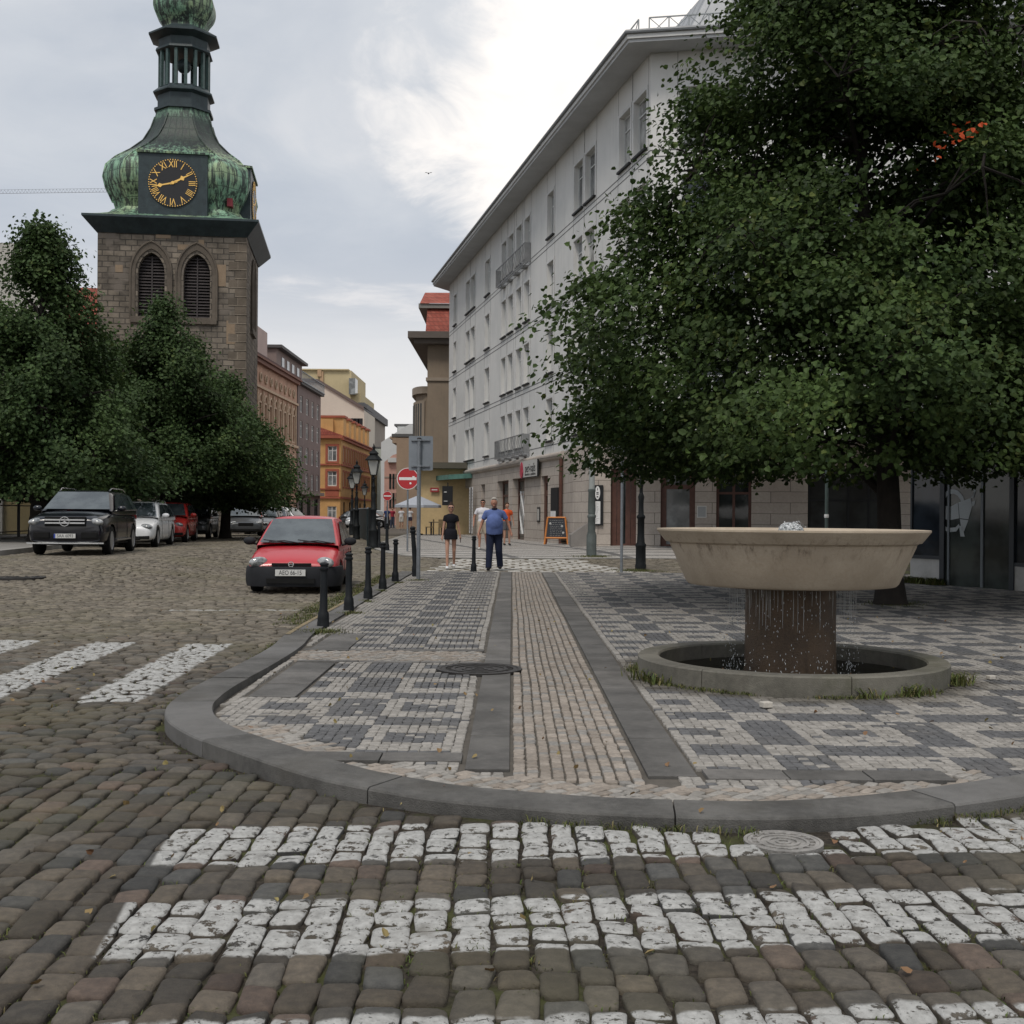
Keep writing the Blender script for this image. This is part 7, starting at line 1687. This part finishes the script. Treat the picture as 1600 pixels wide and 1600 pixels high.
    for k in 'LR':
        q = A['sh'+k].lerp(A['el'+k], sleeve); cap(t,S(A['sh'+k]),S(A['sh'+k].lerp(q,.7)),(.060*girth**.5)*s,.056*s*girth**.4); t.tube([S(A['sh'+k]),S(q)],[.06*s*girth**.5,.062*s*girth**.5],14)
    if dress: t.tube([S((0,.01,1.06)),S((0,.01,.97)),S((0,.012,.80))],[.155*s,.180*s,.192*s],24)
    tp = remesh(t,'dress' if dress else 'shirt',top,o,vox,22)
    if collar: MB().lathe([(.062*s,1.475*s),(.078*s,1.455*s),(.082*s,1.485*s),(.066*s,1.52*s),(.062*s,1.50*s)],20).build('collar', collar, tp, smooth=True)
    if bottom:
        q = MB(); q.ell(S((0,.008,.985)),S((.150*hp*girth+.014,.108*girth+.014,.115)),n=22,k=12); r0 = .108*s*girth**.6; 
        for k in 'LR':
            if short: kk = A['hp'+k].lerp(A['kn'+k], short); q.tube([S(A['hp'+k]+Vector((0,0,.02))),S(kk)],[r0,.092*s],16); q.ell(S(A['hp'+k]),(r0,)*3)
            else: cap(q,S(A['hp'+k]),S(A['kn'+k]),r0,.088*s); q.tube([S(A['kn'+k]),S(A['kn'+k].lerp(A['an'+k],.6)),S(A['an'+k]+Vector((0,0,-.03)))],[.088*s,.080*s,.078*s],14)
        remesh(q,'shorts' if short else 'trousers',bottom,o,vox)
    for k in 'LR':
        an = A['an'+k]; q = MB(); cap(q,S(an+Vector((0,.045,-.04))),S(an+Vector((0,-.06,-.045))),.044*s,.045*s,12); q.ell(S(an+Vector((0,-.12,-.05))),S((.047,.07,.035))); q.ell(S(an+Vector((0,.03,-.0))),S((.044,.055,.03)))
        remesh(q,'shoe',shoes,o,vox,3)
    # hair
    q = MB(); 
    if hairstyle == 'short': q.ell(S(hc+Vector((0,.018,.028))),S((.093,.100,.104)),n=18,k=12); q.ell(S(hc+Vector((0,-.055,.090))),S((.066,.044,.030)))
    else: q.ell(S(hc+Vector((0,.022,.022))),S((.091,.098,.104)),n=18,k=12); q.ell(S(hc+Vector((0,.03,.125))),S((.040,.045,.042))); q.ell(S(hc+Vector((0,-.04,.075))),S((.062,.042,.035)))
    remesh(q,'hair',hair,o,vox,2)
    if not far:
        MB().ell(S(hc+Vector((-.028,-.086,.012))),S((.011,.008,.007)),n=8,k=6).ell(S(hc+Vector((.028,-.086,.012))),S((.011,.008,.007)),n=8,k=6).build('eyes', DKP, o)
        MB().ell(S(hc+Vector((0,-.093,-.055))),S((.022,.008,.006)),n=10,k=6).build('lips', skin_mat('lip',(.32,.11,.09)), o)
        if glasses:
            g_ = MB()
            for sg in (-1,1): g_.ell(S(hc+Vector((sg*.033,-.098,.012))),S((.027,.010,.019)),n=12,k=8); g_.tube([S(hc+Vector((sg*.055,-.09,.018))),S(hc+Vector((sg*.078,-.01,.012)))],.004*s,5)
            g_.tube([S(hc+Vector((-.01,-.104,.016))),S(hc+Vector((.01,-.104,.016)))],.004*s,5); g_.build('sunglasses', emit_free('shades',(.012,.010,.010),.15), o, smooth=True)
    return o, A, s
def people():
    J0 = dict(elL=(.07,.02,-.285),wrL=(.03,-.05,-.245),elR=(-.07,.02,-.285),wrR=(-.03,-.05,-.245),knL=(0,0,0),anL=(0,0,0),knR=(0,0,0),anR=(0,0,0))
    P = lambda px, py, l=.02: gnd(px,py,l)
    # woman
    J = dict(J0); J.update(elL=(.06,.05,-.285),wrL=(.045,-.02,-.245),elR=(-.05,-.01,-.29),wrR=(-.03,-.05,-.25),knR=(.005,-.10,.01),anR=(.02,-.16,.0),knL=(-.01,.03,0),anL=(-.02,.20,.04))
    p = P(704,889); o,A,s = person('young woman in a black dress and white trainers walking towards the camera with sunglasses', p, R(3), 101*p.y/F, J, SK1, cloth('hair_dark',(.035,.022,.016)), cloth('black_cloth',(.010,.010,.014)), None, cloth('white_shoe',(.60,.60,.60),.05), fem=True, dress=True, sleeve=.40, glasses=True, hairstyle='bun', girth=.93)
    w = A['wrL']; ph = thing('phone','black mobile phone held in the walking woman\'s left hand','phone', tuple(Vector(p)+Vector((w.x*s+.015,w.y*s-.045,w.z*s-.09)))); MB().box((-.006,-.036,-.07),(.006,.036,.07)).build('phone_case', DKP, ph, bev=.003); MB().box((-.0085,-.03,-.062),(-.0061,.03,.062)).build('screen', glassy('phone_screen'), ph)
    # man in front
    J = dict(J0); J.update(elL=(.13,.05,-.26),wrL=(.075,-.03,-.235),elR=(-.11,.03,-.27),wrR=(-.065,-.07,-.235),knL=(.01,.02,0),anL=(.03,.16,.03),knR=(-.01,-.07,.01),anR=(-.02,-.13,0),head=(-.01,-.03))
    p = P(772,891); navy = cloth('navy_cloth',(.014,.019,.040)); person('grey haired stout man in a blue polo shirt and navy trousers walking towards the camera', p, R(-2), 112*p.y/F, J, SK2, cloth('hair_grey',(.36,.34,.30)), cloth('blue_polo',(.095,.135,.30)), navy, cloth('black_shoe',(.012,.012,.014)), belly=1.0, girth=1.15, sleeve=.62, collar=navy)
    # man behind
    J = dict(J0); J.update(elL=(.08,.0,-.28),wrL=(.02,-.06,-.24),elR=(-.12,.04,-.27),wrR=(-.01,-.08,-.24),knR=(0,-.06,.0),anR=(.0,-.05,0),knL=(.02,.02,0),anL=(.04,.14,.02))
    p = at(754,861,40.5); p.z = gf(p.x,40.5)+.03; person('dark haired man in white shirt and beige shorts half hidden behind the man in blue', p, R(-4), 77*p.y/F, J, SK2, cloth('hair_black',(.02,.016,.014)), cloth('white_shirt',(.58,.57,.60),.06), cloth('beige_shorts',(.38,.32,.25)), cloth('pale_shoe',(.50,.49,.46),.06), girth=1.08, sleeve=.6, short=.85, glasses=True)
    p = at(792,838,45.5); p.z = gf(p.x,45.5)+.03; person('person in a bright orange top seen behind the man in blue', p, R(15), 1.62, J0, SK1, cloth('hair_brown',(.06,.035,.02)), cloth('orange_top',(.62,.10,.03)), cloth('grey_shorts',(.10,.10,.11)), cloth('dark_shoe',(.03,.03,.03)), vox=.018, short=.7, far=True)
    # distant passers-by
    wht = cloth('far_white_cloth',(.58,.58,.60),.06)
    for px, D, rz, lab, tp, bt, sh in ((627,88,170,'man in white shirt and white shorts seen from behind under the cafe umbrella',wht,cloth('far_white_shorts',(.52,.50,.46),.06),.8),(640.5,89,185,'person in white top and dark shorts standing right of the man in white shorts',wht,cloth('far_dark_shorts',(.06,.05,.08)),.55),
        (613,92,20,'person in a dark red top left of the man in white shorts',cloth('far_red',(.28,.03,.05)),cloth('far_jeans',(.05,.06,.09)),None),(604.5,84,0,'person in a dark blue top beside the distant no entry sign pole',cloth('far_blue',(.03,.05,.14)),cloth('far_trousers',(.03,.03,.035)),None)):
        p = at(px,825,D); p.z = gf(p.x,D)+.03; person(lab, p, R(rz), 1.66, J0, SK1, cloth('far_hair',(.07,.045,.03)), tp, bt, cloth('far_shoe',(.3,.28,.26)), vox=.022, short=sh, far=True)
people()
# ================================================================== cafe things, chalkboard, barrel, planter, weeds
def street_things():
    wood = pm('orange_wood',(.58,.22,.06),.5,.2,4,.2,40); slate = pm('chalk_slate',(.022,.026,.034),.6,.2,3)
    # A-board
    p = at(869,848,46.3); p.z = gf(p.x,46.3)+.03; k = p.y/F; o = thing('chalkboard','orange framed wooden A-board with a chalk menu standing before the shop wall','chalkboard',tuple(p),R(-4)); h = 43.5*k
    w0, w1 = .46, .34    # half widths bottom/top
    Mt = Matrix.Rotation(R(-9),4,'X'); 
    def bar(a,b,t=.035): MBx.tube([tuple(Mt@Vector(a)),tuple(Mt@Vector(b))],t,4)
    MBx = MB(); bar((-w0,0,0),(-w1,0,h)); bar((w0,0,0),(w1,0,h)); bar((-w1,0,h-.02),(w1,0,h-.02)); bar((-w0+.02,0,.26),(w0-.02,0,.26)); MBx.build('board_frame', wood, o)
    b = MB().add([tuple(Mt@Vector(q)) for q in ((-w0+.05,-.005,.29),(w0-.05,-.005,.29),(w1-.02,-.005,h-.05),(-w1+.02,-.005,h-.05),(-w0+.05,.015,.29),(w0-.05,.015,.29),(w1-.02,.015,h-.05),(-w1+.02,.015,h-.05))],[(0,1,2,3),(7,6,5,4),(0,4,5,1),(3,2,6,7)]).build('slate', slate, o)
    mb = MB(); random.seed(8)
    for i in range(9):
        z = h-.14-i*.075; x = -.25; 
        while x < .24:
            l = random.uniform(.03,.09); mb.tube([tuple(Mt@Vector((x,-.012,z+random.uniform(-.006,.006)))),tuple(Mt@Vector((x+l,-.012,z+random.uniform(-.006,.006))))],.005,4); x += l+random.uniform(.015,.04)
    for x,z in ((-.24,h-.26),(.22,h-.36),(.27,h-.62)): mb.ell(tuple(Mt@Vector((x,-.012,z))),(.045,.006,.045),n=10,k=6)
    mb.build('chalk_writing', emit_free('chalk',(.42,.43,.42),.8), b)
    MBx = MB(); Mt = Matrix.Rotation(R(14),4,'X')@Matrix.Translation((0,.02,0)); 
    for s in (-1,1): MBx.tube([(s*w1,.19,h-.04),(s*(w0-.04),.62,.0)],.028,4)
    MBx.build('rear_leg', pm('red_wood',(.20,.05,.03),.6,.2,4), o)
    # barrel
    p = at(886,846,46.9); p.z = gf(p.x,46.9)+.03; o = thing('barrel','brown wooden barrel half hidden behind the chalkboard','barrel',(p.x+.05,p.y,p.z)); MB().lathe([(.27,0),(.32,.2),(.345,.48),(.32,.76),(.27,.96),(.25,.96),(.25,.93),(0,.93)],28).build('staves', pm('barrel_wood',(.15,.10,.06),.7,.3,7,.4,30), o, smooth=True)
    for z,r in ((.1,.303),(.3,.338),(.66,.338),(.86,.303)): MB().lathe([(r-.01,z-.025),(r+.006,z-.02),(r+.006,z+.02),(r-.01,z+.025)],28).build('hoop', IRN, o)
    # sloping stone planter at the recessed corner
    p = gnd(905,851,.02); k = 43.5/F; o = thing('stone_planter','low grey stone corner wall with sloping top right of the barrel','wall',(p.x,43.0,gf(p.x,43)))
    MB().add([(-.42,0,0),(.30,-.25,0),(.30,-.25,.95),(-.42,0,.42),(-.42,1.3,0),(.30,1.0,0),(.30,1.0,.95),(-.42,1.3,.42)],[(0,1,2,3),(7,6,5,4),(0,3,7,4),(3,2,6,7),(1,5,6,2)]).build('wall_block', pm('planter_stone',(.21,.195,.18),.85,.12,2,.3,30), o)
    # umbrella
    D = 67; p = at(653,835,D); g0 = gf(p.x,D)+.03; o = thing('umbrella','pale blue grey cafe umbrella opened over the pavement','umbrella',(p.x,D,g0)); zt = at(653,774,D).z-g0; ze = at(620,789,D).z-g0; rr = 1.35
    mb = MB(); n = 8; vs = [(0,0,zt)]
    for i in range(n): a = i*math.pi/4+.3; vs.append((rr*math.cos(a),rr*math.sin(a),ze))
    for i in range(n): a = i*math.pi/4+.3; vs.append((rr*math.cos(a),rr*math.sin(a),ze-.14))
    mb.add(vs,[(0,1+i,1+(i+1)%n) for i in range(n)]+[(1+i,1+(i+1)%n,9+(i+1)%n,9+i) for i in range(n)]); mb.build('canopy', pm('umbrella_cloth',(.36,.385,.43),.8,.06,1), o, nor=False); MB().tube([(0,0,0),(0,0,zt)],.03,8).build('pole', WHT, o); MB().lathe([(.28,0),(.28,.06),(.05,.09)],16).build('base', DKP, o)
    mb = MB()
    for i in range(n): a = i*math.pi/4+.3; mb.tube([(0,0,zt-.03),(rr*math.cos(a),rr*math.sin(a),ze-.02)],.012,4)
    mb.build('ribs', WHT, o)
    # tables and chairs at the ochre wall
    G = 'black cafe tables by the ochre wall'
    def table(x, y, lab): 
        o = thing('cafe_table',lab,'table',(x,y,gf(x,y)+.03),0,G); MB().box((-.42,-.35,.70),(.42,.35,.74)).build('table_top', DKP, o)
        for q in ((-.3,-.25),(.3,-.25),(-.3,.25),(.3,.25)): MB().box((q[0]-.03,q[1]-.03,0),(q[0]+.03,q[1]+.03,.70)).build('leg', DKP, o)
    t1 = at(682,833,66.5); table(t1.x,66.5,'black cafe table nearest the grey sign post'); t2 = at(700,833,67.3); table(t2.x+.1,67.3,'black cafe table partly behind the woman in black')
    def chair(x,y,rz,lab):
        o = thing('cafe_chair',lab,'chair',(x,y,gf(x,y)+.03),R(rz),'wicker cafe chairs'); m = pm('wicker',(.16,.115,.06),.8,.3,9)
        MB().box((-.22,-.22,.42),(.22,.22,.47)).build('seat', m, o); MB().box((-.22,.19,.47),(.22,.225,.88)).build('backrest', m, o)
        for q in ((-.2,-.2),(.2,-.2),(-.2,.2),(.2,.2)): MB().box((q[0]-.018,q[1]-.018,0),(q[0]+.018,q[1]+.018,.42)).build('leg', DKP, o)
    c1 = at(671,833,66); chair(c1.x,66.3,-80,'wicker cafe chair left of the first black table'); c2 = at(692,833,66); chair(c2.x,66.0,175,'wicker cafe chair between the two black tables')
    # loose pale stones on the mosaic
    ls = pm('loose_stone',(.45,.42,.37),.85,.1,9,.4,60)
    for px,py,s,lab in ((1197,1106,.032,'loose pale paving stone lying on the mosaic in front of the basin'),(1548,1062,.026,'small pale pebble on the pavement right of the basin')):
        p = gnd(px,py,PZ); o = thing('loose_stone',lab,'stone',(p.x,p.y,PZ+.003),R(20)); MB().box((-s*1.2,-s,0),(s*1.2,s,s*1.3)).build('stone', ls, o, bev=.006)
street_things()

def weeds():
    """blades and small weed leaves in joints, around posts and the basin"""
    r = np.random.default_rng(5)
    def tufts(name, label, pts, hgt, wid, per, spread, mat_):
        pts = np.array(pts); n = len(pts)*per; P = np.repeat(pts,per,0); s = np.repeat(spread,per) if hasattr(spread,'__len__') else spread
        P = P+np.stack([r.normal(0,1,n)*s, r.normal(0,1,n)*s, np.zeros(n)],-1); a = r.uniform(0,6.28,n); d = np.stack([np.cos(a),np.sin(a),0*a],-1); sd = np.stack([-np.sin(a),np.cos(a),0*a],-1)
        h = (hgt*r.uniform(.4,1.3,n))[:,None]; w = (wid*r.uniform(.6,1.4,n))[:,None]; ln = r.uniform(.3,1.1,n)[:,None]
        up = np.array([0,0,1.0]); V = np.stack([P-sd*w, P+sd*w, P+up*h*.6+d*h*ln*.4+sd*w*.8, P+up*h*.6+d*h*ln*.4-sd*w*.8, P+up*h*.75+d*h*ln*1.0+sd*w*.15, P+up*h*.75+d*h*ln*1.0-sd*w*.15],1)
        f = np.array([[0,1,2,3],[3,2,4,5]]); Fq = (f[None]+(np.arange(n)*6)[:,None,None]).reshape(-1,4)
        o = np_mesh(name, V.reshape(-1,3), Fq, mat_, attrs={'tone':np.repeat(r.random(n),6),'hue':np.repeat(r.random(n),6)}); tag(o, label, 'weeds' if name == 'weeds' else 'grass', kind='stuff')
    t = NT('weed_green'); tone = t.n('Attribute',attribute_name='tone').outputs['Fac']; hue = t.n('Attribute',attribute_name='hue').outputs['Fac']
    c = t.mix(hue,(.050,.075,.018),(.105,.100,.035)); c = t.mix(t.ramp(hue,.8,.95), c, (.15,.125,.06)); c = t.n('VectorMath',{0:c,'Scale':t.m('ADD',.5,tone)},operation='SCALE').outputs[0]; t.set(col=c, rough=.7, spec=.2); WM = t.mat
    # joints of the near cobbles: patches
    q = []
    XX = r.uniform(-6.5,5.5,30000); YY = 2.2+9*r.random(30000)**1.6; kk = ~inside(POLY,XX,YY)
    for x, y in zip(XX[kk].tolist(), YY[kk].tolist()):
        if len(q) >= 6500: break
        nn = math.sin(x*1.9+1)*math.sin(y*1.6)+.6*math.sin(x*4.1+y*2.2)
        if nn < .05 and r.random() < .80: continue
        q.append((x,y,gf(x,y)-.018))
    tufts('grass','short grass and moss growing in the joints of the cobbled road',q,.020,.0022,6,.022,WM)
    # kerb foot
    K = [(p.x,p.y) for p in inward(KL,-.05) if p.x < 8 and p.y < 18]; q = [(x,y,gf(x,y)-.01) for x,y in K for _ in range(2) if math.sin(x*3+y*2.3)+.5*math.sin(x*7) > .25]
    tufts('grass','tufts of grass along the foot of the kerb',q,.035,.0025,26,.035,WM)
    # ring of weeds at the basin
    q = []
    for i in range(360):
        a = R(i); k = .6+.5*math.sin(a*5+1)+.4*math.sin(a*11); 
        if k > .35: q.append((2.443+1.37*math.cos(a),10.37+1.37*math.sin(a),PZ))
    tufts('weeds','weeds and dry grass growing round the foot of the basin ring',q,.030,.0028,12,.035,WM)
    q = [(2.443+1.40*math.cos(R(a)),10.37+1.40*math.sin(R(a)),PZ) for a in (-22,-20,-24,-18,-26,-60,-62,-59,-78,-150,-153,-160,-166)]
    tufts('weeds','taller green weeds at the right side of the basin ring',q,.10,.006,26,.05,WM)
    # posts, lamps, bollards
    q = []; sp = []
    for px,py,rad,m in ((505,990,.20,14),(545,960,.12,5),(575,941,.10,3),(598,925,.10,3),(617,912,.12,4),(652,908,.16,5),(1001,892,.42,16),(924,870,.42,14),(1393,945,.45,14)):
        p = gnd(px,py,PZ-.015); 
        for _ in range(m): q.append((p.x+r.normal(0,rad*.5),p.y+r.normal(0,rad*.5),p.z)); sp.append(rad*.5)
    tufts('grass','grass tufts round the bollards, posts and the foot of the big tree',q,.05,.004,60,np.array(sp),WM)
    # parking strip beside the red car
    q = [(r.uniform(-3.0,-2.66),r.uniform(15,27),-.01) for _ in range(420)]; tufts('grass','grass strip in the gutter beside the red hatchback',q,.05,.004,16,.06,WM)
    # plinth of the pavilion
    q = [(8.25+.43*s+r.normal(0,.05),25.3-.9*s,PZ) for s in r.uniform(0,1.2,60)]; tufts('weeds','weeds along the white plinth of the glass pavilion',q,.16,.012,14,.06,WM)
    # fallen leaves
    n = 420; x = r.uniform(-5,9,n); y = 2.5+15*r.random(n)**1.4; z = g(x,y)+.012+.045*inside(POLY,x,y); P = np.stack([x,y,z],-1); a = r.uniform(0,6.28,n); out = np.stack([np.cos(a),np.sin(a)],-1)
    t = NT('dry_leaf'); hue = t.n('Attribute',attribute_name='hue').outputs['Fac']; t.set(col=t.mix(hue,(.16,.075,.035),(.24,.20,.07)), rough=.7)
    L = leaves('fallen_leaves', None, P, .03, r.random(n), r.random(n), t.mat, out*.15, droop=0, seed=9); tag(L,'small dry leaves scattered over the cobbles and pavement','leaves',kind='stuff')
    # yellow line on the kerb edge near the parked red car
    mb = MB(); pts = [p for p in KL if 13.2 < p.y < 19 and p.x < -2]; I_ = inward(pts,.07)
    for a_,b_,c_,d_ in zip(pts,pts[1:],I_,I_[1:]):
        z0 = kz(a_.x,a_.y)+gf(a_.x,a_.y)+.006; z1 = kz(b_.x,b_.y)+gf(b_.x,b_.y)+.006; mb.add([(a_.x+.012,a_.y,z0),(b_.x+.012,b_.y,z1),(d_.x,d_.y,z1),(c_.x,c_.y,z0)],[(0,3,2,1)])
    o = mb.build('kerb', pm('worn_yellow',(.19,.15,.085),.85,.5,9), nor=False); tag(o, kind='structure')
weeds()

bpy.data.scenes.remove(BS)
